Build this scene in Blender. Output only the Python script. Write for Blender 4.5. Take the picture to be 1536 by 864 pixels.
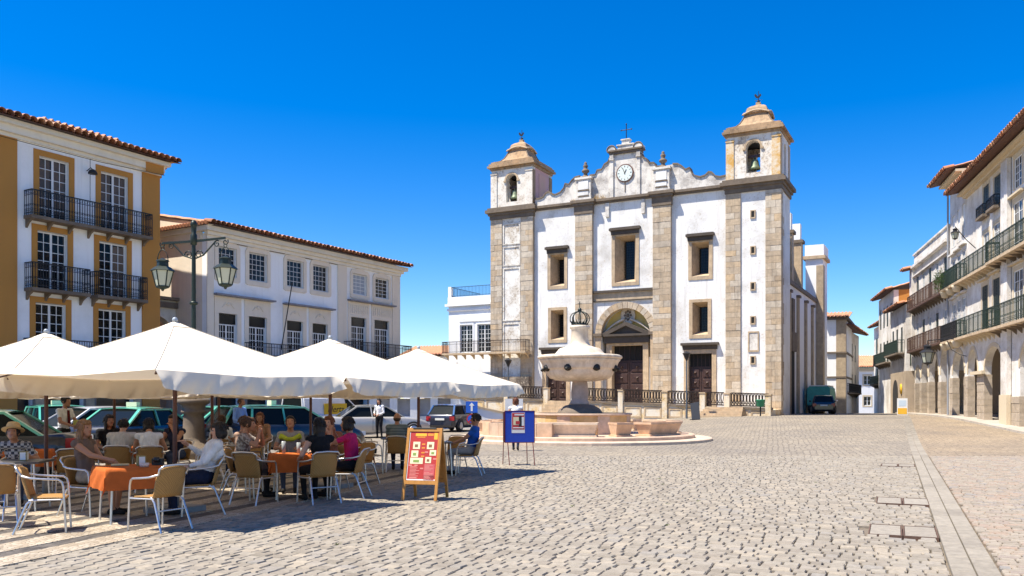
import bpy, bmesh, math, random
import numpy as np
from mathutils import Vector, Matrix
from mathutils.geometry import tessellate_polygon

R = math.radians
rnd = random.Random(7)
scene = bpy.context.scene
for o in list(bpy.data.objects):
    bpy.data.objects.remove(o)
COL = scene.collection

# ------------------------------------------------------------------ camera, sky, sun, exposure
cam = bpy.data.cameras.new('camera')
cam.lens = 30.0
cam.sensor_width = 36.0
cam.shift_y = 170 / 1536
cam.clip_start = 0.1
cam.clip_end = 4000
cam_o = bpy.data.objects.new('camera', cam)
cam_o.location = (0, 0, 1.6)
cam_o.rotation_euler = (R(90), 0, 0)
COL.objects.link(cam_o)
scene.camera = cam_o

SUN_EL = 63.0
SUN_H = Vector((-0.955, -0.296)).normalized()           # towards the sun, seen from above
world = bpy.data.worlds.new('World')
scene.world = world
world.use_nodes = True
wn = world.node_tree
sky = wn.nodes.new('ShaderNodeTexSky')
sky.sky_type = 'NISHITA'
sky.sun_disc = False
sky.sun_elevation = R(SUN_EL)
sky.sun_rotation = math.atan2(SUN_H.x, SUN_H.y)
sky.altitude = 300
sky.air_density = 1.0
sky.dust_density = 0.25
sky.ozone_density = 4.5
hs = wn.nodes.new('ShaderNodeHueSaturation')
hs.inputs['Hue'].default_value = 0.511
hs.inputs['Saturation'].default_value = 1.46
hs.inputs['Value'].default_value = 1.0
wn.links.new(sky.outputs[0], hs.inputs['Color'])
wn.links.new(hs.outputs[0], wn.nodes['Background'].inputs[0])
wn.nodes['Background'].inputs[1].default_value = 0.10

sun = bpy.data.lights.new('sun', 'SUN')
sun.energy = 5.0
sun.angle = R(0.55)
sun.color = (1.0, 0.93, 0.81)
sun_o = bpy.data.objects.new('sun', sun)
ce = math.cos(R(SUN_EL))
to_sun = Vector((SUN_H.x * ce, SUN_H.y * ce, math.sin(R(SUN_EL))))
sun_o.rotation_euler = to_sun.to_track_quat('Z', 'Y').to_euler()
sun_o.location = (-40, -20, 60)
COL.objects.link(sun_o)

vs = scene.view_settings
vs.view_transform = 'Standard'
vs.look = 'None'
vs.gamma = 1.0
vs.use_curve_mapping = False
vs.exposure = 1.0

# ------------------------------------------------------------------ materials
MATS = {}
def nmat(name):
    m = bpy.data.materials.new(name)
    m.use_nodes = True
    nt = m.node_tree
    return m, nt, nt.nodes['Principled BSDF']
def L(nt, a, b): nt.links.new(a, b)
def node(nt, t, **kw):
    n = nt.nodes.new(t)
    for k, v in kw.items():
        if k.startswith('i_'):
            n.inputs[k[2:].replace('_', ' ')].default_value = v
        else:
            setattr(n, k, v)
    return n
def ramp(nt, stops):
    r = nt.nodes.new('ShaderNodeValToRGB')
    e = r.color_ramp.elements
    while len(e) < len(stops): e.new(0.5)
    for el, (p, c) in zip(e, stops):
        el.position = p
        el.color = (c[0], c[1], c[2], 1) if not isinstance(c, (int, float)) else (c, c, c, 1)
    return r
def mixc(nt, fac, a, b, blend='MIX'):
    n = nt.nodes.new('ShaderNodeMix')
    n.data_type = 'RGBA'; n.blend_type = blend
    for s, v in ((n.inputs[0], fac), (n.inputs[6], a), (n.inputs[7], b)):
        if hasattr(v, 'is_linked'): L(nt, v, s)
        elif isinstance(v, (int, float)): s.default_value = v
        else: s.default_value = (v[0], v[1], v[2], 1)
    return n.outputs[2]
def plain(name, col, rough=0.6, metal=0.0, noise=0.0, scale=20.0, bump=0.0, spec=None, coat=0.0):
    """one colour with fine procedural unevenness"""
    if name in MATS: return MATS[name]
    m, nt, b = nmat(name)
    b.inputs['Roughness'].default_value = rough
    b.inputs['Metallic'].default_value = metal
    if spec is not None: b.inputs['Specular IOR Level'].default_value = spec
    if coat: b.inputs['Coat Weight'].default_value = coat
    if noise or bump:
        tc = node(nt, 'ShaderNodeTexCoord')
        n = node(nt, 'ShaderNodeTexNoise', i_Scale=scale, i_Detail=6.0, i_Roughness=0.6)
        L(nt, tc.outputs['Object'], n.inputs['Vector'])
        r = ramp(nt, [(0.25, tuple(c * (1 - noise) for c in col)), (0.75, tuple(min(1, c * (1 + noise)) for c in col))])
        L(nt, n.outputs[0], r.inputs[0]); L(nt, r.outputs[0], b.inputs['Base Color'])
        if bump:
            bp = node(nt, 'ShaderNodeBump', i_Strength=bump, i_Distance=0.02)
            L(nt, n.outputs[0], bp.inputs['Height']); L(nt, bp.outputs[0], b.inputs['Normal'])
    else:
        b.inputs['Base Color'].default_value = (*col, 1)
    MATS[name] = m
    return m
def plaster(name, col, dirt, amount=0.5, scale=0.55, lo=0.5, hi=0.72, flakes=0.0, flake_col=(0.42, 0.36, 0.28), rough=0.85):
    """limewash with weather stains: soft blotches, vertical runs, chipped flakes"""
    if name in MATS: return MATS[name]
    m, nt, b = nmat(name)
    b.inputs['Roughness'].default_value = rough
    tc = node(nt, 'ShaderNodeTexCoord')
    n1 = node(nt, 'ShaderNodeTexNoise', i_Scale=scale, i_Detail=9.0, i_Roughness=0.68)
    L(nt, tc.outputs['Object'], n1.inputs['Vector'])
    r1 = ramp(nt, [(lo, 0.0), (hi, 1.0)]); L(nt, n1.outputs[0], r1.inputs[0])
    mp = node(nt, 'ShaderNodeMapping'); mp.inputs['Scale'].default_value = (2.6, 2.6, 0.16)
    L(nt, tc.outputs['Object'], mp.inputs[0])
    n2 = node(nt, 'ShaderNodeTexNoise', i_Scale=1.4, i_Detail=8.0, i_Roughness=0.62)
    L(nt, mp.outputs[0], n2.inputs['Vector'])
    r2 = ramp(nt, [(0.52, 0.0), (0.75, 1.0)]); L(nt, n2.outputs[0], r2.inputs[0])
    mx = node(nt, 'ShaderNodeMath', operation='MAXIMUM'); L(nt, r1.outputs[0], mx.inputs[0])
    m2 = node(nt, 'ShaderNodeMath', operation='MULTIPLY'); L(nt, r2.outputs[0], m2.inputs[0]); m2.inputs[1].default_value = 0.8
    L(nt, m2.outputs[0], mx.inputs[1])
    m3 = node(nt, 'ShaderNodeMath', operation='MULTIPLY'); L(nt, mx.outputs[0], m3.inputs[0]); m3.inputs[1].default_value = amount
    c = mixc(nt, m3.outputs[0], col, dirt)
    n3 = node(nt, 'ShaderNodeTexNoise', i_Scale=7.0, i_Detail=8.0, i_Roughness=0.7)
    L(nt, tc.outputs['Object'], n3.inputs['Vector'])
    if flakes:
        r3 = ramp(nt, [(0.62 - flakes * 0.12, 0.0), (0.66 - flakes * 0.12, 1.0)]); L(nt, n3.outputs[0], r3.inputs[0])
        m4 = node(nt, 'ShaderNodeMath', operation='MULTIPLY'); L(nt, r3.outputs[0], m4.inputs[0])
        r4 = ramp(nt, [(0.42, 0.0), (0.6, 1.0)]); L(nt, n1.outputs[0], r4.inputs[0]); L(nt, r4.outputs[0], m4.inputs[1])
        c = mixc(nt, m4.outputs[0], c, flake_col)
    L(nt, c, b.inputs['Base Color'])
    bp = node(nt, 'ShaderNodeBump', i_Strength=0.35, i_Distance=0.02)
    L(nt, n3.outputs[0], bp.inputs['Height']); L(nt, bp.outputs[0], b.inputs['Normal'])
    MATS[name] = m
    return m
def stone(name, cols, rough=0.85, per_object=True, scale=3.0, bump=0.5, grime=(0.12, 0.1, 0.08), grime_amt=0.35, streak=0.0):
    """ashlar: tone differs from block to block, grain and grime inside the block"""
    if name in MATS: return MATS[name]
    m, nt, b = nmat(name)
    b.inputs['Roughness'].default_value = rough
    tc = node(nt, 'ShaderNodeTexCoord')
    geo = node(nt, 'ShaderNodeNewGeometry')
    n = node(nt, 'ShaderNodeTexNoise', i_Scale=scale, i_Detail=10.0, i_Roughness=0.7)
    L(nt, geo.outputs['Position'], n.inputs['Vector'])
    if per_object == 'attr':
        oi = node(nt, 'ShaderNodeAttribute', attribute_name='rnd'); src = oi.outputs['Fac']
    elif per_object:
        oi = node(nt, 'ShaderNodeObjectInfo'); src = oi.outputs['Random']
    else:
        n0 = node(nt, 'ShaderNodeTexNoise', i_Scale=0.5, i_Detail=3.0); L(nt, geo.outputs['Position'], n0.inputs['Vector'])
        src = n0.outputs[0]
    k = len(cols)
    r = ramp(nt, [(i / max(1, k - 1), c) for i, c in enumerate(cols)]); L(nt, src, r.inputs[0])
    g = ramp(nt, [(0.3, 0.72), (0.7, 1.18)]); L(nt, n.outputs[0], g.inputs[0])
    c = mixc(nt, 1.0, r.outputs[0], g.outputs[0], 'MULTIPLY')
    n2 = node(nt, 'ShaderNodeTexNoise', i_Scale=0.8, i_Detail=8.0, i_Roughness=0.7); L(nt, geo.outputs['Position'], n2.inputs['Vector'])
    r2 = ramp(nt, [(0.52, 0.0), (0.74, grime_amt)]); L(nt, n2.outputs[0], r2.inputs[0])
    c = mixc(nt, r2.outputs[0], c, grime)
    if streak:      # rain runs
        mp = node(nt, 'ShaderNodeMapping'); mp.inputs['Scale'].default_value = (3.2, 3.2, 0.22); L(nt, geo.outputs['Position'], mp.inputs[0])
        n5 = node(nt, 'ShaderNodeTexNoise', i_Scale=1.0, i_Detail=7.0, i_Roughness=0.65); L(nt, mp.outputs[0], n5.inputs['Vector'])
        r5 = ramp(nt, [(0.5, 0.0), (0.72, streak)]); L(nt, n5.outputs[0], r5.inputs[0])
        c = mixc(nt, r5.outputs[0], c, grime)
    L(nt, c, b.inputs['Base Color'])
    bp = node(nt, 'ShaderNodeBump', i_Strength=bump, i_Distance=0.015)
    L(nt, n.outputs[0], bp.inputs['Height']); L(nt, bp.outputs[0], b.inputs['Normal'])
    MATS[name] = m
    return m
def glass(name, col=(0.012, 0.014, 0.016), rough=0.08, spec=0.3):
    if name in MATS: return MATS[name]
    m, nt, b = nmat(name)
    b.inputs['Base Color'].default_value = (*col, 1)
    b.inputs['Roughness'].default_value = rough
    b.inputs['Specular IOR Level'].default_value = spec
    tc = node(nt, 'ShaderNodeTexCoord'); n = node(nt, 'ShaderNodeTexNoise', i_Scale=3.0)
    L(nt, tc.outputs['Object'], n.inputs['Vector'])
    bp = node(nt, 'ShaderNodeBump', i_Strength=0.08, i_Distance=0.02); L(nt, n.outputs[0], bp.inputs['Height']); L(nt, bp.outputs[0], b.inputs['Normal'])
    MATS[name] = m
    return m
def fabric(name, col, trans=0.35, noise=0.06, scale=8.0, rough=0.9):
    if name in MATS: return MATS[name]
    m, nt, b = nmat(name)
    b.inputs['Roughness'].default_value = rough
    b.inputs['Specular IOR Level'].default_value = 0.1
    tc = node(nt, 'ShaderNodeTexCoord'); n = node(nt, 'ShaderNodeTexNoise', i_Scale=scale, i_Detail=6.0)
    L(nt, tc.outputs['Object'], n.inputs['Vector'])
    r = ramp(nt, [(0.3, tuple(c * (1 - noise) for c in col)), (0.7, tuple(min(1, c * (1 + noise)) for c in col))]); L(nt, n.outputs[0], r.inputs[0])
    L(nt, r.outputs[0], b.inputs['Base Color'])
    bp = node(nt, 'ShaderNodeBump', i_Strength=0.25, i_Distance=0.03); L(nt, n.outputs[0], bp.inputs['Height']); L(nt, bp.outputs[0], b.inputs['Normal'])
    if trans:
        t = node(nt, 'ShaderNodeBsdfTranslucent'); L(nt, r.outputs[0], t.inputs['Color'])
        mx = node(nt, 'ShaderNodeMixShader'); mx.inputs[0].default_value = trans
        L(nt, b.outputs[0], mx.inputs[1]); L(nt, t.outputs[0], mx.inputs[2])
        L(nt, mx.outputs[0], nt.nodes['Material Output'].inputs[0])
    MATS[name] = m
    return m
def hair_mat(name, col):
    if name in MATS: return MATS[name]
    m, nt, b = nmat(name); b.inputs['Roughness'].default_value = .5; b.inputs['Specular IOR Level'].default_value = .35
    tc = node(nt, 'ShaderNodeTexCoord'); mp = node(nt, 'ShaderNodeMapping'); mp.inputs['Scale'].default_value = (1.0, 1.0, .12); L(nt, tc.outputs['Object'], mp.inputs[0])
    n = node(nt, 'ShaderNodeTexNoise', i_Scale=110.0, i_Detail=3.0); L(nt, mp.outputs[0], n.inputs['Vector'])
    r = ramp(nt, [(.32, tuple(c*.45 for c in col)), (.68, tuple(c*1.6 for c in col))]); L(nt, n.outputs[0], r.inputs[0]); L(nt, r.outputs[0], b.inputs['Base Color'])
    bp = node(nt, 'ShaderNodeBump', i_Strength=1.0, i_Distance=.008); L(nt, n.outputs[0], bp.inputs['Height']); L(nt, bp.outputs[0], b.inputs['Normal'])
    MATS[name] = m; return m
def worn_cloth(name, col):
    """garment with soft folds"""
    if name in MATS: return MATS[name]
    m, nt, b = nmat(name); b.inputs['Roughness'].default_value = .9; b.inputs['Specular IOR Level'].default_value = .15
    tc = node(nt, 'ShaderNodeTexCoord'); mp = node(nt, 'ShaderNodeMapping'); mp.inputs['Scale'].default_value = (1.0, 1.0, .55); mp.inputs['Rotation'].default_value = (.3, .5, 0); L(nt, tc.outputs['Object'], mp.inputs[0])
    n = node(nt, 'ShaderNodeTexNoise', i_Scale=9.0, i_Detail=3.0, i_Distortion=1.2); L(nt, mp.outputs[0], n.inputs['Vector'])
    r = ramp(nt, [(.3, tuple(c*.82 for c in col)), (.7, tuple(min(1,c*1.1) for c in col))]); L(nt, n.outputs[0], r.inputs[0]); L(nt, r.outputs[0], b.inputs['Base Color'])
    bp = node(nt, 'ShaderNodeBump', i_Strength=.9, i_Distance=.035); L(nt, n.outputs[0], bp.inputs['Height']); L(nt, bp.outputs[0], b.inputs['Normal'])
    MATS[name] = m; return m
def clear_glass(name):
    if name in MATS: return MATS[name]
    m, nt, b = nmat(name)
    b.inputs['Base Color'].default_value = (.01,.012,.014,1); b.inputs['Roughness'].default_value = .06; b.inputs['Specular IOR Level'].default_value = .3
    t = node(nt, 'ShaderNodeBsdfTransparent'); mx = node(nt, 'ShaderNodeMixShader'); mx.inputs[0].default_value = .62
    L(nt, b.outputs[0], mx.inputs[1]); L(nt, t.outputs[0], mx.inputs[2]); L(nt, mx.outputs[0], nt.nodes['Material Output'].inputs[0])
    MATS[name] = m
    return m
def mosaic(name, cols, joint, size=0.07):
    """calcada: small hand-cut cubes, each its own tone, sunk joints"""
    if name in MATS: return MATS[name]
    m, nt, b = nmat(name); b.inputs['Roughness'].default_value = .75
    geo = node(nt, 'ShaderNodeNewGeometry')
    v = node(nt, 'ShaderNodeTexVoronoi', i_Scale=1/size, i_Randomness=.55); v.voronoi_dimensions = '2D'; L(nt, geo.outputs['Position'], v.inputs['Vector'])
    e = node(nt, 'ShaderNodeTexVoronoi', i_Scale=1/size, i_Randomness=.55); e.voronoi_dimensions = '2D'; e.feature = 'DISTANCE_TO_EDGE'; L(nt, geo.outputs['Position'], e.inputs['Vector'])
    bw = node(nt, 'ShaderNodeRGBToBW'); L(nt, v.outputs['Color'], bw.inputs[0])
    r = ramp(nt, [(.2+.6*i/max(1,len(cols)-1), c) for i, c in enumerate(cols)]); L(nt, bw.outputs[0], r.inputs[0])
    n = node(nt, 'ShaderNodeTexNoise', i_Scale=1.3, i_Detail=7.0, i_Roughness=.65); L(nt, geo.outputs['Position'], n.inputs['Vector'])
    rn = ramp(nt, [(.35, .72), (.65, 1.1)]); L(nt, n.outputs[0], rn.inputs[0])
    je = ramp(nt, [(.02, 0.0), (.09, 1.0)]); L(nt, e.outputs['Distance'], je.inputs[0])
    c = mixc(nt, je.outputs[0], joint, mixc(nt, 1.0, r.outputs[0], rn.outputs[0], 'MULTIPLY'))
    L(nt, c, b.inputs['Base Color'])
    bp = node(nt, 'ShaderNodeBump', i_Strength=.8, i_Distance=.008); L(nt, je.outputs[0], bp.inputs['Height']); L(nt, bp.outputs[0], b.inputs['Normal'])
    MATS[name] = m
    return m
def tiles_mat(name, a=(0.40, 0.16, 0.075), c=(0.55, 0.30, 0.17), d=(0.22, 0.11, 0.07)):
    if name in MATS: return MATS[name]
    return stone(name, [d, a, c, a, (0.50, 0.22, 0.11)], per_object=True, scale=5.0, bump=0.3, grime=(0.10, 0.085, 0.06), grime_amt=0.5)
def wicker(name, col, dark):
    if name in MATS: return MATS[name]
    m, nt, b = nmat(name)
    b.inputs['Roughness'].default_value = 0.55
    tc = node(nt, 'ShaderNodeTexCoord')
    ck = node(nt, 'ShaderNodeTexChecker', i_Scale=70.0)
    L(nt, tc.outputs['Object'], ck.inputs['Vector'])
    ck.inputs['Color1'].default_value = (*col, 1); ck.inputs['Color2'].default_value = (*dark, 1)
    L(nt, ck.outputs[0], b.inputs['Base Color'])
    bp = node(nt, 'ShaderNodeBump', i_Strength=0.6, i_Distance=0.004); L(nt, ck.outputs[1], bp.inputs['Height']); L(nt, bp.outputs[0], b.inputs['Normal'])
    MATS[name] = m
    return m

# ------------------------------------------------------------------ mesh builder
class G:
    def __init__(s): s.v = []; s.f = []; s.sm = []
    def add(s, vs, fs, smooth=False):
        b = len(s.v); s.v += [tuple(v) for v in vs]
        s.f += [tuple(i + b for i in f) for f in fs]; s.sm += [smooth] * len(fs); return s
    def box(s, x0, x1, y0, y1, z0, z1):
        return s.add([(x0,y0,z0),(x1,y0,z0),(x1,y1,z0),(x0,y1,z0),(x0,y0,z1),(x1,y0,z1),(x1,y1,z1),(x0,y1,z1)],
                     [(0,3,2,1),(4,5,6,7),(0,1,5,4),(1,2,6,5),(2,3,7,6),(3,0,4,7)])
    def cbox(s, x0, x1, y0, y1, z0, z1, c=0.02):
        """box whose front (-y) face is chamfered"""
        return s.add([(x0,y0+c,z0),(x1,y0+c,z0),(x1,y0+c,z1),(x0,y0+c,z1),(x0+c,y0,z0+c),(x1-c,y0,z0+c),(x1-c,y0,z1-c),(x0+c,y0,z1-c),
                      (x0,y1,z0),(x1,y1,z0),(x1,y1,z1),(x0,y1,z1)],
                     [(4,5,6,7),(0,1,5,4),(1,2,6,5),(2,3,7,6),(3,0,4,7),(0,8,9,1),(1,9,10,2),(2,10,11,3),(3,11,8,0),(8,11,10,9)])
    def obox(s, c, ax, ay, az):
        """box from centre and three half-axis vectors"""
        c, ax, ay, az = map(Vector, (c, ax, ay, az))
        vs = [c+i*ax+j*ay+k*az for k in (-1,1) for (i,j) in ((-1,-1),(1,-1),(1,1),(-1,1))]
        return s.add(vs, [(0,3,2,1),(4,5,6,7),(0,1,5,4),(1,2,6,5),(2,3,7,6),(3,0,4,7)])
    def bar(s, a, b, w, h=None):
        a, b = Vector(a), Vector(b); d = b - a; l = d.length
        if l < 1e-6: return s
        d /= l; h = h or w
        up = Vector((0,0,1)) if abs(d.z) < 0.9 else Vector((0,1,0))
        x = d.cross(up).normalized(); y = x.cross(d)
        return s.obox((a+b)/2, x*w/2, d*l/2, y*h/2)
    def tube(s, pts, r, n=8, closed=False, caps=True, smooth=True):
        pts = [Vector(p) for p in pts]; m = len(pts)
        rs = r if isinstance(r, (list, tuple)) else [r]*m
        rings = []; prev = None
        for i, p in enumerate(pts):
            if closed: d = pts[(i+1) % m] - pts[i-1]
            else: d = pts[min(i+1,m-1)] - pts[max(i-1,0)]
            d.normalize()
            if prev is None:
                up = Vector((0,0,1)) if abs(d.z) < 0.9 else Vector((1,0,0))
                x = d.cross(up).normalized()
            else:
                x = (prev - d*prev.dot(d)).normalized()
            prev = x; y = d.cross(x)
            rings.append([p + rs[i]*(math.cos(2*math.pi*k/n)*x + math.sin(2*math.pi*k/n)*y) for k in range(n)])
        vs = [v for rg in rings for v in rg]; fs = []
        for i in range(m if closed else m-1):
            a, b = i*n, ((i+1) % m)*n
            for k in range(n): fs.append((a+k, a+(k+1)%n, b+(k+1)%n, b+k))
        s.add(vs, fs, smooth)
        if caps and not closed:
            s.add(rings[0], [tuple(range(n))[::-1]]); s.add(rings[-1], [tuple(range(n))])
        return s
    def lathe(s, prof, n=24, c=(0,0,0), smooth=True, rot=0.0, sx=1.0, sy=1.0):
        vs = []; fs = []
        for r_, z in prof:
            for k in range(n):
                a = 2*math.pi*k/n + rot
                vs.append((c[0]+r_*math.cos(a)*sx, c[1]+r_*math.sin(a)*sy, c[2]+z))
        for i in range(len(prof)-1):
            for k in range(n):
                fs.append((i*n+k, i*n+(k+1)%n, (i+1)*n+(k+1)%n, (i+1)*n+k))
        fs.append(tuple(range(n))[::-1]); fs.append(tuple(range((len(prof)-1)*n, len(prof)*n)))
        return s.add(vs, fs, smooth)
    def ell(s, c, rx, ry, rz, n=10, m=7):
        prof = [(math.sin(math.pi*i/m) or 1e-4, -math.cos(math.pi*i/m)) for i in range(m+1)]
        vs = []; fs = []
        for r_, z in prof:
            for k in range(n):
                a = 2*math.pi*k/n
                vs.append((c[0]+rx*r_*math.cos(a), c[1]+ry*r_*math.sin(a), c[2]+rz*z))
        for i in range(m):
            for k in range(n): fs.append((i*n+k, i*n+(k+1)%n, (i+1)*n+(k+1)%n, (i+1)*n+k))
        return s.add(vs, fs, True)
    def prism(s, poly, y0, y1, holes=(), back=True, M=None):
        """polygon in x,z with holes, from y0 (front) to y1 (back)"""
        loops = [list(poly)] + [list(h) for h in holes]
        tri = tessellate_polygon([[Vector((p[0], p[1], 0)) for p in l] for l in loops])
        flat = [p for l in loops for p in l]
        fr = [(p[0], y0, p[1]) for p in flat]; bk = [(p[0], y1, p[1]) for p in flat]
        def orient(t, yneg):
            a, b, c = (flat[i] for i in t)
            cr = (b[0]-a[0])*(c[1]-a[1]) - (b[1]-a[1])*(c[0]-a[0])
            return t if (cr > 0) == yneg else tuple(reversed(t))
        nf = len(flat); fs = [orient(t, True) for t in tri]
        if back: fs += [tuple(i+nf for i in orient(t, False)) for t in tri]
        off = 0
        for li, l in enumerate(loops):
            ar = sum(l[i-1][0]*l[i][1] - l[i][0]*l[i-1][1] for i in range(len(l)))
            n = len(l)
            for i in range(n):
                a, b = off+i, off+(i+1) % n
                q = (a, a+nf, b+nf, b)
                if (ar > 0) != (li == 0): q = q[::-1]
                fs.append(q)
            off += n
        vs = fr + bk
        if M is not None: vs = [M @ Vector(v) for v in vs]
        return s.add(vs, fs)
    def loft(s, rings, closed=True, smooth=False, caps=True):
        n = len(rings[0]); vs = [v for r_ in rings for v in r_]; fs = []
        for i in range(len(rings)-1):
            for k in range(n if closed else n-1):
                fs.append((i*n+k, i*n+(k+1)%n, (i+1)*n+(k+1)%n, (i+1)*n+k))
        s.add(vs, fs, smooth)
        if caps: s.add(rings[0], [tuple(range(n))[::-1]]); s.add(rings[-1], [tuple(range(n))])
        return s
    def xf(s, M, start=0):
        s.v[start:] = [tuple(M @ Vector(v)) for v in s.v[start:]]; return s
    def mesh(s, name, mats):
        me = bpy.data.meshes.new(name)
        me.from_pydata(s.v, [], s.f); me.update()
        me.polygons.foreach_set('use_smooth', s.sm)
        for m in (mats if isinstance(mats, (list, tuple)) else [mats]): me.materials.append(m)
        return me
    def obj(s, name, mat, parent=None, loc=(0,0,0), rot=(0,0,0), recalc=False):
        me = s.mesh(name, mat)
        if recalc:
            bm = bmesh.new(); bm.from_mesh(me); bmesh.ops.recalc_face_normals(bm, faces=bm.faces[:]); bm.to_mesh(me); bm.free()
        return link(name, me, parent, loc, rot)
def link(name, me, parent=None, loc=(0,0,0), rot=(0,0,0), scale=None):
    o = bpy.data.objects.new(name, me)
    o.location = loc; o.rotation_euler = rot
    if scale: o.scale = scale
    if parent: o.parent = parent
    COL.objects.link(o)
    return o
def tag(o, label=None, cat=None, group=None, kind=None):
    if label: o['label'] = label
    if cat: o['category'] = cat
    if group: o['group'] = group
    if kind: o['kind'] = kind
    return o
def thing(name, label, cat, loc=(0,0,0), rz=0.0, group=None):
    o = bpy.data.objects.new(name, None)
    o.empty_display_size = 0.2
    o.location = loc; o.rotation_euler = (0,0,rz)
    COL.objects.link(o)
    return tag(o, label, cat, group)
def copy_tree(o, parent=None):
    c = o.copy()
    if parent: c.parent = parent
    COL.objects.link(c)
    for ch in list(o.children): copy_tree(ch, c)
    return c
def arc(cx, cz, r, a0, a1, n): return [(cx + r*math.cos(R(a0+(a1-a0)*i/n)), cz + r*math.sin(R(a0+(a1-a0)*i/n))) for i in range(n+1)]
def rect(x0, x1, z0, z1): return [(x0,z0),(x1,z0),(x1,z1),(x0,z1)]
def archpoly(x0, x1, z0, zs, n=10, rise=None):
    r = (x1-x0)/2; rise = rise or r
    return [(x0,z0),(x1,z0)] + [((x0+x1)/2 + r*math.cos(math.pi*i/n), zs + rise*math.sin(math.pi*i/n)) for i in range(n+1)]
def smooth01(t): t = max(0.0, min(1.0, t)); return t*t*(3-2*t)
def gz(x, y):
    z = 0.62 * smooth01((x-4)/12) * smooth01((y-28)/28)
    return z - 1.1*smooth01((y-66)/60) * smooth01((x-4)/12)
BLOCK = None
def block_mesh(mat):
    g = G(); g.cbox(0,1,0,1,0,1,0.03); return g.mesh('stone_block', mat)

# ------------------------------------------------------------------ ground
DA = Vector((math.sin(R(17)), math.cos(R(17)), 0)); DB = Vector((math.cos(R(17)), -math.sin(R(17)), 0))   # paving courses
KD = Vector((0.409, 0.9125, 0)); KN = Vector((0.9125, -0.409, 0)); K0 = Vector((4.49, 7.82, 0))            # kerb strip line
E0 = Vector((-5.0, 8.33, 0))                                                                               # edge of the striped paving
COB_FAR = 25.0
def ground_material():
    m, nt, b = nmat('granite_setts_far')
    b.inputs['Roughness'].default_value = 0.8
    geo = node(nt, 'ShaderNodeNewGeometry')
    mp = node(nt, 'ShaderNodeMapping'); mp.inputs['Rotation'].default_value = (0, 0, R(-73)); L(nt, geo.outputs['Position'], mp.inputs[0])
    br = node(nt, 'ShaderNodeTexBrick', i_Scale=1.0)
    br.inputs['Color1'].default_value = (0.22, 0.19, 0.148, 1); br.inputs['Color2'].default_value = (0.31, 0.272, 0.213, 1)
    br.inputs['Mortar'].default_value = (0.15, 0.13, 0.105, 1)
    br.inputs['Mortar Size'].default_value = 0.014; br.inputs['Brick Width'].default_value = 0.26; br.inputs['Row Height'].default_value = 0.19
    nw = node(nt, 'ShaderNodeTexNoise', i_Scale=1.2, i_Detail=3.0); L(nt, geo.outputs['Position'], nw.inputs['Vector'])
    ad = node(nt, 'ShaderNodeVectorMath', operation='MULTIPLY_ADD'); ad.inputs[1].default_value = (0.35, 0.35, 0)
    L(nt, nw.outputs['Color'], ad.inputs[0]); L(nt, mp.outputs[0], ad.inputs[2]); L(nt, ad.outputs[0], br.inputs['Vector'])
    n = node(nt, 'ShaderNodeTexNoise', i_Scale=0.22, i_Detail=8.0, i_Roughness=0.65); L(nt, geo.outputs['Position'], n.inputs['Vector'])
    r = ramp(nt, [(0.35, (0.80, 0.79, 0.80)), (0.62, (1.08, 1.04, 0.97))]); L(nt, n.outputs[0], r.inputs[0])
    c = mixc(nt, 1.0, br.outputs[0], r.outputs[0], 'MULTIPLY')
    nf = node(nt, 'ShaderNodeTexNoise', i_Scale=30.0, i_Detail=4.0); L(nt, geo.outputs['Position'], nf.inputs['Vector'])
    rf = ramp(nt, [(0.3, 0.75), (0.7, 1.15)]); L(nt, nf.outputs[0], rf.inputs[0])
    c = mixc(nt, 1.0, c, rf.outputs[0], 'MULTIPLY')
    # warm setts right of the kerb strip
    vd = node(nt, 'ShaderNodeVectorMath', operation='DOT_PRODUCT'); vd.inputs[1].default_value = tuple(KN); L(nt, geo.outputs['Position'], vd.inputs[0])
    gt = node(nt, 'ShaderNodeMath', operation='GREATER_THAN'); L(nt, vd.outputs['Value'], gt.inputs[0]); gt.inputs[1].default_value = K0.dot(KN)
    c = mixc(nt, gt.outputs[0], c, mixc(nt, 1.0, c, (1.13, 1.03, 0.91), 'MULTIPLY'))
    # sand bed where the setts stand as single stones
    sp = node(nt, 'ShaderNodeSeparateXYZ'); L(nt, geo.outputs['Position'], sp.inputs[0])
    lt = node(nt, 'ShaderNodeMath', operation='LESS_THAN'); L(nt, sp.outputs[1], lt.inputs[0]); lt.inputs[1].default_value = COB_FAR + 0.1
    c = mixc(nt, lt.outputs[0], c, (0.16, 0.13, 0.095))
    L(nt, c, b.inputs['Base Color'])
    bp = node(nt, 'ShaderNodeBump', i_Strength=0.6, i_Distance=0.012, invert=True); L(nt, br.outputs[1], bp.inputs['Height']); L(nt, bp.outputs[0], b.inputs['Normal'])
    return m
xs = [-900,-300,-120,-60] + [-40+2*i for i in range(41)] + [50,70,120,300,900]
ys = [-60,-10,0,6,12,18,22,24.9,25.2,27] + [28+2*i for i in range(55)] + [150,200,400,900,2200]
g = G()
vs = [(x, y, gz(x, y) - (0.045 if y < 25 else 0.0)) for y in ys for x in xs]
nx = len(xs)
g.add(vs, [(j*nx+i, j*nx+i+1, (j+1)*nx+i+1, (j+1)*nx+i) for j in range(len(ys)-1) for i in range(nx-1)], True)
plaza = g.obj('plaza_ground', ground_material())
tag(plaza, 'granite sett paving of the square', kind='structure')

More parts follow.
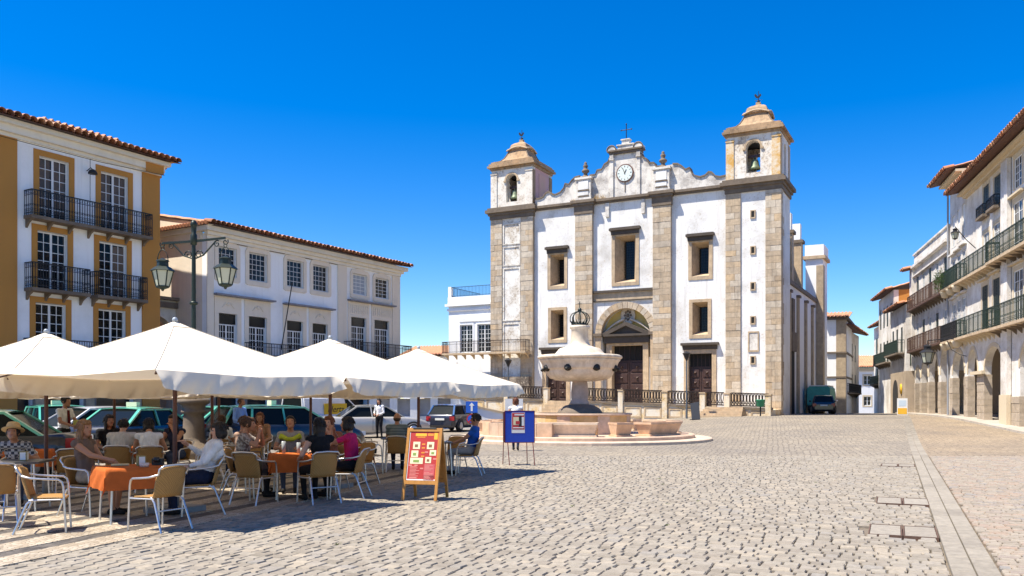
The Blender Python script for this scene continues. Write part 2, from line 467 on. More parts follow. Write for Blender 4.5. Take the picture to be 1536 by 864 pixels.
sett_grey = stone('granite_sett', [(0.21,0.178,0.135),(0.27,0.234,0.182),(0.295,0.258,0.202),(0.235,0.20,0.155),(0.34,0.288,0.215),(0.25,0.225,0.19)], per_object='attr', scale=14.0, bump=0.55, grime=(0.17,0.145,0.115), grime_amt=0.5)
sett_warm = stone('warm_sett', [(0.25,0.21,0.16),(0.30,0.25,0.19),(0.33,0.28,0.215),(0.32,0.235,0.17),(0.25,0.228,0.2)], per_object='attr', scale=14.0, bump=0.55, grime=(0.15,0.12,0.09), grime_amt=0.4)
def in_view(x, y, m=2.2): return 6.0 < y < COB_FAR and abs(x) < 0.6*y + m
def sett(cx, cy, du, dv, a, b, rr, h, tilt):
    """a hewn stone: uneven quad top, sloping worn shoulders"""
    vs = []
    co = []
    for (i, j) in ((-1,-1),(1,-1),(1,1),(-1,1)):
        co.append((i*(a/2)*(1+rr.uniform(-.07,.03)), j*(b/2)*(1+rr.uniform(-.08,.03))))
    def P(u, v, z): return (cx+du.x*u+dv.x*v, cy+du.y*u+dv.y*v, z)
    t0, t1 = tilt
    lo = [P(u, v, -0.046) for u, v in co]
    mid = [P(u, v, h-0.014+t0*u+t1*v) for u, v in co]
    top = [P(u*0.89, v*0.86, h+t0*u+t1*v) for u, v in co]
    return lo+mid+top
SETT_F = [(8,9,10,11)] + [(4+k,4+(k+1)%4,8+(k+1)%4,8+k) for k in range(4)] + [(k,(k+1)%4,4+(k+1)%4,4+k) for k in range(4)]
covers = [(6.27,13.7),(4.83,10.55),(9.68,21.4)]
def near_cover(p):
    for cx, cy in covers:
        d = Vector((p[0]-cx, p[1]-cy, 0))
        if abs(d.dot(KN)) < 0.45 and abs(d.dot(KD)) < 0.53: return True
    return False
def lay(du, dv, org, ln, wd, test, seed, jit, lo=-1e9, hi=1e9):
    """courses running along du, stepping along dv; returns stones as (centre, verts)"""
    rr = random.Random(seed); out = []
    j = -130
    while j < 160:
        rowoff = rr.uniform(0, ln); wob = rr.uniform(-.01, .01)
        u = -45 + rowoff
        while u < 60:
            a = ln*rr.uniform(0.72, 1.3)
            v = j*wd + wob + jit*math.sin(u*1.3+j*0.7)
            u0, u1 = max(u, lo), min(u+a, hi)
            if u1-u0 < .06: u += a; continue
            v += rr.uniform(-.008,.008)
            p = org + du*((u0+u1)/2) + dv*v
            if in_view(p.x, p.y) and test(p) and not near_cover(p):
                out.append((p.x, p.y, sett(p.x, p.y, du, dv, u1-u0-0.011*rr.uniform(.6,1.6), wd-0.007*rr.uniform(.5,1.9), rr, rr.uniform(-.005,.004), (rr.uniform(-.022,.022), rr.uniform(-.025,.025)))))
            u += a
        j += 1
    return out
def side_kerb(p): return (p-K0).dot(KN)
def side_edge(p): return (p-E0).dot(DB)
greys = lay(KN, KD, K0, 0.165, 0.16, lambda p: side_edge(p) > 0.0 or side_edge(p) < -9.0 or (p-E0).dot(DA) > 10.9, 3, 0.012, hi=-0.42)
warms = lay(KN, KD, K0, 0.17, 0.125, lambda p: True, 5, 0.012, lo=0.02)
vis = lambda s: (0 if (s[1] > 7.75 and abs(s[0]) < .6*s[1]) else 100) + s[1]
greys.sort(key=vis); warms.sort(key=vis)
def lay_out(stones, mat, name, nind):
    rr = random.Random(len(stones))
    for x, y, vv in stones[:nind]:
        g = G(); g.add([(a-x, b-y, c) for a, b, c in vv], SETT_F)
        me = g.mesh(name, mat)
        at = me.attributes.new('rnd', 'FLOAT', 'FACE'); at.data.foreach_set('value', [rr.random()]*len(SETT_F))
        link(name, me, plaza, (x, y, 0))
    rest = stones[nind:]
    V = []; F = []; RV = []
    for x, y, vv in rest:
        b = len(V); V += vv; F += [tuple(i+b for i in f) for f in SETT_F]; RV += [rr.random()]*len(SETT_F)
    me = bpy.data.meshes.new(name+'s'); me.from_pydata(V, [], F); me.materials.append(mat)
    at = me.attributes.new('rnd', 'FLOAT', 'FACE'); at.data.foreach_set('value', RV)
    o = link(name+'s', me, plaza); o['kind'] = 'stuff'
    return o
lay_out(greys, sett_grey, 'granite_sett', 280)
lay_out(warms, sett_warm, 'warm_sett', 120)

# kerb strip of flat slabs between grey and warm setts: two courses
slabm = stone('kerb_slab', [(0.245,0.213,0.166),(0.305,0.267,0.208),(0.275,0.24,0.188)], scale=9.0, bump=0.35)
for (o0, w) in ((-0.41, 0.20), (-0.20, 0.20)):
    t = -3.0
    rr = random.Random(int(o0*100))
    while t < 48:
        l = rr.uniform(0.55, 1.05)
        g = G(); hw = w/2-0.002
        p = K0 + KN*(o0+w/2) + KD*(t+l/2)
        g.add([tuple(KN*i*hw*k + KD*j*(l/2-0.008)*k + Vector((0,0,z))) for z, k in ((-0.05,1),(0.003,1),(0.009,0.97)) for i, j in ((-1,-1),(1,-1),(1,1),(-1,1))], SETT_F)
        q = g.obj('kerb_slab', slabm, plaza, (p.x, p.y, gz(p.x, p.y)))
        t += l
# striped limestone and basalt paving under the cafe
pale = mosaic('limestone_mosaic', [(0.34,0.27,0.185),(0.42,0.345,0.25),(0.48,0.41,0.31)], (0.16,0.125,0.09))
dark = mosaic('basalt_mosaic', [(0.045,0.04,0.036),(0.085,0.075,0.065),(0.12,0.105,0.09)], (0.12,0.095,0.07))
off = 0.09
k = 0
while off > -9.0:
    w = (0.42, 0.24, 0.46, 0.20)[k % 4]
    z = 0.009 if k % 2 == 0 else 0.005
    gg = G(); n = 26; rr = random.Random(k)
    Lp = []; Rp = []
    for i in range(n+1):
        t = -4 + 15*i/n
        Lp.append(E0 + DB*(off-w+0.006+rr.uniform(-.008,.008)) + DA*t); Rp.append(E0 + DB*(off-0.006+rr.uniform(-.008,.008)) + DA*t)
    vs = [(p.x,p.y,z) for p in Rp] + [(p.x,p.y,z) for p in Lp] + [(p.x,p.y,-0.05) for p in Rp] + [(p.x,p.y,-0.05) for p in Lp]
    N = n+1
    fs = [(i,i+1,N+i+1,N+i) for i in range(n)] + [(2*N+i,2*N+i+1,i+1,i) for i in range(n)] + [(N+i,N+i+1,3*N+i+1,3*N+i) for i in range(n)]
    gg.add(vs, fs)
    gg.obj('paving_stripe', pale if k % 2 == 0 else dark, plaza, recalc=True)
    off -= w; k += 1
# stone-filled manhole covers with iron rims
iron_rust = plain('rusty_iron', (0.13,0.075,0.05), 0.8, 0.2, 0.3, 30)
pale_slab = stone('cover_stone', [(0.27,0.235,0.185),(0.31,0.275,0.22)], scale=12.0, bump=0.4)
for i, (cx, cy) in enumerate(covers):
    t = thing('manhole_cover', ['rust rimmed double manhole cover in the middle distance beside the kerb strip',
                                'pale stone filled double manhole cover nearest the bottom edge of the photo',
                                'faint far double manhole cover beside the kerb strip'][i], 'manhole', (cx, cy, 0), math.atan2(KN.y, KN.x), 'manhole covers')
    for s in (-1, 1):
        f = G()
        for a, b_, c_, d_ in ((-.19,.19,-.46,-.446),(-.19,.19,.446,.46),(-.19,-.176,-.446,.446),(.176,.19,-.446,.446)):
            f.box(a+s*.195, b_+s*.195, c_, d_, -0.05, 0.006)
        f.obj('rim', iron_rust, t)
        p = G(); p.box(s*.195-.170, s*.195+.170, -.44, .44, -0.05, 0.001); p.obj('infill_slab', pale_slab, t)

# weeds in the joints
g = G(); rr = random.Random(21)
for i in range(22):
    wx, wy = rr.uniform(-3,8), rr.uniform(8.5,20)
    if side_kerb(Vector((wx,wy,0))) > -.6 or side_edge(Vector((wx,wy,0))) < .3: continue
    for k in range(14):
        a = rr.uniform(0,6.28); r_ = rr.uniform(.005,.03); h_ = rr.uniform(.006,.018)
        x, y = wx+r_*math.cos(a), wy+r_*math.sin(a); g.add([(x-.008,y,-.01),(x+.008,y,-.01),(x+rr.uniform(-.03,.03),y+rr.uniform(-.03,.03),h_)], [(0,1,2)])
g.obj('weeds', plain('weed_green', (0.12,0.15,0.03), .8), plaza)['kind'] = 'stuff'

# ------------------------------------------------------------------ shared surfaces
white_church = plaster('church_limewash', (0.76,0.745,0.71), (0.36,0.33,0.28), 0.7, 0.42, 0.47, 0.72, flakes=0.45, flake_col=(0.52,0.46,0.38))
white_wall = plaster('white_limewash', (0.80,0.80,0.79), (0.52,0.49,0.44), 0.4, 0.5)
old_white = plaster('flaking_limewash', (0.76,0.74,0.68), (0.50,0.42,0.32), 0.7, 0.8, 0.42, 0.62, flakes=0.9, flake_col=(0.36,0.29,0.21))
parapet_m = plaster('parapet_render', (0.70,0.66,0.59), (0.30,0.27,0.24), 0.75, 1.1, 0.45, 0.62, flakes=0.5, flake_col=(0.30,0.26,0.22))
ochre_plaster = plaster('ochre_limewash', (0.58,0.33,0.08), (0.68,0.60,0.46), 0.85, 1.3, 0.45, 0.58, flakes=0.7, flake_col=(0.66,0.60,0.50))
pink_plaster = plaster('pink_limewash', (0.62,0.36,0.33), (0.44,0.26,0.22), 0.5, 0.8)
ashlar = stone('ashlar', [(0.40,0.30,0.195),(0.53,0.43,0.31),(0.46,0.345,0.22),(0.58,0.50,0.39),(0.43,0.36,0.275),(0.55,0.40,0.24)], scale=4.5, grime=(0.17,0.14,0.11), grime_amt=0.5, streak=0.6)
mortar = stone('ashlar_joint', [(0.36,0.27,0.17),(0.43,0.34,0.23)], per_object=False)
trim_stone = stone('trim_stone', [(0.45,0.32,0.19),(0.54,0.42,0.28)], per_object=False, scale=3.0, grime=(0.20,0.16,0.12), grime_amt=0.45, streak=0.45)
dark_stone = stone('weathered_and_shaded_stone', [(0.12,0.09,0.065),(0.22,0.17,0.12)], per_object=False, scale=3.0, grime=(0.07,0.06,0.05), grime_amt=0.8)  # weathered cornices; the same dark tone stands for shade on the lamp column
cap_stone = stone('lichen_stone', [(0.28,0.17,0.085),(0.40,0.27,0.155),(0.33,0.17,0.055)], per_object=False, scale=2.5, grime=(0.10,0.07,0.045), grime_amt=0.9, streak=0.7)
marble = stone('fountain_marble', [(0.60,0.49,0.36),(0.68,0.585,0.46),(0.56,0.43,0.29)], per_object=False, scale=2.2, bump=0.2, grime=(0.36,0.25,0.15), grime_amt=0.6, rough=0.6, streak=0.55)
sooty = stone('sooty_stone', [(0.055,0.042,0.032),(0.10,0.078,0.058)], per_object=False, scale=3.0, grime=(0.03,0.025,0.02), grime_amt=0.6)
wood_dark = plain('door_wood', (0.045,0.02,0.014), 0.5, 0, 0.35, 9, 0.3)
void = plain('dark_interior', (0.012,0.011,0.010), 0.9)
iron = plain('wrought_iron', (0.022,0.022,0.024), 0.5, 0.4, 0.2, 20)
iron_brown = plain('brown_iron', (0.028,0.017,0.012), 0.6, 0.3, 0.3, 20)
bronze = plain('bell_bronze', (0.16,0.20,0.13), 0.55, 0.5, 0.3, 6)
pane_m = glass('window_glass')
frame_white = plain('white_paint', (0.72,0.72,0.70), 0.5, 0, 0.06, 12)
tile_m = tiles_mat('clay_tile')
soffit_m = plain('eave_soffit', (0.10,0.04,0.022), 0.8, 0, 0.3, 5)  # brown darkened to carry the shade under the eaves
SB = block_mesh(ashlar)

def stones(parent, x0, x1, z0, z1, y, seed, hmin=0.34, hmax=0.50, depth=0.12, split=None, side=None):
    """ashlar courses as single blocks, each proud of the core by a few millimetres"""
    rr = random.Random(seed); z = z0; k = 0
    while z < z1 - 0.05:
        h = min(rr.uniform(hmin, hmax), z1 - z)
        if z1 - z - h < 0.2: h = z1 - z
        w = x1 - x0
        if split is None: cuts = [0, 1] if rr.random() < 0.35 else [0, rr.uniform(.3,.45) if k % 2 else rr.uniform(.55,.7), 1]
        else: cuts = split
        for a, b in zip(cuts[:-1], cuts[1:]):
            d = depth + rr.uniform(-.012, .012)
            link('stone_block', SB, parent, (x0+a*w+0.006, y-d, z+0.006), (0,0,0), ((b-a)*w-0.012, d+0.02, h-0.012))
        z += h; k += 1

# ------------------------------------------------------------------ church
church = thing('church', 'tall white church with two bell towers, stone pilasters and clock gable', 'church', (-1.7904, 70.718, 0.0), R(-27.4))
def CP(g, name, mat, parent=None, **k): return g.obj(name, mat, parent or church, **k)
BY = 0.32                                     # white bays stand this far behind the pilaster faces
def win_hole(x0, x1, z0, z1): return rect(x0, x1, z0, z1)
W_UP = [(5.10,6.80,10.60,13.55), (16.62,18.40,10.60,13.55)]
W_C = (10.58,12.76,10.52,14.55)
W_LO = [(5.15,6.75,6.30,9.10), (16.68,18.30,6.27,9.12)]
D_SIDE = [(4.95,6.72,1.1,5.12), (16.60,18.36,1.0,5.12)]
D_C = (10.45,12.98,1.2,5.92)
g = G()
holes = [win_hole(*w) for w in W_UP + [W_C] + W_LO]
# three bays
g.prism(rect(3.9,7.62,0.0,17.15), BY, 1.9, [rect(*W_UP[0]), rect(*W_LO[0]), rect(*D_SIDE[0])])
g.prism(rect(15.33,19.42,0.0,17.15), BY, 1.9, [rect(*W_UP[1]), rect(*W_LO[1]), rect(*D_SIDE[1])])
cx_, cz_, rr_ = 11.70, 6.78, 1.98
g.prism(rect(9.03,13.97,0.0,17.15), BY, 1.9, [rect(*W_C), [(9.72,1.0),(13.68,1.0)] + arc(cx_, cz_, rr_, 0, 180, 20)])
CP(g, 'facade_wall', white_church)
g = G(); g.box(3.0,20.3,2.5,4.6,0.0,17.1); CP(g, 'interior_backing', void)
# splayed windows
def splay_window(x0, x1, z0, z1, hood, seed):
    iw, ih0, ih1 = (x1-x0)*0.20, 0.50, 0.52
    xi0, xi1, zi0, zi1 = x0+(x1-x0)*0.29, x1-(x1-x0)*0.31, z0+0.55, z1-0.45
    w = CP(G().prism(rect(x0-0.02,x1+0.02,z0-0.02,z1+0.02), BY-0.05, BY+0.02, [rect(x0+.24,x1-.24,z0+.24,z1-.2)]), 'window', trim_stone)
    a = [(x0+.24,z0+.24),(x1-.24,z0+.24),(x1-.24,z1-.2),(x0+.24,z1-.2)]; b = rect(xi0, xi1, zi0, zi1)
    g = G(); g.add([(p[0],BY-0.05,p[1]) for p in a] + [(p[0],BY+0.95,p[1]) for p in b] + [(p[0],BY+1.3,p[1]) for p in b],
                   [(0,1,5,4),(1,2,6,5),(2,3,7,6),(3,0,4,7),(4,5,9,8),(5,6,10,9),(6,7,11,10),(7,4,8,11)])
    g.obj('splayed_reveal', trim_stone, w, recalc=False)
    g = G(); g.box(xi0,xi1,BY+1.25,BY+1.28,zi0,zi1); g.obj('pane', pane_m, w)
    g = G()
    n = max(3, int((xi1-xi0)/0.17))
    for i in range(1, n): x = xi0+(xi1-xi0)*i/n; g.tube([(x,BY+1.0,zi0),(x,BY+1.0,zi1)], 0.012, 5)
    m = int((zi1-zi0)/0.2)
    for i in range(1, m): z = zi0+(zi1-zi0)*i/m; g.tube([(xi0,BY+1.0,z),(xi1,BY+1.0,z)], 0.012, 5)
    g.obj('grille', iron, w)
    if hood:
        g = G(); g.box(x0-.04,x1+.04,BY-.14,BY-.055,z1-.1,z1+.22); g.box(x0-.16,x1+.16,BY-.30,BY+.01,z1+.22,z1+.40); g.box(x0-.10,x1+.10,BY-.2,BY+.01,z1+.40,z1+.45)
        g.obj('hood', sooty, w)
for i, w in enumerate(W_UP): splay_window(*w, True, i)
splay_window(*W_C, True, 5)
for i, w in enumerate(W_LO): splay_window(*w, False, i)
# doors: two panelled leaves with raised pyramid panels, dark transom above
def panel_door(x0, x1, z0, zt, z1, y, rows):
    d = CP(G().box(x0,x1,y,y+.05,z0,zt), 'door', wood_dark)
    xm = (x0+x1)/2
    for a, b in ((x0,xm),(xm,x1)):
        lf = G()
        lf.box(a+.02,b-.02,y-.05,y-.001,z0+.02,zt-.02); leaf = lf.obj('door_leaf', wood_dark, d)
        hh = (zt-z0-.1)/rows
        for r_ in range(rows):
            za, zb = z0+.06+r_*hh+.06, z0+.06+(r_+1)*hh-.06
            pa, pb = a+.14, b-.14
            p = G(); ym = y-.052
            p.add([(pa,ym,za),(pb,ym,za),(pb,ym,zb),(pa,ym,zb),(pa+.03,ym-.05,za+.03),(pb-.03,ym-.05,za+.03),(pb-.03,ym-.05,zb-.03),(pa+.03,ym-.05,zb-.03),
                   ((pa+pb)/2-.10,ym-.06,(za+zb)/2-.1),((pa+pb)/2+.10,ym-.06,(za+zb)/2-.1),((pa+pb)/2+.10,ym-.06,(za+zb)/2+.1),((pa+pb)/2-.10,ym-.06,(za+zb)/2+.1),
                   ((pa+pb)/2,ym-.2,(za+zb)/2)],
                  [(0,1,5,4),(1,2,6,5),(2,3,7,6),(3,0,4,7),(4,5,9,8),(5,6,10,9),(6,7,11,10),(7,4,8,11),(8,9,12),(9,10,12),(10,11,12),(11,8,12)])
            p.obj('door_panel', wood_dark, d)
    t = G(); t.box(x0,x1,y+.02,y+.05,zt+.06,z1); tr = t.obj('transom_light', void, d)
    t = G(); t.box(x0,x1,y-.04,y+.06,zt,zt+.06)
    for i in range(1, 6): x = x0+(x1-x0)*i/6; t.box(x-.015,x+.015,y-.01,y+.018,zt+.06,z1)
    t.obj('transom_bar', wood_dark, d)
for i, (x0,x1,z0,z1) in enumerate(D_SIDE):
    g = G().prism([(x0-.33,z0),(x0,z0),(x0,z1),(x1,z1),(x1,z0),(x1+.33,z0),(x1+.33,z1+.3),(x0-.33,z1+.3)], BY-.06, BY+.4)
    fr = CP(g, 'door_surround', trim_stone)
    g = G(); g.box(x0-.4,x1+.4,BY-.10,BY+.01,z1+.302,z1+.62); g.box(x0-.52,x1+.52,BY-.32,BY+.01,z1+.622,z1+.80); g.obj('lintel', sooty, fr)
    panel_door(x0, x1, z0, 4.12, z1, BY+.42, 4)
# central portal
portal = CP(G().prism(arc(cx_,cz_,2.46,0,180,24) + arc(cx_,cz_,1.96,180,0,24), BY-.12, BY+.3), 'portal_arch', trim_stone)
n_v = 17
for i in range(n_v):      # voussoirs
    a0, a1 = 180*i/n_v+.5, 180*(i+1)/n_v-.5
    g = G().prism(arc(cx_,cz_,2.47,a0,a1,2) + arc(cx_,cz_,1.97,a1,a0,2), BY-.16, BY-.11); g.obj('voussoir', ashlar, portal)
G().box(9.2,9.70,BY-.12,BY+.3,1.0,cz_-.13).obj('portal_jamb', trim_stone, portal); G().box(13.70,14.0,BY-.12,BY+.3,1.0,cz_-.13).obj('portal_jamb', trim_stone, portal)
g = G(); g.box(9.05,9.80,BY-.26,BY+.2,cz_-.12,cz_+.1); g.box(13.6,13.96,BY-.26,BY+.2,cz_-.12,cz_+.1); g.obj('impost', dark_stone, portal)
CP(G().prism([(9.72,6.12),(13.68,6.12)] + arc(cx_,cz_,1.99,0,180,20), BY+.62, BY+.8), 'lunette', plaster('lunette_ochre', (0.58,0.42,0.12), (0.66,0.58,0.42), 0.4, 1.5))
CP(G().box(9.72,10.0,BY+.5,BY+.8,1.0,5.0).box(13.4,13.68,BY+.5,BY+.8,1.0,5.0), 'portal_wall', white_church)
g = G().prism([(10.0,1.0),(D_C[0],1.0),(D_C[0],D_C[3]),(D_C[1],D_C[3]),(D_C[1],1.0),(13.40,1.0),(13.40,6.1),(10.0,6.1)], BY+.28, BY+.9); dsr = CP(g, 'door_surround', trim_stone)
g = G(); g.box(9.85,13.55,BY+.1,BY+.6,6.1,6.62); g.obj('entablature', sooty, dsr)
ped = CP(G().prism([(9.66,6.63),(13.74,6.63),(13.74,6.83),(11.70,7.72),(9.66,6.83)], BY-.10, BY+.6, [[(10.3,6.80),(13.1,6.80),(11.70,7.42)]]), 'pediment', sooty)
CP(G().prism([(10.3,6.80),(13.1,6.80),(11.70,7.42)], BY+.12, BY+.5), 'tympanum', sooty)
cresting = G()
for s in (-1, 1):
    pts = [(11.7+s*(0.25+1.55*t), BY+.3, 7.95-0.95*t+0.12*math.sin(math.pi*t)) for t in [i/8 for i in range(9)]]
    cresting.tube(pts, [0.10-0.004*i for i in range(9)], 7)
cresting.obj('scroll', marble, ped)
g = G(); g.lathe([(0.02,0),(0.42,0),(0.60,.06),(0.60,.10),(0.50,.13),(0.46,.10),(0.02,.10)], 20, sy=1.3); g.xf(Matrix.Translation((11.7,BY+.60,8.25)) @ Matrix.Rotation(R(90),4,'X'))
arms = CP(g, 'coat_of_arms', marble)
g = G()
for a in range(0,360,45): g.ell((11.7+.24*math.cos(R(a)),BY+.47,8.25+.31*math.sin(R(a))),.09,.06,.10,6,4)
g.ell((11.7,BY+.47,8.25),.13,.07,.17,8,5); g.obj('relief', dark_stone, arms)
panel_door(D_C[0], D_C[1], 1.2, 4.72, D_C[3], BY+.92, 4)
g = G(); g.box(9.05,13.95,BY-.06,BY+.01,9.42,10.02); b_ = CP(g, 'stone_band', trim_stone)
g = G(); g.box(9.05,13.95,BY-.22,BY+.01,10.022,10.2); g.box(9.05,13.95,BY-.12,BY+.01,9.34,9.418); g.obj('band_moulding', sooty, b_)
# pilasters
for i, (x0, x1) in enumerate(((7.60,9.05),(13.95,15.35))):
    p = CP(G().box(x0+.01,x1-.01,.075,2.0,0,16.3), 'pilaster', mortar)
    stones(p, x0, x1, 0.3, 16.28, 0.09, 20+i, depth=.09)
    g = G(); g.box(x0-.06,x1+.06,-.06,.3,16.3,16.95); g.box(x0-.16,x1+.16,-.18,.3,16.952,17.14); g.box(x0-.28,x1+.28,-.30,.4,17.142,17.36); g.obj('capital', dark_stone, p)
# main cornice between towers
g = G()
for a, b in ((3.92,7.40),(9.25,13.75),(15.55,19.40)):
    g.box(a,b,BY-.10,BY+.5,16.62,16.9) if False else None
    g.box(a,b,BY-.16,BY+.4,17.0,17.148); g.box(a,b,BY-.30,BY+.5,17.15,17.34)
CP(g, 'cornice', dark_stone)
for s in (-1, 1):       # small consoles of the middle bay
    g = G(); x = 11.68 + s*1.45; g.box(x-.14,x+.14,BY-.14,BY-.005,15.9,16.98); CP(g, 'console', parapet_m)
# curved gable parapet
left = [(3.95,17.36),(3.95,18.0),(4.35,17.95),(4.7,18.05),(4.95,18.35),(5.2,18.42),(5.45,18.2),(5.8,18.12),(6.2,18.25),(6.5,18.55),(6.62,18.9),(6.95,18.8),(7.2,19.1),(7.5,19.3),(7.9,19.35)]
mid_l = [(8.75,19.3),(9.2,19.3),(9.35,19.62),(9.75,19.66),(9.95,20.0),(10.25,20.15),(10.40,20.5),(10.42,20.86)]
C0 = 11.66
right = [(2*C0-x, z) for x, z in reversed(left+mid_l)]
gable = CP(G().prism(left+mid_l+right, BY-.02, BY+.62), 'gable_parapet', parapet_m)
def curve_cap(pts): 
    g = G()
    for (x0,z0),(x1,z1) in zip(pts[:-1], pts[1:]):
        g.obox(((x0+x1)/2, BY+.28, (z0+z1)/2+.03), ((x1-x0)/2*1.02,0,(z1-z0)/2*1.02), (0,.38,0), (-(z1-z0)*.0,0,.055))
    g.obj('coping', dark_stone, gable)
curve_cap(left[1:]); curve_cap([(2*C0-x, z) for x, z in reversed(left[1:])]); curve_cap(mid_l[:-1]); curve_cap([(2*C0-x, z) for x, z in reversed(mid_l[:-1])])
for x in (10.46,12.62): G().box(x,x+.26,BY-.12,BY-.025,17.36,20.25).box(x-.05,x+.31,BY-.2,BY-.025,20.252,20.4).box(x-.02,x+.28,BY-.17,BY-.025,20.402,20.66).obj('gable_pilaster', parapet_m, gable)
g = G(); g.box(10.25,13.07,BY-.26,BY+.66,20.862,20.98); g.box(10.4,12.92,BY-.16,BY+.62,20.66,20.86); g.obj('gable_cornice', dark_stone, gable)
for s in (-1, 1):
    x = C0 + s*1.08
    g = G().prism(arc(x,20.985,.36,0,180,10) , BY-.16, BY+.5); vol = g.obj('volute', parapet_m, gable)
    g = G().tube([(p[0],BY-.16,p[1]) for p in arc(x,20.99,.37,0,180,12)], .05, 6); g.obj('volute', dark_stone, gable)
g = G(); g.box(C0-.62,C0+.62,BY,BY+.5,20.985,21.32); g.box(C0-.7,C0+.7,BY-.06,BY+.56,21.322,21.4); g.box(C0-.30,C0+.30,BY+.04,BY+.46,21.402,21.72); g.box(C0-.36,C0+.36,BY-.02,BY+.52,21.722,21.80); g.obj('cross_base', parapet_m, gable)
g = G(); yb = BY+.25; g.tube([(C0,yb,21.8),(C0,yb,23.0)],.035,6); g.tube([(C0-.42,yb,22.56),(C0+.42,yb,22.56)],.03,6)
for dx, dz in ((-.42,22.56),(.42,22.56),(0,23.0)): g.ell((C0+dx,yb,dz),.06,.06,.06,6,4)
g.obj('iron_cross', iron, gable)
# clock
cz0 = 19.14; cxx = 11.66
def disc(r0, y0, y1, n=32): return G().prism([(cxx+r0*math.cos(2*math.pi*i/n), cz0+r0*math.sin(2*math.pi*i/n)) for i in range(n)], y0, y1)
clock = CP(disc(.70, BY-.10, BY-.021), 'clock', plain('clock_rim', (0.16,0.075,0.05), 0.5, 0.2, 0.2, 8))
disc(.61, BY-.125, BY-.101).obj('clock_face', plain('clock_enamel', (0.66,0.72,0.66), 0.4, 0, 0.05, 6), clock)
g = G()
for h in range(12):
    a = R(90-30*h); big = h % 3 == 0
    g.obox((cxx+.50*math.cos(a),BY-.13,cz0+.50*math.sin(a)), (.06*math.cos(a),0,.06*math.sin(a)), (0,.004,0), (-.014*math.sin(a)*(1.6 if big else 1),0,.014*math.cos(a)*(1.6 if big else 1)))
g.obj('hour_mark', iron, clock)
for ang, l in ((R(64),.30),(R(114),.44)):
    g = G(); d = Vector((math.cos(ang),0,math.sin(ang))); c = Vector((cxx,BY-.142,cz0))
    g.obox(c+d*(l/2-.04), d*(l/2+.04), (0,.006,0), Vector((-d.z,0,d.x))*.022); g.obj('clock_hand', iron, clock)
g = G(); g.box(cxx-.03,cxx+.03,BY-.06,BY-.022,17.7,18.4); g.obj('clock_drop', dark_stone, clock)
# pedestals with urn finials above the pilasters
for x0 in (7.72, 14.02):
    x1 = x0+1.22; xc = (x0+x1)/2
    p = CP(G().box(x0,x1,-.02,.9,17.362,19.0).box(x0-.10,x1+.10,-.12,1.0,19.002,19.16).box(x0-.05,x1+.05,-.07,.95,17.364,17.56), 'pedestal', parapet_m)
    g = G(); g.box(x0+.2,x1-.2,-.06,-.025,17.75,18.05); g.box(x0+.2,x1-.2,-.06,-.025,18.2,18.85); g.obj('pedestal_panel', dark_stone, p) if False else g.obj('pedestal_panel', white_church, p)
    g = G(); g.box(x0+.14,x1-.14,-.09,-.025,18.08,18.17); g.box(x0+.14,x1-.14,-.09,-.025,17.64,17.70); g.obj('pedestal_groove', dark_stone, p)
    g = G(); g.lathe([(.42,0),(.36,.1),(.2,.22),(.14,.34),(.16,.4),(.30,.52),(.30,.62),(.18,.74),(.12,.80),(.20,.92),(.19,1.02),(.10,1.12),(.13,1.2),(.05,1.3)], 14, (xc,.42,19.16)); g.obj('finial', dark_stone, p)
# dry grass tufts on the ledge
g = G(); rr = random.Random(4)
for i in range(120):
    x = rr.choice((rr.uniform(9.05,10.1), rr.uniform(7.2,7.7))); h = rr.uniform(.15,.5)*(1 if x > 9 else .6); a = rr.uniform(-.25,.25); y = BY-.2+rr.uniform(0,.12)
    g.add([(x-.015,y,17.35),(x+.015,y,17.35),(x+a,y+rr.uniform(-.1,.05),17.35+h)], [(0,1,2)])
tag(CP(g, 'dry_grass', plain('dry_grass', (0.42,0.28,0.12), 0.9)), kind='stuff')

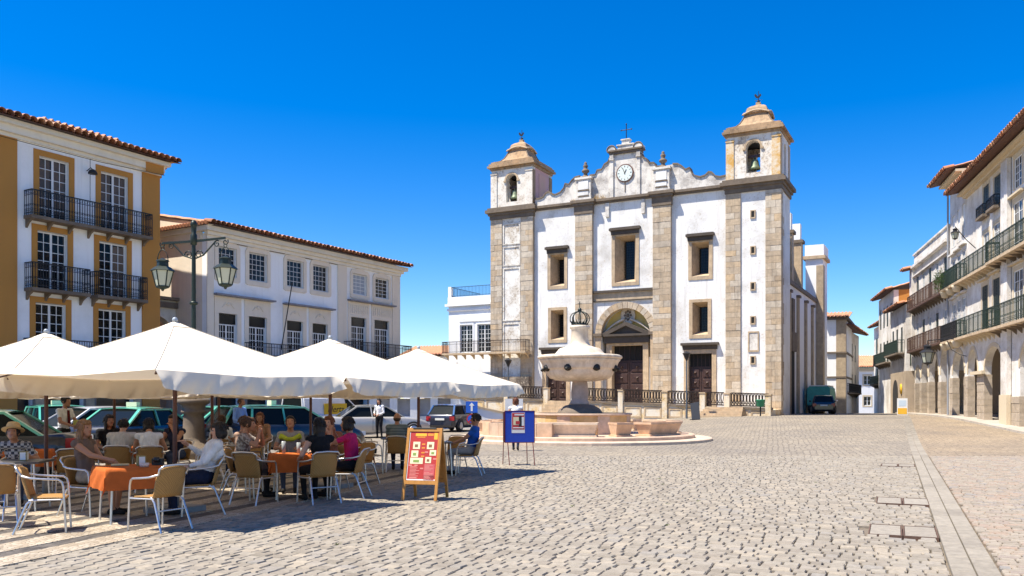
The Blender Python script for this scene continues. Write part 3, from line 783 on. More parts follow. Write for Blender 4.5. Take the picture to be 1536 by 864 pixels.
# towers
def tower(x0, x1, right_one):
    t = CP(G().box(x0+.06,x1-.06,.10,3.9,0,16.6), 'tower_wall', white_church if right_one else old_white)
    for k, (a, b) in enumerate(((x0,x0+1.08),(x1-1.1,x1))):
        q = G().box(a+.01,b-.01,.085,.3,0,16.6); st = q.obj('corner_strip', mortar, t)
    for k, (a, b) in enumerate(((x0,x0+1.08),(x1-1.1,x1))):
        stones(t, a, b, .3, 16.58, .09, 40+k+10*right_one, .36, .52, depth=.09)
    # right flank corner strip
    if right_one:
        rr = random.Random(9); z = .3
        while z < 16.5:
            h = min(rr.uniform(.36,.52), 16.58-z)
            link('stone_block', SB, t, (x1-.055, .09, z+.006), (0,0,0), (.08, rr.choice((.55,.85)), h-.012)); z += h
    c = G()
    c.box(x0-.05,x1+.05,-.05,3.95,16.6,16.92); c.box(x0-.16,x1+.16,-.16,4.06,16.922,17.12); c.box(x0-.34,x1+.34,-.34,4.2,17.122,17.38); c.box(x0-.2,x1+.2,-.2,4.1,17.382,17.55)
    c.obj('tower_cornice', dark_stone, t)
    # belfry
    bx0, bx1, by0, by1, z0, z1 = x0+.08, x1-.08, .06, 3.8, 17.552, 20.66
    xm = (bx0+bx1)/2; ax0, ax1 = xm-.50, xm+.50
    wm = plaster('belfry_white', (0.74,0.70,0.63), (0.54,0.40,0.22), 0.7, 1.0, 0.45, 0.62, flakes=0.95, flake_col=(0.28,0.22,0.17)) if right_one else plaster('belfry_cream', (0.72,0.68,0.60), (0.46,0.36,0.25), 0.6, 1.0, 0.46, 0.64, flakes=0.7, flake_col=(0.34,0.26,0.19))
    g = G().prism(rect(bx0,bx1,z0,z1), by0, by0+.55, [archpoly(ax0,ax1,17.95,19.72,12)]); bf = CP(g, 'belfry', wm)
    g = G().prism(rect(bx0,bx1,z0,z1), by1-.55, by1, [archpoly(ax0,ax1,17.95,19.72,12)]); g.obj('belfry_wall', wm, bf)
    ym = (by0+by1)/2
    M = Matrix(((0,-1,0,0),(1,0,0,0),(0,0,1,0),(0,0,0,1)))
    for xx, mm in ((bx0, wm), (bx1-.55, white_church if right_one else pink_plaster)):
        g = G().prism(rect(by0+.552,by1-.552,z0,z1), -(xx+.55), -xx, [archpoly(ym-.5,ym+.5,17.95,19.72,12)], M=M); g.obj('belfry_wall', mm, bf)
    if not right_one:
        g = G(); g.box(bx1+.002,bx1+.03,ym-.62,ym+.62,17.9,20.3); 
        g.obj('blocked_arch', plaster('pink_orange', (0.66,0.38,0.30), (0.60,0.46,0.26), 0.5, 1.4), bf)
    G().box(bx0+.5,bx1-.5,by0+.5,by1-.5,17.56,17.7).obj('belfry_floor', void, bf); G().box(bx0+.5,bx1-.5,by0+.5,by1-.5,20.5,20.64).obj('belfry_ceiling', void, bf)
    cor = ochre_plaster if right_one else cap_stone
    g = G()
    for a, b in ((bx0-.05,bx0+.52),(bx1-.58,bx1+.05)): G().box(a,b,by0-.06,by0-.002,17.56,20.3).box(a-.02,b+.02,by0-.1,by0-.002,20.302,20.44).obj('belfry_pilaster', ochre_plaster if right_one else wm, bf)
    for a, b in ((by0-.06,by0+.5),(by1-.5,by1)): G().box(bx1+.002,bx1+.055,a,b,17.56,20.44).obj('belfry_pilaster', trim_stone if right_one else cap_stone, bf)
    g = G().prism(arc(xm,19.72,.64,0,180,14)+arc(xm,19.72,.505,180,0,14), by0-.06, by0-.002); g.box(ax0-.22,ax0-.005,by0-.1,by0-.002,19.6,19.72); g.box(ax1+.005,ax1+.22,by0-.1,by0-.002,19.6,19.72); g.obj('arch_moulding', trim_stone, bf)
    # bell
    bz = 18.30
    g = G(); g.lathe([(.02,0),(.40,0),(.42,.04),(.36,.14),(.29,.34),(.26,.55),(.20,.68),(.07,.74),(.06,.86)], 16, (xm,by0+.62,bz)); bell = CP(g, 'bell', bronze)
    g = G(); g.box(xm-.48,xm+.48,by0+.55,by0+.69,bz+.86,bz+1.06); g.obj('headstock', wood_dark, bell); G().tube([(xm,by0+.62,bz-.06),(xm,by0+.62,bz+.4)],.04,6).obj('clapper', iron, bell)
    # upper cornice and ogee cap
    c = G()
    c.box(bx0-.08,bx1+.08,by0-.08,by1+.08,20.66,20.86); c.box(bx0-.28,bx1+.28,by0-.28,by1+.28,20.862,21.02); c.box(bx0-.18,bx1+.18,by0-.18,by1+.18,21.022,21.2); c.box(bx0-.04,bx1+.04,by0-.04,by1+.04,21.202,21.36)
    uc = CP(c, 'belfry_cornice', cap_stone)
    g = G(); hw = (bx1-bx0)/2
    prof = [(.96,21.362),(.96,21.42),(.82,21.45),(.71,21.56),(.60,21.78),(.52,22.05),(.45,22.36),(.42,22.50),(.48,22.54),(.48,22.62),(.41,22.66),(.39,22.80),(.36,22.98),(.26,23.14),(.15,23.24),(.085,23.32),(.085,23.5)]
    rings = [[(xm+i*hw*f,ym+j*hw*f,z) for i, j in ((-1,-1),(1,-1),(1,1),(-1,1))] for f, z in prof]
    g.loft(rings); cap = g.obj('cap', cap_stone, uc)
    for (mx, sgn) in ((0,1),(1,1),(2,1),(3,1)):     # shaped gablets on the four faces
        rot = Matrix.Translation((xm,ym,0)) @ Matrix.Rotation(R(90*mx),4,'Z')
        q = G().tube([(f*hw*.99,-f*hw*.99,z) for f, z in prof[2:8]], .055, 6); q.xf(rot); q.obj('hip_moulding', dark_stone, cap)
        q = G().tube([(s_*.50*hw,-hw*.50,22.46+.24*math.cos(s_*math.pi/2)) for s_ in [-1+i/6 for i in range(13)]], .065, 6); q.xf(rot); q.obj('eyebrow_moulding', trim_stone, cap)
    # weather vane
    g = G(); g.lathe([(.02,0),(.10,.06),(.12,.14),(.05,.22)], 10, (xm,ym,23.46)); g.tube([(xm,ym,23.5),(xm,ym,24.35)], .022, 6)
    g.tube([(xm-.26,ym,23.68),(xm+.26,ym,23.68)], .016, 5); g.tube([(xm,ym-.26,23.68),(xm,ym+.26,23.68)], .016, 5)
    rooster = [(-.26,23.98),(-.16,23.86),(-.02,23.82),(.08,23.86),(.16,23.98),(.22,24.04),(.15,24.1),(.12,24.18),(.07,24.1),(.03,24.0),(-.06,23.98),(-.14,24.1),(-.22,24.18),(-.3,24.12)]
    g.prism([(xm+a,b) for a,b in rooster], ym-.012, ym+.012); g.obj('weather_vane', iron, cap)
    return t
tl = tower(0.0, 3.9, False)
tr = tower(19.42, 23.34, True)
for z in (14.97,12.40,9.83,7.40,4.55):
    g = G(); g.box(21.25,21.47,.055,.098,z-.22,z+.22); w_ = g.obj('slit_window', void, tr)
    g = G(); g.prism(rect(21.17,21.55,z-.3,z+.3), .03, .097, [rect(21.251,21.469,z-.219,z+.219)]); g.obj('slit_frame', trim_stone, w_)
g = G().prism(rect(21.02,21.78,5.15,6.6), .04, .097, [rect(21.10,21.70,5.25,6.5)]); pl_ = g.obj('plaque', trim_stone, tr)
g = G().box(21.11,21.69,.075,.098,5.26,6.49); g.obj('plaque_field', parapet_m, pl_)
for i, (za, zb) in enumerate(((14.45,16.2),(12.7,14.3),(8.2,12.55),(3.2,8.0))):
    g = G().prism(rect(1.14,2.74,za,zb), .045, .097, [rect(1.26,2.62,za+.1,zb-.1)]); g.obj('tower_panel', parapet_m if i < 2 else old_white, tl)
# nave flank: aisle wall with buttresses, clerestory piers, sacristy block
g = G(); g.box(22.2,22.9,3.9,22.0,0,10.6); nv = CP(g, 'aisle_wall', white_wall)
g = G(); g.box(22.1,23.08,3.92,22.0,10.6,10.9); g.obj('aisle_cornice', dark_stone, nv)
g = G(); g.box(12.0,21.4,3.9,22.0,0,15.6); cl = CP(g, 'nave_wall', white_wall)
for i, y in enumerate((5.2, 9.2, 13.2, 17.0)):
    g = G(); g.box(22.9,23.08,y,y+.6,0,9.9); bt = CP(g, 'buttress', mortar)
    g = G(); g.box(22.85,23.2,y-.05,y+.65,9.902,10.1); g.obj('buttress_cap', dark_stone, bt)
for i, y in enumerate((6.5, 11.0)):
    g = G(); g.box(21.4,23.0,y,y+.9,10.9,14.6); g.obj('upper_pier', trim_stone, cl)
    g = G(); g.box(21.3,23.15,y-.1,y+1.0,14.6,14.85); g.obj('pier_cap', dark_stone, cl); g = G(); g.box(21.4,22.9,y+.1,y+.8,14.85,16.2); g.obj('pier_top', white_wall, cl)
g = G(); g.box(22.0,23.5,20.0,23.0,0,14.6); sac = CP(g, 'sacristy', white_wall)
g = G(); g.box(22.95,23.56,19.9,20.9,0,14.0); g.obj('corner_pier', mortar, sac)
g = G(); g.box(21.8,23.75,19.8,23.2,14.602,14.9); g.obj('sacristy_cornice', trim_stone, sac); g = G(); g.box(21.95,23.6,19.95,23.05,14.902,15.9); g.obj('sacristy_parapet', white_wall, sac)
g = G(); g.box(22.92,22.96,6.4,8.0,.6,5.5); CP(g, 'side_door', void); g = G(); g.box(22.92,23.1,6.2,8.2,5.5,7.0).box(22.92,23.05,6.7,7.7,7.0,9.6); CP(g, 'side_door_surround', dark_stone)

# ------------------------------------------------------------------ terrace in front of the church
TV = -3.2                                             # terrace front, in the church's own axes
terrace = thing('church_terrace', 'stone terrace wall with ochre stains in front of the church doors', 'terrace', (-1.7904, 70.718, 0.0), R(-27.4))
def tz(u): return 1.62 - 0.036*(u-10)
def gl(u, v):
    c, s = math.cos(R(-27.4)), math.sin(R(-27.4)); X = -1.7904 + c*u - s*v; Y = 70.718 + s*u + c*v
    return gz(X, Y)
tw_m = plaster('terrace_ochre_stain', (0.66,0.60,0.50), (0.62,0.40,0.12), 0.8, 0.8, 0.42, 0.6, flakes=0.5, flake_col=(0.24,0.18,0.12))
def seg(u0, u1, v0, v1, za, zb, zb2=None):
    zb2 = zb if zb2 is None else zb2
    return [(u0,v0,za),(u1,v0,za),(u1,v1,za),(u0,v1,za),(u0,v0,zb),(u1,v0,zb2),(u1,v1,zb2),(u0,v1,zb)]
BF = [(0,3,2,1),(4,5,6,7),(0,1,5,4),(1,2,6,5),(2,3,7,6),(3,0,4,7)]
spans = [(-4.5,-0.6),(-0.6,3.2),(3.2,6.6),(9.4,12.6),(12.6,15.9),(15.9,18.6),(20.3,23.3)]
for (a, b) in spans:
    g = G(); g.add(seg(a,b,TV,BY if False else -.02,-.3,tz(a)-.12,tz(b)-.12),BF); wl = g.obj('terrace_wall', tw_m, terrace)
    g = G(); g.add(seg(a-.01,b+.01,TV-.10,TV+.35,0,0),BF); g.v = [(x,y,(tz(x)-.118 if i < 4 else tz(x)+.02)) for i,(x,y,z) in enumerate(g.v)]; g.obj('coping', dark_stone, wl)
    # recessed panel frames on the wall
    g = G(); n = 2
    for i in range(n):
        x0, x1 = a+.25+(b-a-.3)*i/n, a+.05+(b-a-.3)*(i+1)/n
        g.prism(rect(x0,x1,.42,tz(a)-.3), TV-.03, TV-.001, [rect(x0+.12,x1-.12,.54,tz(a)-.42)])
    g.obj('wall_panel', trim_stone, wl)
# piers
for u in (-4.5,-0.6,3.2,6.6,9.4,12.6,15.9,18.6,20.3,23.05):
    g = G(); z = tz(u); g.box(u-.18,u+.18,TV-.14,TV+.30,-.3,z+.84); pr = g.obj('terrace_pier', tw_m, terrace)
    g = G(); g.box(u-.22,u+.22,TV-.18,TV+.34,z+.842,z+.92); g.obj('pier_cap', trim_stone, pr)
# wrought iron panels with oval loops
for (a, b) in spans + [(18.6,20.3)]:
    rl = thing('iron_railing', 'x', 'railing', (-1.7904, 70.718, 0.0), R(-27.4)); 
    g = G(); yv = TV+.1
    a2, b2 = a+.24, b-.24
    for dz in (.06, .92): g.bar((a2,yv,tz(a2)+dz+.02),(b2,yv,tz(b2)+dz+.02),.06,.07)
    g.bar((a2,yv,tz(a2)+.26),(b2,yv,tz(b2)+.26),.04,.045)
    g.obj('rail', iron_brown, rl)
    n = int((b2-a2)/.21); g = G()
    for i in range(n):
        x = a2+(i+.5)*(b2-a2)/n; z = tz(x)+.60
        g.tube([(x+.075*math.sin(2*math.pi*k/10),yv,z+.32*math.cos(2*math.pi*k/10)) for k in range(10)], .028, 4, closed=True)
        g.bar((x-.1,yv,tz(x)+.08),(x-.1,yv,tz(x)+.92),.034)
        g.tube([(x+.07*math.sin(2*math.pi*k/6),yv,tz(x)+.17+.07*math.cos(2*math.pi*k/6)) for k in range(6)], .02, 4, closed=True)
    g.obj('loop_bars', iron_brown, rl)
    i = (spans + [(18.6,20.3)]).index((a, b))
    rl['label'] = ['wrought iron railing under the balcony of the left tower','wrought iron railing panel at the foot of the left tower','wrought iron railing left of the fountain bowl before the left church door',
                   'wrought iron railing panel before the central church door','wrought iron railing between central door and right pilaster','wrought iron railing before the right church door',
                   'rightmost wrought iron railing before the right bell tower','low iron gate at the head of the right terrace steps'][i]
    rl['category'] = 'gate' if i == 7 else 'railing'; rl['group'] = 'terrace railings'
# steps
def flight(u0, u1, n, name_lbl):
    st = thing('stone_steps', name_lbl, 'steps', (-1.7904, 70.718, 0.0), R(-27.4))
    um = (u0+u1)/2; top = tz(um); 
    for i in range(n):
        v1 = TV - 0.36*(n-i-1); 
        z = gl(um, v1-.36) ; zz = z + (top - z)*(i+1)/(n+0.0) - .05
        g = G(); g.box(u0-.05*(n-i),u1+.05*(n-i),v1-.36,TV+.2+.001*i,-.3,zz); g.obj('step', trim_stone, st)
flight(6.9, 9.1, 6, 'central flight of stone steps up to the church terrace behind the fountain')
flight(18.9, 21.4, 5, 'stone steps to the terrace beside the right bell tower')
g = G(); g.bar((9.2,TV-2.1,1.0),(9.2,TV,2.5),.05); g.bar((9.2,TV-2.1,.1),(9.2,TV-2.1,1.0),.05); hr = thing('handrail', 'dark handrail sloping down beside the central terrace steps', 'handrail', (-1.7904,70.718,0), R(-27.4)); g.obj('rail', iron, hr)
for (a, b) in ((6.6,9.4),(18.6,20.3)):
    g = G(); g.add(seg(a+.01,b-.01,TV+.02,-.03,-.3,tz(a)-.13,tz(b)-.13),BF); g.obj('terrace_floor', trim_stone, terrace)

# ------------------------------------------------------------------ fountain
FX, FY = 2.85, 35.9
fountain = thing('fountain', 'pale marble fountain with covered bowl on a column and crown finial', 'fountain', (FX, FY, 0))
def ring_poly(r, n=8, rot=22.5): return [(r*math.cos(R(rot+360*i/n)), r*math.sin(R(rot+360*i/n))) for i in range(n)]
step_m = stone('fountain_step', [(0.52,0.38,0.26),(0.62,0.50,0.38),(0.50,0.33,0.22)], per_object=True, scale=3.0, bump=0.3, rough=0.7, grime_amt=0.25)
g = G(); g.lathe([(.1,-.2),(5.45,-.2),(5.45,.10),(5.40,.13),(.1,.13)], 48, smooth=False); g.obj('platform', step_m, fountain)
g = G(); g.lathe([(.1,.132),(4.75,.132),(4.75,.24),(4.7,.27),(.1,.27)], 48, smooth=False); g.obj('platform', step_m, fountain)
wall_st = stone('basin_block', [(0.54,0.38,0.25),(0.64,0.50,0.36),(0.58,0.37,0.22),(0.50,0.37,0.27)], per_object=True, scale=2.5, bump=0.25, rough=0.7, grime=(0.34,0.2,0.1), grime_amt=0.4)
yellow_st = stone('basin_yellow', [(0.56,0.36,0.13),(0.66,0.47,0.24)], per_object=True, scale=2.0, bump=0.3, grime=(0.3,0.16,0.06), grime_amt=0.6)
# central basin wall of slabs
nb = 24
for i in range(nb):
    a0, a1 = 360*i/nb+.12, 360*(i+1)/nb-.12
    out = [(2.12*math.cos(R(a)),2.12*math.sin(R(a))) for a in (a0,(a0+a1)/2,a1)]; inn = [(1.85*math.cos(R(a)),1.85*math.sin(R(a))) for a in (a0,(a0+a1)/2,a1)]
    ring = out + inn[::-1]
    g = G(); g.loft([[(x,y,z) for x,y in ring] for z in (.27,1.02)]); b_ = g.obj('basin_slab', yellow_st if i % 3 != 1 else wall_st, fountain)
g = G(); n = 48
prof = [(1.82,1.022),(2.17,1.022),(2.19,1.06),(2.17,1.11),(1.84,1.11)]
g.loft([[(r_*math.cos(2*math.pi*k/n), r_*math.sin(2*math.pi*k/n), z) for r_, z in prof] for k in range(n+1)], closed=True, caps=False); g.obj('basin_rim', wall_st, fountain, recalc=True)
m_w, nt_w, b_w = nmat('basin_water'); b_w.inputs['Base Color'].default_value = (0.02,0.035,0.03,1); b_w.inputs['Roughness'].default_value = 0.05
g = G(); g.lathe([(.3,.9),(1.86,.9),(1.86,.92),(.3,.92)], 40, smooth=False); g.obj('water', m_w, fountain)
# ring of tapered troughs
def trough(ang, l, rad):
    c, s = math.cos(R(ang)), math.sin(R(ang)); tx, ty = -s, c
    def P(a, b, z): return (rad*c + b*c + a*tx, rad*s + b*s + a*ty, z)
    h0, h1 = .27, .80
    def rg(k, w0, w1, z): return [P(-l/2*k,w0,z),P(l/2*k,w0,z),P(l/2*k,w1,z),P(-l/2*k,w1,z)]
    g = G(); g.loft([rg(1.0,-.34,.34,h0), rg(1.0,-.34,.34,h0+.06), rg(.90,-.24,.22,h0+.07), rg(1.0,-.36,.36,h1-.09), rg(1.03,-.40,.40,h1-.08), rg(1.03,-.40,.40,h1), rg(.94,-.30,.30,h1), rg(.92,-.28,.28,h1-.2)]); g.obj('trough', wall_st, fountain)
for ang in (-101,-42,18,78,138,198): trough(ang, 2.2, 3.85)
for ang in (-71,-12,48,108,168,228): trough(ang, .66, 3.85)
for i, ang in enumerate((-112,-120,-128,-136,-144,-152)):     # dressed blocks of the left bench wall
    c, s = math.cos(R(ang)), math.sin(R(ang)); g = G(); g.obox((4.25*c,4.25*s,.52), (-s*.30,c*.30,0), (c*.16,s*.16,0), (0,0,.245)); g.obj('bench_block', wall_st, fountain)
# column, bowl, lid and neck
g = G(); g.lathe([(.05,.9),(1.0,.9),(.98,1.1),(.86,1.28),(.62,1.42),(.42,1.47),(.05,1.47)], 32); g.obj('column_foot', dark_stone, fountain)
g = G(); g.lathe([(.05,1.47),(.40,1.47),(.40,1.56),(.34,1.62),(.36,1.75),(.37,1.95),(.33,2.3),(.30,2.5),(.36,2.55),(.36,2.62),(.05,2.62)], 24); g.obj('column', stone('column_marble', [(0.42,0.31,0.25),(0.52,0.41,0.34)], per_object=False, rough=0.6, bump=0.2), fountain)
g = G(); g.lathe([(.05,2.45),(.60,2.44),(1.02,2.49),(1.26,2.57),(1.38,2.70),(1.45,2.86),(1.46,2.94),(1.54,2.96),(1.55,3.02),(1.58,3.12),(1.64,3.24),(1.69,3.30),(1.70,3.36),(.05,3.36)], 40); bowl = g.obj('bowl', marble, fountain)
g = G(); g.lathe([(.05,3.362),(1.72,3.362),(1.78,3.41),(1.77,3.49),(1.68,3.53),(1.66,3.535),(1.30,3.56),(1.06,3.59),(1.04,3.60),(.96,3.69),(.88,3.79),(.82,3.83),(.80,3.835),(.62,3.88),(.46,3.95),(.40,4.03),(.37,4.15),(.35,4.60),(.42,4.68),(.42,4.78),(.05,4.78)], 40); g.obj('lid', marble, fountain)
for i in range(8):
    a = R(-90 + 22 + 45*i); c, s = math.cos(a), math.sin(a)
    g = G(); g.ell((1.50*c,1.50*s,2.98),.16,.16,.15,10,6); g.ell((1.68*c,1.68*s,2.92),.08,.08,.06,8,5)
    g.obj('spout_mask', plain('verdigris_bronze', (0.03,0.028,0.024), 0.5, 0.5, 0.3, 9), fountain)
g = G(); green_i = plain('dark_green_bronze', (0.03,0.04,0.035), 0.45, 0.6, 0.3, 9)
g.lathe([(.05,4.782),(.34,4.782),(.36,4.84),(.30,4.86),(.05,4.86)], 20); 
for k in range(16):
    a = 2*math.pi*k/16; b = a + math.pi/16
    g.add([(.33*math.cos(a-.17),.33*math.sin(a-.17),4.85),(.33*math.cos(a+.17),.33*math.sin(a+.17),4.85),(.46*math.cos(a),.46*math.sin(a),5.02)], [(0,1,2),(2,1,0)])
for k in range(8):
    a = 2*math.pi*k/8
    g.tube([(r_*math.cos(a), r_*math.sin(a), z) for r_, z in ((.33,4.86),(.40,5.0),(.40,5.15),(.32,5.28),(.16,5.36),(.03,5.38))], .022, 6)
g.lathe([(.02,5.34),(.07,5.38),(.09,5.44),(.05,5.52),(.02,5.54)], 10); g.tube([(0,0,5.5),(0,0,5.80)], .018, 5); g.tube([(-.09,0,5.70),(.09,0,5.70)], .016, 5)
g.obj('crown_finial', green_i, fountain)

# ------------------------------------------------------------------ generic facade pieces
def window(parent, x0, x1, z0, z1, y, fm, cols, rows, panes=True, leaves=2, bar=.028, fw=.06, gm=None, depth=.05):
    """sash: outer frame, meeting stile, glazing bars; panes set back"""
    g = G().prism(rect(x0,x1,z0,z1), y, y+depth, [rect(x0+fw,x1-fw,z0+fw,z1-fw)])
    w = g.obj('window', fm, parent)
    lw = (x1-x0-2*fw)/leaves; g = G()
    for l in range(1, leaves): x = x0+fw+l*lw; g.box(x-fw*.8,x+fw*.8,y+.002,y+depth-.002,z0+fw,z1-fw)
    ph = (z1-z0-2*fw)/rows
    for l in range(leaves):
        a, b = x0+fw+l*lw+(fw*.8 if l else 0), x0+fw+(l+1)*lw-(fw*.8 if l < leaves-1 else 0)
        for c in range(1, cols): x = a+(b-a)*c/cols; g.box(x-bar/2,x+bar/2,y+.012,y+depth-.012,z0+fw,z1-fw)
        for r_ in range(1, rows): z = z0+fw+ph*r_; g.box(a,b,y+.009,y+depth-.009,z-bar/2,z+bar/2)
    g.obj('glazing_bars', fm, w)
    gm = gm or pane_m
    if panes:
        for l in range(leaves):
            a, b = x0+fw+l*lw+(fw*.8 if l else 0), x0+fw+(l+1)*lw-(fw*.8 if l < leaves-1 else 0)
            for c in range(cols):
                for r_ in range(rows):
                    xa = a+(b-a)*c/cols; xb = a+(b-a)*(c+1)/cols
                    G().box(xa+.012,xb-.012,y+depth*.4,y+depth*.6,z0+fw+ph*r_+.012,z0+fw+ph*(r_+1)-.012).obj('pane', gm, w)
    else:
        G().box(x0+fw,x1-fw,y+depth*.45,y+depth*.6,z0+fw,z1-fw).obj('pane', gm, w)
    return w
def tile_roof(parent, x0, x1, y0, y1, z0, z1, soff=True, pitch=.32, ends=True, name='roof', soffit=None):
    """corrugated clay roof rising from the eave (y0,z0) to the ridge (y1,z1); eave tiles are single pieces"""
    n = int((x1-x0)/pitch); pitch = (x1-x0)/n; m = 10
    g = G(); vs = []; nn = n*4+1
    for j in range(m+1):
        t = j/m
        for i in range(nn):
            ph = (i % 4)/4.0; x = x0+pitch*i/4
            vs.append((x, y0+(y1-y0)*t, z0+(z1-z0)*t + .10*max(0, math.sin(2*math.pi*ph)) - .02*(1 if ph > .5 else 0) + (.02 if j % 2 else 0)))
    g.add(vs, [(j*nn+i,j*nn+i+1,(j+1)*nn+i+1,(j+1)*nn+i) for j in range(m) for i in range(nn-1)], True)
    rf = g.obj(name, tile_roof_m, parent)
    sl = math.atan2(z1-z0, y1-y0)
    tg = G(); q = 8; a, b, L_ = .15, .18, .6
    ring = lambda y, r_: [(r_*math.cos(math.pi*k/q), y, r_*math.sin(math.pi*k/q)) for k in range(q+1)]+[((r_-.018)*math.cos(math.pi*k/q), y, (r_-.018)*math.sin(math.pi*k/q)) for k in range(q,-1,-1)]
    tg.loft([ring(0,b), ring(L_,a)], smooth=False)
    me = tg.mesh('roof_tile', tile_m)
    rr = random.Random(n)
    if ends:
        for i in range(n):
            link('roof_tile', me, rf, (x0+pitch*(i+.25)+rr.uniform(-.012,.012), y0-.13+rr.uniform(-.02,.02), z0+rr.uniform(-.005,.015)), (sl+rr.uniform(-.03,.03),0,rr.uniform(-.05,.05)), (1,1,1))
    if soff:
        g = G(); g.add([(x0,y0-.02,z0-.05),(x1,y0-.02,z0-.05),(x1,y1,z1-.05),(x0,y1,z1-.05),(x0,y0-.02,z0-.03),(x1,y0-.02,z0-.03),(x1,y1,z1-.03),(x0,y1,z1-.03)], BF); g.obj('soffit', soffit or soffit_m, rf)
    return rf
tile_roof_m = stone('clay_tile_field', [(0.36,0.15,0.075),(0.50,0.26,0.14),(0.43,0.19,0.10)], per_object=False, scale=6.0, bump=0.3, grime=(0.12,0.09,0.07), grime_amt=0.6)
def balcony(parent, x0, x1, y, z, d=.75, h=1.0, mat=None, slab=None, bars=True, scroll=False, brackets=True, bmat=None, returns=True, spacing=.115):
    """slab on brackets with a bar railing returning to the wall"""
    mat = mat or iron
    g = G(); g.box(x0,x1,y-d,y-.002,z-.14,z); b_ = g.obj('balcony', slab or dark_stone, parent)
    if brackets:
        n = max(2, int((x1-x0)/.85)); 
        for i in range(n+1):
            x = x0+.12+(x1-x0-.24)*i/n
            M = Matrix(((0,1,0,x),(1,0,0,0),(0,0,1,0),(0,0,0,1)))
            q = G().prism([(y-d*.8,z-.14),(y-.004,z-.14),(y-.004,z-.5),(y-d*.3,z-.3)], -.05, .05, M=M); q.obj('bracket', bmat or dark_stone, b_, recalc=True)
    g = G(); yf = y-d+.04
    runs = [((x0+.03,yf),(x1-.03,yf))] + ([((x0+.03,yf),(x0+.03,y-.02)),((x1-.03,yf),(x1-.03,y-.02))] if returns else [])
    for p, q in runs:
        for zz, t in ((z+h,.045),(z+h-.2,.022),(z+.10,.03)): g.bar((p[0],p[1],zz),(q[0],q[1],zz),t,t)
        l = math.hypot(q[0]-p[0],q[1]-p[1]); n = max(2, int(l/spacing))
        for i in range(n+1):
            t = i/n; x, yy = p[0]+(q[0]-p[0])*t, p[1]+(q[1]-p[1])*t
            g.bar((x,yy,z),(x,yy,z+h),.020 if i % 6 else .034)
            if scroll and i < n:
                dx, dy = (q[0]-p[0])/n, (q[1]-p[1])/n
                for zc, r_ in ((z+.22,.05),(z+h-.10,.05),(z+.42,.04)):
                    g.tube([(x+dx*(.5+r_/.115*math.sin(a_)),yy+dy*(.5+r_/.115*math.sin(a_)),zc+r_*math.cos(a_)) for a_ in [2*math.pi*k/6 for k in range(6)]], .009, 4, closed=True)
    g.obj('railing', mat, b_)
    return b_

# ------------------------------------------------------------------ left building, white with ochre pilasters
LBO = (-19.9, 37.0, 0.0); LBR = R(59.25)
lbm_white = plaster('shaded_white_render', (0.87,0.87,0.86), (0.55,0.52,0.48), 0.5, 0.4, 0.5, 0.75)
lbm_ochre = plaster('ochre_paint', (0.47,0.215,0.042), (0.38,0.17,0.045), 0.35, 0.5)
lbm_cream = plaster('cream_cornice', (0.76,0.71,0.61), (0.52,0.46,0.37), 0.45, 0.8)
left_b = thing('ochre_trimmed_house', 'four storey white house with ochre pilasters and iron balconies at the left edge', 'house', LBO, LBR)
wins3 = [(-.62,.72,9.45,12.12),(2.22,3.62,9.45,12.12)]
wins2 = [(-.70,.66,6.40,8.92),(2.14,3.56,6.40,8.92)]
wins1 = [(-.78,.58,3.35,5.83),(2.10,3.50,3.35,5.83)]
shops = [(-5.6,-3.2,.1,2.75),(-2.6,-.9,.1,2.75),(-.3,1.4,.1,2.75),(2.0,3.9,.1,2.75)]
g = G().prism(rect(-6.5,5.28,-.3,13.0), 0, .35, [rect(*w) for w in wins3+wins2+wins1+shops]); g.obj('wall', lbm_white, left_b)
g = G(); g.box(-6.5,5.278,.36,8.0,-.3,13.0); 
g = G(); g.box(-6.4,5.2,.75,1.0,-.3,12.9); g.obj('room_backing', void, left_b)
g = G(); g.box(4.93,5.28,.351,9.0,-.3,13.0); g.obj('wall', lbm_ochre, left_b)
g = G(); g.box(4.35,5.31,-.07,-.001,-.3,12.55); g.obj('pilaster', lbm_ochre, left_b)
g = G(); g.box(-3.6,-.95-.62,-.07,-.001,-.3,12.55); g.obj('pilaster', lbm_ochre, left_b)
curt = fabric('lace_curtain', (0.80,0.58,0.42), 0.0)
for (x0,x1,z0,z1), r_ in [(w,6) for w in wins3]+[(w,6) for w in wins2]+[(w,6) for w in wins1]:
    g = G().prism(rect(x0-.24,x1+.24,z0-.02,z1+.24), -.035, .02, [rect(x0+.002,x1-.002,z0-.01,z1-.002)]); sr = g.obj('window_surround', lbm_ochre, left_b)
    window(left_b, x0+.02, x1-.02, z0, z1-.02, .12, frame_white, 2, r_, panes=True, gm=clear_glass('clear_pane'))
    if z0 > 9: 
        for a, b in ((x0+.1,(x0+x1)/2-.08),((x0+x1)/2+.08,x1-.1)): G().box(a,b,.19,.20,z0+.3,z1-.1).obj('curtain', curt, left_b)
G().box(2.9,3.5,.19,.20,6.6,8.8).obj('curtain', curt, left_b)
balcony(left_b, -1.28, 4.52, -.002, 9.42, .62, 1.05, scroll=True)
balcony(left_b, -1.26, 1.36, -.002, 6.38, .62, 1.05, scroll=True)
balcony(left_b, 1.70, 4.25, -.002, 6.38, .62, 1.05, scroll=True)
balcony(left_b, -1.3, 4.3, -.002, 3.3, .5, .95, scroll=False)
g = G(); g.box(-6.5,5.32,-.12,-.001,12.552,12.70); g.box(-6.5,5.42,-.30,-.001,12.702,13.0); g.box(-6.5,5.6,-.52,.0,13.002,13.2); g.obj('cornice', lbm_cream, left_b)
g = G(); g.box(5.29,5.46,.0,8.0,12.5,13.0); g.box(5.30,5.75,-.0,8.0,13.002,13.2); g.obj('cornice', lbm_ochre, left_b)
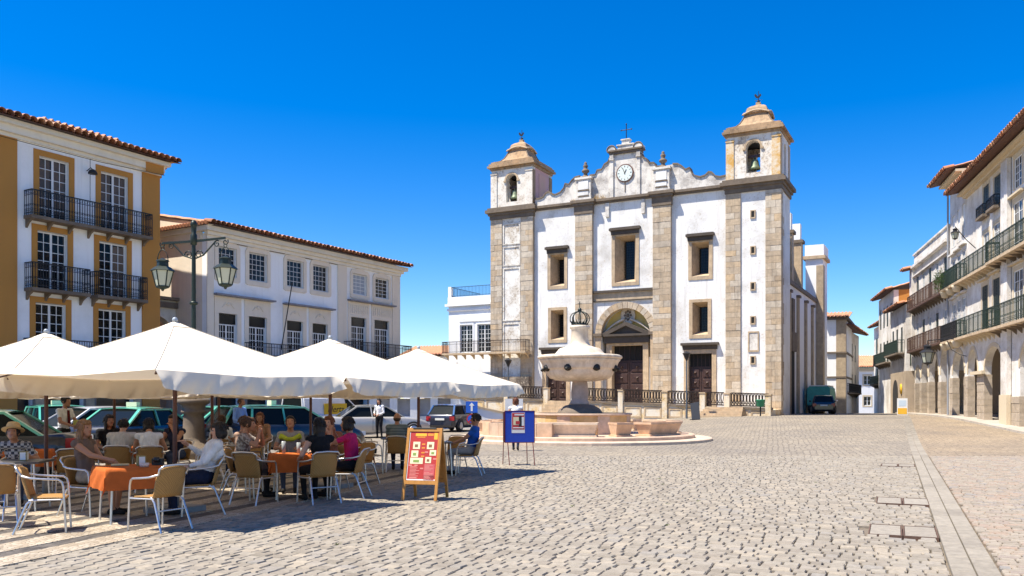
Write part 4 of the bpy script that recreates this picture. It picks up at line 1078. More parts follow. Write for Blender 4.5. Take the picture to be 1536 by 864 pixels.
g = G(); g.box(4.35,5.33,-.33,-.305,12.56,13.0); g.obj('cornice_end', lbm_ochre, left_b)
rf = tile_roof(left_b, -6.6, 5.95, -.80, 5.0, 13.24, 14.5)
g = G(); g.box(1.4,5.0,3.0,4.4,13.9,14.62); dm = g.obj('dormer', plaster('pink_chimney', (0.50,0.30,0.27), (0.3,0.2,0.18), .5), left_b)
g = G(); g.box(1.2,2.0,2.8,4.5,14.6,14.72); g.obj('dormer_cap', white_wall, dm)
tile_roof(left_b, 1.2, 5.2, 2.7, 4.6, 14.66, 14.9, soff=False, ends=False, name='dormer_roof')
for (x0,x1,z0,z1) in shops:
    G().box(x0,x1,.3,.33,z0,z1).obj('shop_window', pane_m, left_b)
    G().box(x0,x1,.22,.29,z1-.35,z1-.05).obj('shop_fascia', wood_dark, left_b)
for x in (-2.9,-.6,1.7,4.1): G().box(x-.2,x+.2,-.05,-.002,-.3,2.9).obj('shop_pier', trim_stone, left_b)
g = G(); g.tube([(1.62,-.15,12.5),(1.62,-.15,9.4)], .012, 5); g.obj('hanging_wire', iron, left_b)
G().prism(rect(-6.48,4.33,-.3,2.98), -.03, -.002, [rect(*w) for w in shops]).obj('shop_front', plain('shop_stone', (0.20,0.17,0.145), .8, 0, .25, 3, .2), left_b)
lamp_l = thing('wall_lamp', 'small dark dome lamp on the wall between the ochre trimmed top floor windows', 'lamp', LBO, LBR)
g = G(); g.lathe([(.02,0),(.20,0),(.19,.08),(.14,.16),(.05,.21)], 14, (1.55,-.45,11.75)); g.obj('shade', iron, lamp_l); g = G(); g.tube([(1.55,-.02,11.95),(1.55,-.3,12.05),(1.55,-.45,11.95)], .02, 6); g.obj('arm', iron, lamp_l)
g = G(); g.tube([(-6.4,-.36,12.42),(-2,-.36,12.40),(2,-.36,12.40),(5.3,-.40,12.55)], .014, 5); g.obj('facade_cable', iron, left_b)

# ------------------------------------------------------------------ middle building with sash windows
mid_b = thing('corner_house', 'white two storey house with cream pilasters and tiled eaves behind the street lamp', 'house', LBO, LBR)
mb_cream = plaster('cream_stucco', (0.78,0.68,0.54), (0.58,0.48,0.36), 0.4, 0.7)
ups = [(8.86,10.06,8.18,9.74),(10.92,12.22,8.18,9.74),(13.70,15.02,8.18,9.74),(15.80,17.10,8.18,9.74),(19.28,20.62,8.34,9.66),(21.45,22.82,8.34,9.66)]
los = [(8.88,10.10,3.5,6.24),(10.90,12.18,3.5,6.24),(13.70,14.98,3.5,6.24),(15.76,17.04,3.5,6.24),(19.12,20.56,4.0,6.90),(21.36,22.86,4.0,6.90)]
msh = [(8.7,10.3,.1,2.7),(10.8,12.4,.1,2.7),(13.3,15.0,.1,2.7),(15.6,17.2,.1,2.7),(19.0,20.7,.1,2.8),(21.3,23.0,.1,2.8)]
mw = plaster('midhouse_white', (0.89,0.89,0.88), (0.60,0.56,0.51), 0.45, 0.5)
g = G().prism(rect(8.14,17.9,-.3,10.3), 0, .35, [rect(*w) for w in ups[:4]+los[:4]+msh[:4]]); g.obj('wall', mw, mid_b)
g = G().prism(rect(17.902,23.98,-.3,10.3), -.03, .35, [rect(*w) for w in ups[4:]+los[4:]+msh[4:]]); g.obj('wall', plaster('midhouse_pale', (0.88,0.86,0.82), (0.60,0.52,0.43), 0.45, 0.6), mid_b)
g = G(); g.box(8.14,8.5,.351,9.0,-.3,10.3); g.obj('wall', mb_cream, mid_b)
g = G(); g.box(23.6,23.978,.351,9.0,-.3,10.3); g.obj('wall', mw, mid_b)
g = G(); g.box(8.6,23.5,.8,1.0,-.3,10.2); g.obj('room_backing', void, mid_b)
for a, b in ((8.10,8.52),(17.92,18.70),(23.2,24.02)): G().box(a,b,-.09,-.032,-.3,9.99).obj('pilaster', mb_cream, mid_b)
sash_brown = plain('sash_frame_grey', (0.60,0.58,0.55), 0.5, 0, .06, 12)
for i, (x0,x1,z0,z1) in enumerate(ups):
    yb = 0 if i < 4 else -.03
    top = [(x0-.24,z1+.02),(x0-.1,z1+.22),(x0+.2,z1+.24),((x0+x1)/2-.2,z1+.36),((x0+x1)/2+.2,z1+.36),(x1-.2,z1+.24),(x1+.1,z1+.22),(x1+.24,z1+.02)]
    poly = [(x0-.24,z0-.2),(x0-.1,z0-.26),(x1+.1,z0-.26),(x1+.24,z0-.2)] + top[::-1]
    g = G().prism(poly, yb-.06, yb-.002, [rect(x0,x1,z0,z1)]); g.obj('window_surround', mb_cream, mid_b)
    gm = glass('bright_pane', (0.32,0.36,0.40), .2) if i == 4 else None
    window(mid_b, x0+.02, x1-.02, z0+.02, z1-.02, yb+.10, sash_brown if i < 4 else frame_white, 4 if i < 4 else 3, 5, panes=False, leaves=1, gm=gm)
    if i == 5: G().box((x0+x1)/2,x1-.08,yb+.17,yb+.18,z0+.1,z1-.1).obj('curtain', frame_white, mid_b)
for i, (x0,x1,z0,z1) in enumerate(los):
    yb = 0 if i < 4 else -.03
    zt = 7.10 if i < 4 else 7.85
    g = G().prism(rect(x0-.28,x1+.28,z0-.0,zt), yb-.05, yb-.002, [rect(x0,x1,z0+.001,z1)]); sr = g.obj('window_surround', mb_cream, mid_b)
    g = G()
    for k in (-1, 1): g.tube([((x0+x1)/2+k*(.06+.34*t),yb-.06,z1+.42+.10*math.sin(t*5)) for t in [q/7 for q in range(8)]], .03, 5)
    g.ell(((x0+x1)/2,yb-.06,z1+.5),.09,.05,.11,8,5)
    if i >= 4:
        for k in range(9): xx = x0-.1+(x1-x0+.2)*k/8; g.tube([(xx,yb-.06,z1+.25),(xx,yb-.06,z1+.75)],.035,5)
    g.obj('stucco_relief', mb_cream, sr)
    window(mid_b, x0+.02, x1-.02, z0+.02, z1-.56, yb+.12, frame_white, 3, 6, panes=False, leaves=2, bar=.03)
    G().box(x0+.01,x1-.01,yb+.10,yb+.16,z1-.54,z1-.02).obj('transom', pane_m, mid_b)
ledge_m = plain('blue_grey_ledge', (0.22,0.21,0.23), .7, 0, .25, 5)
for a, b, z, yb in ((8.5,12.62,7.14,0),(13.4,17.46,7.12,0),(18.8,23.3,7.88,-.03)):
    G().box(a,b,yb-.34,yb-.002,z,z+.09).obj('ledge', ledge_m, mid_b)
g = G()
for a, b in ((10.1,10.75),(12.4,13.5),(15.2,15.7),(17.2,17.85)): g.box(a,b,-.12,-.002,9.98,10.06)
g.obj('string_course', dark_stone, mid_b)
g = G(); g.box(8.05,24.05,-.14,-.034,10.0,10.18); g.box(7.95,24.15,-.30,-.034,10.182,10.36); g.box(7.75,24.35,-.52,.3,10.362,10.60); g.obj('cornice', lbm_cream, mid_b)
g = G(); g.box(7.98,8.138,.3,9.0,10.0,10.36); g.box(7.82,8.138,.301,9.0,10.362,10.60); g.obj('cornice', lbm_cream, mid_b)
tile_roof(mid_b, 7.70, 24.4, -.82, 4.5, 10.66, 11.7)
# left hip of the roof and its own eave
hp = thing('roof_slope', 'x', 'roof')
bpy.data.objects.remove(hp)
g = G(); pit = .24; nrow = 34
for i in range(nrow):
    y = -.55+pit*i; g.tube([(7.60,y,10.70),(8.2,y,10.82)], .105, 7)
g.obj('side_eave_tiles', tile_m, mid_b)['kind'] = 'stuff'
G().box(7.62,8.3,-.4,8.0,10.605,10.68).obj('eave_board', soffit_m, mid_b)
balcony(mid_b, 10.6, 18.0, -.002, 4.02, .6, .75, scroll=False, brackets=True)
balcony(mid_b, 18.4, 24.4, -.032, 4.40, .8, .9, scroll=False, brackets=True)
for (x0,x1,z0,z1) in msh:
    G().box(x0,x1,.3,.33,z0,z1).obj('shop_window', pane_m, mid_b)
    G().box(x0,x1,.2,.29,z1-.3,z1-.04).obj('shop_fascia', wood_dark, mid_b)
G().prism(rect(8.54,17.88,-.3,2.98), -.03, -.002, [rect(*w) for w in msh[:4]]).obj('shop_front', plain('shop_stone', (0.20,0.17,0.145), .8, 0, .25, 3, .2), mid_b)
G().prism(rect(18.72,23.18,-.3,3.0), -.055, -.032, [rect(*w) for w in msh[4:]]).obj('shop_front', plain('shop_stone', (0.20,0.17,0.145), .8, 0, .25, 3, .2), mid_b)
fl = thing('flagpole', 'thin bare flagpole leaning out from the first floor of the corner house', 'flagpole', LBO, LBR)
g = G(); g.tube([(13.2,-.1,4.5),(13.25,-.9,8.2)], .03, 6); g.obj('pole', iron, fl); g = G(); g.ell((13.25,-.9,8.22),.05,.05,.05,8,5); g.obj('knob', iron, fl)
YZ = lambda xx: Matrix(((0,1,0,xx),(1,0,0,0),(0,0,1,0),(0,0,0,1)))
G().prism([(-.75,10.60),(4.5,10.60),(4.5,11.62)], 0, .2, M=YZ(7.78)).obj('gable_end', mb_cream, mid_b, recalc=True)
G().prism([(-.7,13.21),(5.0,13.21),(5.0,14.4)], 0, .2, M=YZ(5.5)).obj('gable_end', lbm_ochre, left_b, recalc=True)
# arch wall closing the alley between the two houses
alley = thing('alley_arch', 'cream arched wall closing the alley between the two left houses', 'wall', LBO, LBR)
aw = plaster('alley_render', (0.70,0.65,0.56), (0.30,0.27,0.23), 0.6, 0.7, 0.5, 0.7)
g = G().prism(rect(5.30,8.12,-.3,6.9), 2.4, 2.9, [archpoly(5.6,7.9,-.2,5.2,14,rise=.9)]); g.obj('wall', aw, alley)
g = G(); g.box(5.30,8.12,2.2,2.395,6.5,6.78); g.box(5.30,8.12,2.1,2.95,6.902,7.05); g.obj('ledge', dark_stone, alley)
g = G(); g.box(5.3,8.12,6.0,6.2,-.3,6.0); g.obj('back_wall', aw, alley)
pinkb = thing('pink_chimney_house', 'dull pink wall top seen between the two left houses', 'house', LBO, LBR)
g = G(); g.box(5.6,9.5,9.5,13.0,0,11.6); g.obj('wall', pink_plaster, pinkb); g = G(); g.box(5.5,9.6,9.4,13.1,11.6,11.75); g.obj('coping', dark_stone, pinkb)

# ------------------------------------------------------------------ annex left of the church
annex = thing('church_annex', 'small white annex with roof terrace and iron balcony left of the church', 'house', (-1.7904, 70.718, 0.0), R(-27.4))
AY = .5
aw_ = [(-3.22,-1.98,5.75,8.08),(-1.52,-.20,5.75,8.08)]
g = G().prism(rect(-4.35,.02,0,9.7), AY, AY+.4, [rect(*w) for w in aw_]); g.obj('wall', white_wall, annex)
g = G(); g.box(-4.35,-4.0,AY+.401,AY+6,0,9.7); g.obj('wall', white_wall, annex); g = G(); g.box(-3.9,0,AY+.9,AY+1.1,0,9.6); g.obj('room_backing', void, annex)
g = G(); g.box(-4.45,.02,AY-.12,AY-.002,9.3,9.5); g.box(-4.6,.02,AY-.26,AY+6,9.702,9.9); g.box(-4.42,.02,AY-.06,AY+.3,9.902,10.5); g.box(-3.3,-.1,AY-.08,AY-.002,8.35,8.9); g.obj('cornice', white_wall, annex)
for w in aw_: 
    G().prism(rect(w[0]-.12,w[1]+.12,w[2]-.05,w[3]+.12), AY-.05, AY-.002, [rect(w[0],w[1],w[2]-.04,w[3])]).obj('window_surround', white_wall, annex)
    window(annex, w[0]+.02, w[1]-.02, w[2], w[3]-.02, AY+.1, frame_white, 2, 6, panes=False, leaves=2)
g = G(); z = 10.5
for p, q in (((-4.1,AY+.1),(0,AY+.1)),((-4.1,AY+.1),(-4.1,AY+5))):
    g.bar((p[0],p[1],z+.85),(q[0],q[1],z+.85),.05); g.bar((p[0],p[1],z+.1),(q[0],q[1],z+.1),.04)
    n = 30
    for i in range(n+1): t = i/n; g.bar((p[0]+(q[0]-p[0])*t,p[1]+(q[1]-p[1])*t,z),(p[0]+(q[0]-p[0])*t,p[1]+(q[1]-p[1])*t,z+.85),.022)
g.obj('roof_railing', plain('blue_grey_iron', (0.05,0.12,0.2), .5, .3), annex)
g = G(); g.box(-4.4,-4.1,AY-.02,AY+.3,10.502,11.4); g.obj('roof_post', white_wall, annex)
balcony(annex, -4.15, 3.70, -.06 , 5.62, .9, .95, mat=iron_brown, slab=trim_stone, scroll=False, bmat=trim_stone)
g = G(); g.box(-4.3,3.8,-.55,-.05,0,3.6); g.obj('lower_wall', plaster('grimy_lower_wall', (0.46,0.38,0.29), (0.07,0.055,0.045), 0.95, 0.6, 0.36, 0.52, flakes=.6), annex)
farroof = thing('far_tiled_roof', 'low orange tiled roof between corner house and church annex', 'house', (-9.5, 82, 0), R(-20))
g = G(); g.box(-1,6,0,5,0,5.9); g.obj('wall', white_wall, farroof); tile_roof(farroof, -1.5, 6.5, -.5, 3.5, 5.9, 7.1)

# low white arcade wall below the annex, and the retaining wall with ramp
lowwall = thing('white_pier_wall', 'low white wall with square piers and grey recesses left of the fountain', 'wall', (-7.2, 48.5, 0.0), R(4))
g = G(); g.box(-1.0,4.55,.5,.9,-.1,1.75); g.obj('recess_wall', plain('recess_shade_grey', (0.36,0.36,0.38), .8, 0, .15, 3), lowwall)  # grey of the recess wall stands for shade between the piers
for i in range(5):
    g = G(); x = -.9+1.15*i; g.box(x,x+.42,-.02,.5,-.1,1.8); g.obj('pier', white_wall, lowwall)
g = G(); g.box(-1.05,4.6,-.10,.92,1.80,1.92); g.box(-1.0,4.55,.35,.499,-.1,.75); g.obj('coping', white_wall, lowwall)
g = G()
for i in range(22): x = -.9+.25*i; g.box(x,x+.13,.3,.44,1.922,2.35)
g.box(-1,4.6,.26,.48,2.352,2.45); g.obj('balustrade', plain('terracotta_balusters', (0.36,0.17,0.12), .8, 0, .2, 6), lowwall)
ramp_w = thing('ramp_wall', 'white ramp parapet sloping down beside the parked hatchback', 'wall', (-2.85, 48.5, 0.0), R(0))
g = G().prism([(-.2,-.1),(4.2,-.1),(4.2,.5),(1.0,1.2),(-.2,1.85)], 0, .35); g.obj('wall', white_wall, ramp_w)
g = G(); 
for (x0,z0),(x1,z1) in (((-.2,1.85),(1.0,1.2)),((1.0,1.2),(4.2,.5))): g.bar((x0,.17,z0+.06),(x1,.17,z1+.06),.5,.1)
g.obj('coping', trim_stone, ramp_w)

# ------------------------------------------------------------------ arcaded houses along the right side
RBO = (38.15, 90.7, 0.0); RBR = R(-105.4)
rb_white = plaster('arcade_white', (0.74,0.71,0.66), (0.38,0.32,0.25), 0.7, 0.6, 0.40, 0.64, flakes=.5)
rb_cream = plaster('arcade_cream', (0.58,0.48,0.33), (0.52,0.42,0.28), 0.5, 0.8)
rb_base = stone('arcade_pier_stone', [(0.34,0.27,0.19),(0.44,0.36,0.27),(0.39,0.31,0.22)], per_object=True, scale=3.5, grime=(0.2,0.16,0.12), grime_amt=.5)  # stone tones darkened for the shadow lying on the lower piers
shutter = plain('green_shutter', (0.012,0.025,0.018), .5, 0, .2, 8)
green_iron = plain('green_iron', (0.02,0.04,0.03), .55, .2, .25, 12)
brown_wood = plain('brown_balcony', (0.09,0.045,0.028), .7, 0, .3, 7)
PIER = block_mesh(rb_base)
def rwall(parent, u0, u1, top, holes, arches, spring, y=0.0, base=None):
    """upper wall with window openings over an arcade of real arches; piers faced with stone blocks to the springing"""
    hs_ = [rect(*h) for h in holes]
    g = G()
    g.prism(rect(u0,u1,3.0 if not arches else spring+.0,top), y, y+.5, hs_ + []) if not arches else None
    if arches:
        # split: band with arches, then wall above
        zc = max(a[2] for a in arches) + .25
        bottom = [(u0,-.6)]
        for (a0,a1,zt) in arches:
            r_ = (a1-a0)/2
            bottom += [(a0,-.6)] + [((a0+a1)/2 - r_*math.cos(math.pi*i/14), spring + (zt-spring)*math.sin(math.pi*i/14)) for i in range(15)] + [(a1,-.6)]
        bottom += [(u1,-.6),(u1,zc),(u0,zc)]
        g.prism(bottom, y, y+.34)
        g.prism(rect(u0,u1,zc+.001,top), y, y+.34, hs_)
    w = g.obj('wall', rb_white, parent)
    for (a0,a1,zt) in arches:
        r_ = (a1-a0)/2; m = (a0+a1)/2
        q = G().prism([(m-(r_+.22)*math.cos(math.pi*i/14), spring+(zt+.22-spring)*math.sin(math.pi*i/14)) for i in range(15)] + [(m+(r_+.002)*math.cos(math.pi*i/14), spring+(zt-spring)*math.sin(math.pi*i/14)) for i in range(15)], y-.03, y-.001)
        q.obj('arch_band', rb_cream, w)
    return w
def pier_stones(parent, x0, x1, z1, y, seed):
    rr = random.Random(seed); z = -.2
    while z < z1-.1:
        h = min(rr.uniform(.34,.5), z1-z)
        link('pier_block', PIER, parent, (x0-.045, y-.05+rr.uniform(-.01,.01), z+.005), (0,0,0), (x1-x0+.09, .42, h-.01)); z += h
def sash(parent, x0, x1, z0, z1, kind='glass', y=.03):
    if kind == 'shutter':
        f = G().box(x0,x1,y,y+.05,z0,z1).obj('shutter', shutter, parent)
        q = G(); n = int((z1-z0)/.16)
        for i in range(n): q.box(x0+.05,(x0+x1)/2-.03,y-.015,y-.001,z0+.08+i*.16,z0+.17+i*.16); q.box((x0+x1)/2+.03,x1-.05,y-.015,y-.001,z0+.08+i*.16,z0+.17+i*.16)
        q.obj('louvre', shutter, f)
    else: window(parent, x0, x1, z0, z1, y, frame_white, 2, 5 if z1-z0 > 2 else 4, panes=False, leaves=2)
def surround(parent, x0, x1, z0, z1, m=None, y=0.0, hood=True, sill=False):
    g = G().prism(rect(x0-.18,x1+.18,z0-.001 if not sill else z0-.2,z1+.2), y-.022, y-.002, [rect(x0,x1,z0,z1)]); s_ = g.obj('window_surround', m or rb_cream, parent)
    if hood: G().box(x0-.28,x1+.28,y-.22,y-.003,z1+.28,z1+.38).obj('hood', m or rb_cream, s_)
def backing(parent, u0, u1, top): G().box(u0+.1,u1-.1,3.6,3.9,-.6,top-.1).obj('arcade_back_wall', plaster('arcade_inner', (0.24,0.19,0.14), (0.12,0.10,0.08), .6, .8), parent); G().box(u0+.1,u1-.1,.36,3.6,5.25,5.4).obj('arcade_ceiling', rb_cream, parent); G().box(u0+.1,u1-.1,.75,.9,5.6,top-.1).obj('room_backing', void, parent)  # back wall colour darkened for the shade inside the arches

# A: nearest house at the right edge
hA = thing('arcade_house', 'nearest white arcaded house at the right edge with green iron balconies', 'house', RBO, RBR)
hA_h = [(50.5,51.75,12.0,13.5),(50.35,51.9,8.85,11.35),(50.4,51.95,5.45,8.0),(54,55.3,12.0,13.5),(54,55.4,8.85,11.35),(54,55.4,5.45,8)]
rwall(hA, 48.9, 60, 13.75, hA_h, [(51.4,55.6,4.6)], 3.25)
for i, h in enumerate(hA_h): surround(hA, *h, hood=(i % 3 > 0)); sash(hA, *h)
pier_stones(hA, 48.9, 51.38, 1.9, 0, 1)
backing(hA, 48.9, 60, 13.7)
G().box(48.95,50.05,-.22,-.03,1.92,13.74).obj('pilaster', rb_white, hA); G().box(48.85,50.15,-.27,-.07,-.4,1.92).obj('pilaster_base', rb_cream, hA)
balcony(hA, 48.0, 58, -.06 if False else -.002, 8.82, .7, 1.05, mat=green_iron, slab=trim_stone, scroll=True, bmat=dark_stone, spacing=.17)
balcony(hA, 48.1, 58, -.002, 5.36, .7, 1.05, mat=green_iron, slab=trim_stone, scroll=True, bmat=dark_stone, spacing=.17)
# B: under the same eave
hB = thing('arcade_house', 'white arcaded house with dark shuttered windows above the widest arch', 'house', RBO, RBR)
hB_h = [(44.75,45.95,11.75,13.5),(46.9,48.2,11.9,13.5),(44.8,46.0,8.95,10.9),(46.9,48.1,8.95,11.0),(44.5,45.75,5.55,8.0),(46.7,48.0,5.55,8.1)]
rwall(hB, 41.0, 48.88, 13.75, hB_h, [(45.05,48.88-.35,4.55),(41.0+.35,43.55,4.62)], 3.25)
for i, h in enumerate(hB_h): surround(hB, *h, hood=(i > 3)); sash(hB, *h, kind='shutter' if i in (0,1,4,5) else 'glass')
for a, b in ((43.57,45.03),(48.55,48.87),(41.0,41.33)): pier_stones(hB, a, b, 3.1, 0, int(a))
G().box(42.9,45.4,-.25,-.055,3.12,3.3).obj('impost', rb_cream, hB)
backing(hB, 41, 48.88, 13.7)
for a in (44.6, 46.75): balcony(hB, a, a+1.5, -.055, 11.8, .32, .55, brackets=False, slab=dark_stone)
balcony(hB, 41.05, 47.9, -.002, 8.80, .6, 1.05, mat=green_iron, slab=trim_stone, scroll=False, bmat=rb_cream, spacing=.16)
balcony(hB, 41.05, 47.98, -.002, 5.42, .6, 1.05, mat=green_iron, slab=trim_stone, scroll=False, bmat=rb_cream, spacing=.16)
for nm, par, a, b in (('roof', hB, 40.6, 48.9), ('roof', hA, 48.9, 60)):
    G().box(a+.4 if par is hB else a,b,-.3,-.003,14.0,14.4).obj('cornice', rb_cream, par) if False else None
    q = G(); q.box(a+.4 if par is hB else a,b,-.25,.49,13.752,13.9); q.box(a+.2 if par is hB else a,b,-.5,.49,13.902,14.03); q.obj('cornice', rb_cream, par)
    tile_roof(par, a, b, -1.05, 4.0, 14.10, 15.1)
# C: taller house behind the lantern
hC = thing('arcade_house', 'tall narrow white house above the wall lantern with planted balcony', 'house', RBO, RBR)
hC_h = [(37.35,38.1,11.4,13.4),(38.75,39.45,11.5,13.5),(40.0,40.7,11.6,13.6),(37.3,38.2,8.95,10.6),(38.7,39.6,8.95,10.7),(40.0,40.8,8.95,10.8),(37.4,38.3,5.7,7.8),(38.7,39.6,5.7,7.9),(40.0,40.8,5.7,7.9)]
rwall(hC, 36.66, 40.98, 15.3, hC_h, [(37.5,40.5,4.7)], 3.3)
for i, h in enumerate(hC_h):
    surround(hC, *h, m=rb_white, hood=(i > 2)); sash(hC, *h)
    if i < 3: G().box(h[0]+.01,h[1]-.01,.05,.08,h[2]+.9,h[3]-.01).obj('roller_blind', frame_white, hC)
for a, b in ((36.68,37.48),(40.52,40.97)): pier_stones(hC, a, b, 3.1, 0, int(a)+3)
backing(hC, 36.66, 40.98, 15.3)
balcony(hC, 36.7, 41.0, -.002, 8.80, .6, 1.05, mat=green_iron, slab=trim_stone, bmat=rb_cream)
balcony(hC, 36.7, 41.0, -.002, 5.42, .6, 1.05, mat=iron, slab=trim_stone, bmat=rb_cream, scroll=True)
q = G(); q.box(36.5,40.98,-.25,.49,15.302,15.45); q.box(36.3,40.98,-.6,.49,15.452,15.6); q.obj('cornice', rb_cream, hC)
tile_roof(hC, 36.1, 41.0, -1.1, 3.5, 15.65, 16.7)
G().tube([(36.62,-.12,15.3),(36.62,-.12,.5)], .06, 8).obj('downpipe', plain('grey_pipe', (0.25,0.26,0.28), .5), hC)
for zz in (8.75, 5.37):
    for u in (37.0,38.6,40.2): G().lathe([(.05,0),(.22,.05),(.3,.3),(.34,.42),(.05,.45)], 12, (u,-.35,zz-.5)).obj('corbel', rb_cream, hC)
# ivy in the balcony of C
ivy = thing('balcony_plants', 'green trailing plants in the upper balcony beside the downpipe', 'plants', RBO, RBR)
q = G(); rr = random.Random(3)
for i in range(900):
    u = rr.uniform(36.8,39.3); z = 9.3+rr.gauss(0,.33); y = -.95+rr.gauss(0,.08); a, b = rr.uniform(-.09,.09), rr.uniform(-.09,.09)
    q.add([(u,y,z),(u+a,y+rr.uniform(-.05,.05),z+b),(u-b,y+rr.uniform(-.05,.05),z+a)], [(0,1,2),(2,1,0)])
q.obj('foliage', plain('leaf_green', (0.07,0.12,0.03), .6, 0, .4, 20), ivy)
# D: lower house with two brown balconies
hD = thing('arcade_house', 'lower white house with long brown balconies over narrow arches', 'house', RBO, RBR)
hD_h = [(u,u+.95,z0,z1) for (z0,z1) in ((9.0,11.2),(5.65,7.7)) for u in (25.4,27.7,30.0,32.4,34.9)]
rwall(hD, 24.6, 36.6, 12.0, hD_h, [(25.0,26.8,4.2),(27.4,29.6,4.6),(30.2,33.2,5.0),(34.0,36.3,5.2)], 3.4)
for i, h in enumerate(hD_h): surround(hD, *h, m=rb_white, hood=False); sash(hD, *h, kind='glass' if i % 2 else 'shutter')
for a, b in ((24.6,24.98),(26.82,27.38),(29.62,30.18),(33.22,33.98)): pier_stones(hD, a, b, 3.0, 0, int(a))
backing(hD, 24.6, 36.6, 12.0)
balcony(hD, 24.7, 36.55, -.002, 8.72, .6, 1.0, mat=brown_wood, slab=brown_wood, bmat=dark_stone, spacing=.17)
balcony(hD, 24.7, 36.55, -.002, 5.5, .6, 1.0, mat=brown_wood, slab=brown_wood, bmat=dark_stone, spacing=.17)
q = G(); q.box(24.6,36.55,-.2,.49,11.3,11.42); q.box(24.5,36.6,-.3,.49,12.002,12.2); q.box(24.6,36.6,-.05,.3,12.202,13.0); q.box(24.5,36.62,-.15,.4,13.002,13.12); q.obj('parapet', rb_white, hD)
tile_roof(hD, 23.2, 24.58, -.7, 2.0, 12.0, 12.6); G().box(23.5,24.58,-.2,3,4.0,12.0).obj('side_wall', rb_white, hD)
# E and F: projecting far houses
hE = thing('far_house', 'white house with ochre rubble base projecting into the street beyond the arcades', 'house', RBO, RBR)
rub = stone('rubble_base', [(0.34,0.26,0.18),(0.48,0.38,0.27)], per_object=False, scale=1.6, bump=.8)
q = G().prism(rect(17.0,24.3,4.0,9.3), -.6, -.2, [rect(u,u+.9,5.6,7.6) for u in (17.8,19.8,22)]); q.obj('wall', rb_white, hE)
q = G(); q.box(24.0,24.3,-.199,4,4.0,9.3); q.obj('wall', rb_white, hE)
q = G(); q.box(17.0,24.32,-.62,4,-.6,3.998); q.obj('base_wall', rub, hE); q = G(); q.box(17.2,23.9,.1,.3,4.01,9.2); q.obj('room_backing', void, hE)
G().box(24.321,24.36,-.3,.0,4.4,6.4).obj('green_door', shutter, hE)
for u in (17.8,19.8,22): sash(hE, u, u+.9, 5.6, 7.6, kind='shutter', y=-.57)
q = G().prism(archpoly(18.4,20.8,-.5,2.2), -.66, -.622); q.obj('arch_doorway', void, hE)
balcony(hE, 17.4, 23.8, -.602, 5.5, .6, 1.0, mat=green_iron)
tile_roof(hE, 16.8, 24.6, -1.1, 2.0, 9.3, 10.2)
hF = thing('far_house', 'tall far house with ochre corner strip under a jutting tiled eave', 'house', RBO, RBR)
q = G().prism(rect(8.5,17.2,-.6,11.3), -.4, .0, [rect(u,u+.9,z,z+1.9) for u in (9.3,11.3,13.3,15.3) for z in (8.4,5.2)]); q.obj('wall', rb_white, hF)
q = G(); q.box(16.9,17.2,.001,4,4,11.3); q.obj('wall', lbm_ochre, hF); q = G(); q.box(8.7,16.8,.2,.4,0,11.2); q.obj('room_backing', void, hF)
for u in (9.3,11.3,13.3,15.3):
    for z in (8.4,5.2): sash(hF, u, u+.9, z, z+1.9, kind='shutter', y=-.37)
balcony(hF, 9.0, 16.5, -.402, 5.1, .6, .9, mat=green_iron)
tile_roof(hF, 8.1, 17.4, -.95, 2.5, 11.35, 12.3)
G().box(17,24,2.0,6.0,9.6,13.0).obj('rear_wall', rb_white, hF)
hG = thing('far_house', 'farthest house on the right side of the street with small round eave', 'house', RBO, RBR)
q = G(); q.box(-9,6.2,1.5,5,-1.5,10.0); q.obj('wall', rb_white, hG); tile_roof(hG, -9.4, 6.5, 1.0, 5, 10.1, 11.2)
for u in (-7,-4,-1.2):
    for z in (7.0,3.6): G().box(u,u+.9,1.44,1.51,z,z+1.7).obj('window', shutter, hG)
balcony(hG, -8, 5.8, 1.498, 3.5, .6, .9, mat=green_iron)
# wall lantern on a scrolled bracket
def lantern_mesh(s=1.0):
    """six-sided tapered lantern hanging from z=0; returns (frame, glass)"""
    f = G(); gl_ = G(); n = 6
    def P(r_, z, k, o=0): a = 2*math.pi*(k+.5)/n; return (r_*math.cos(a)*s, r_*math.sin(a)*s, z*s)
    for k in range(n):
        f.bar(P(.36,-.42,k), P(.22,-.98,k), .03*s); f.bar(P(.36,-.42,k), P(.36,-.42,k+1), .035*s); f.bar(P(.22,-.98,k), P(.22,-.98,k+1), .035*s)
        gl_.add([P(.345,-.43,k),P(.345,-.43,k+1),P(.212,-.97,k+1),P(.212,-.97,k)], [(0,1,2,3)])
    f.lathe([(.43*s,-.43*s),(.40*s,-.40*s),(.28*s,-.30*s),(.20*s,-.26*s),(.19*s,-.10*s),(.23*s,-.09*s),(.20*s,-.04*s),(.08*s,.0),(.02*s,.03*s)], 6, rot=math.pi/6, smooth=False)
    f.lathe([(.22*s,-1.0*s),(.20*s,-1.03*s),(.06*s,-1.08*s),(.03*s,-1.14*s)], 6, rot=math.pi/6, smooth=False)
    return f, gl_
lan_glass = glass('milky_lantern_glass', (0.42,0.44,0.34), .35)
wl = thing('wall_lantern', 'dark iron lantern hanging from a scroll bracket on the arcade wall', 'lantern', RBO, RBR)
f, gg = lantern_mesh(1.15); M_ = Matrix.Translation((38.9,-1.75,5.15)); f.xf(M_); gg.xf(M_)
f.obj('lantern_frame', iron, wl); gg.obj('lantern_glass', lan_glass, wl)
q = G(); q.tube([(41.2,-.05,5.3),(40.2,-.9,5.42),(38.9,-1.75,5.42),(38.9,-1.75,5.2)], .03, 6); q.tube([(41.2,-.05,4.3),(40.9,-.3,4.4),(40.4,-.7,4.75),(40.2,-.9,5.3)], .025, 6); q.obj('bracket', iron, wl)
wl2 = thing('wall_lantern', 'open iron lamp frame on the wall under the shuttered windows', 'lantern', RBO, RBR)
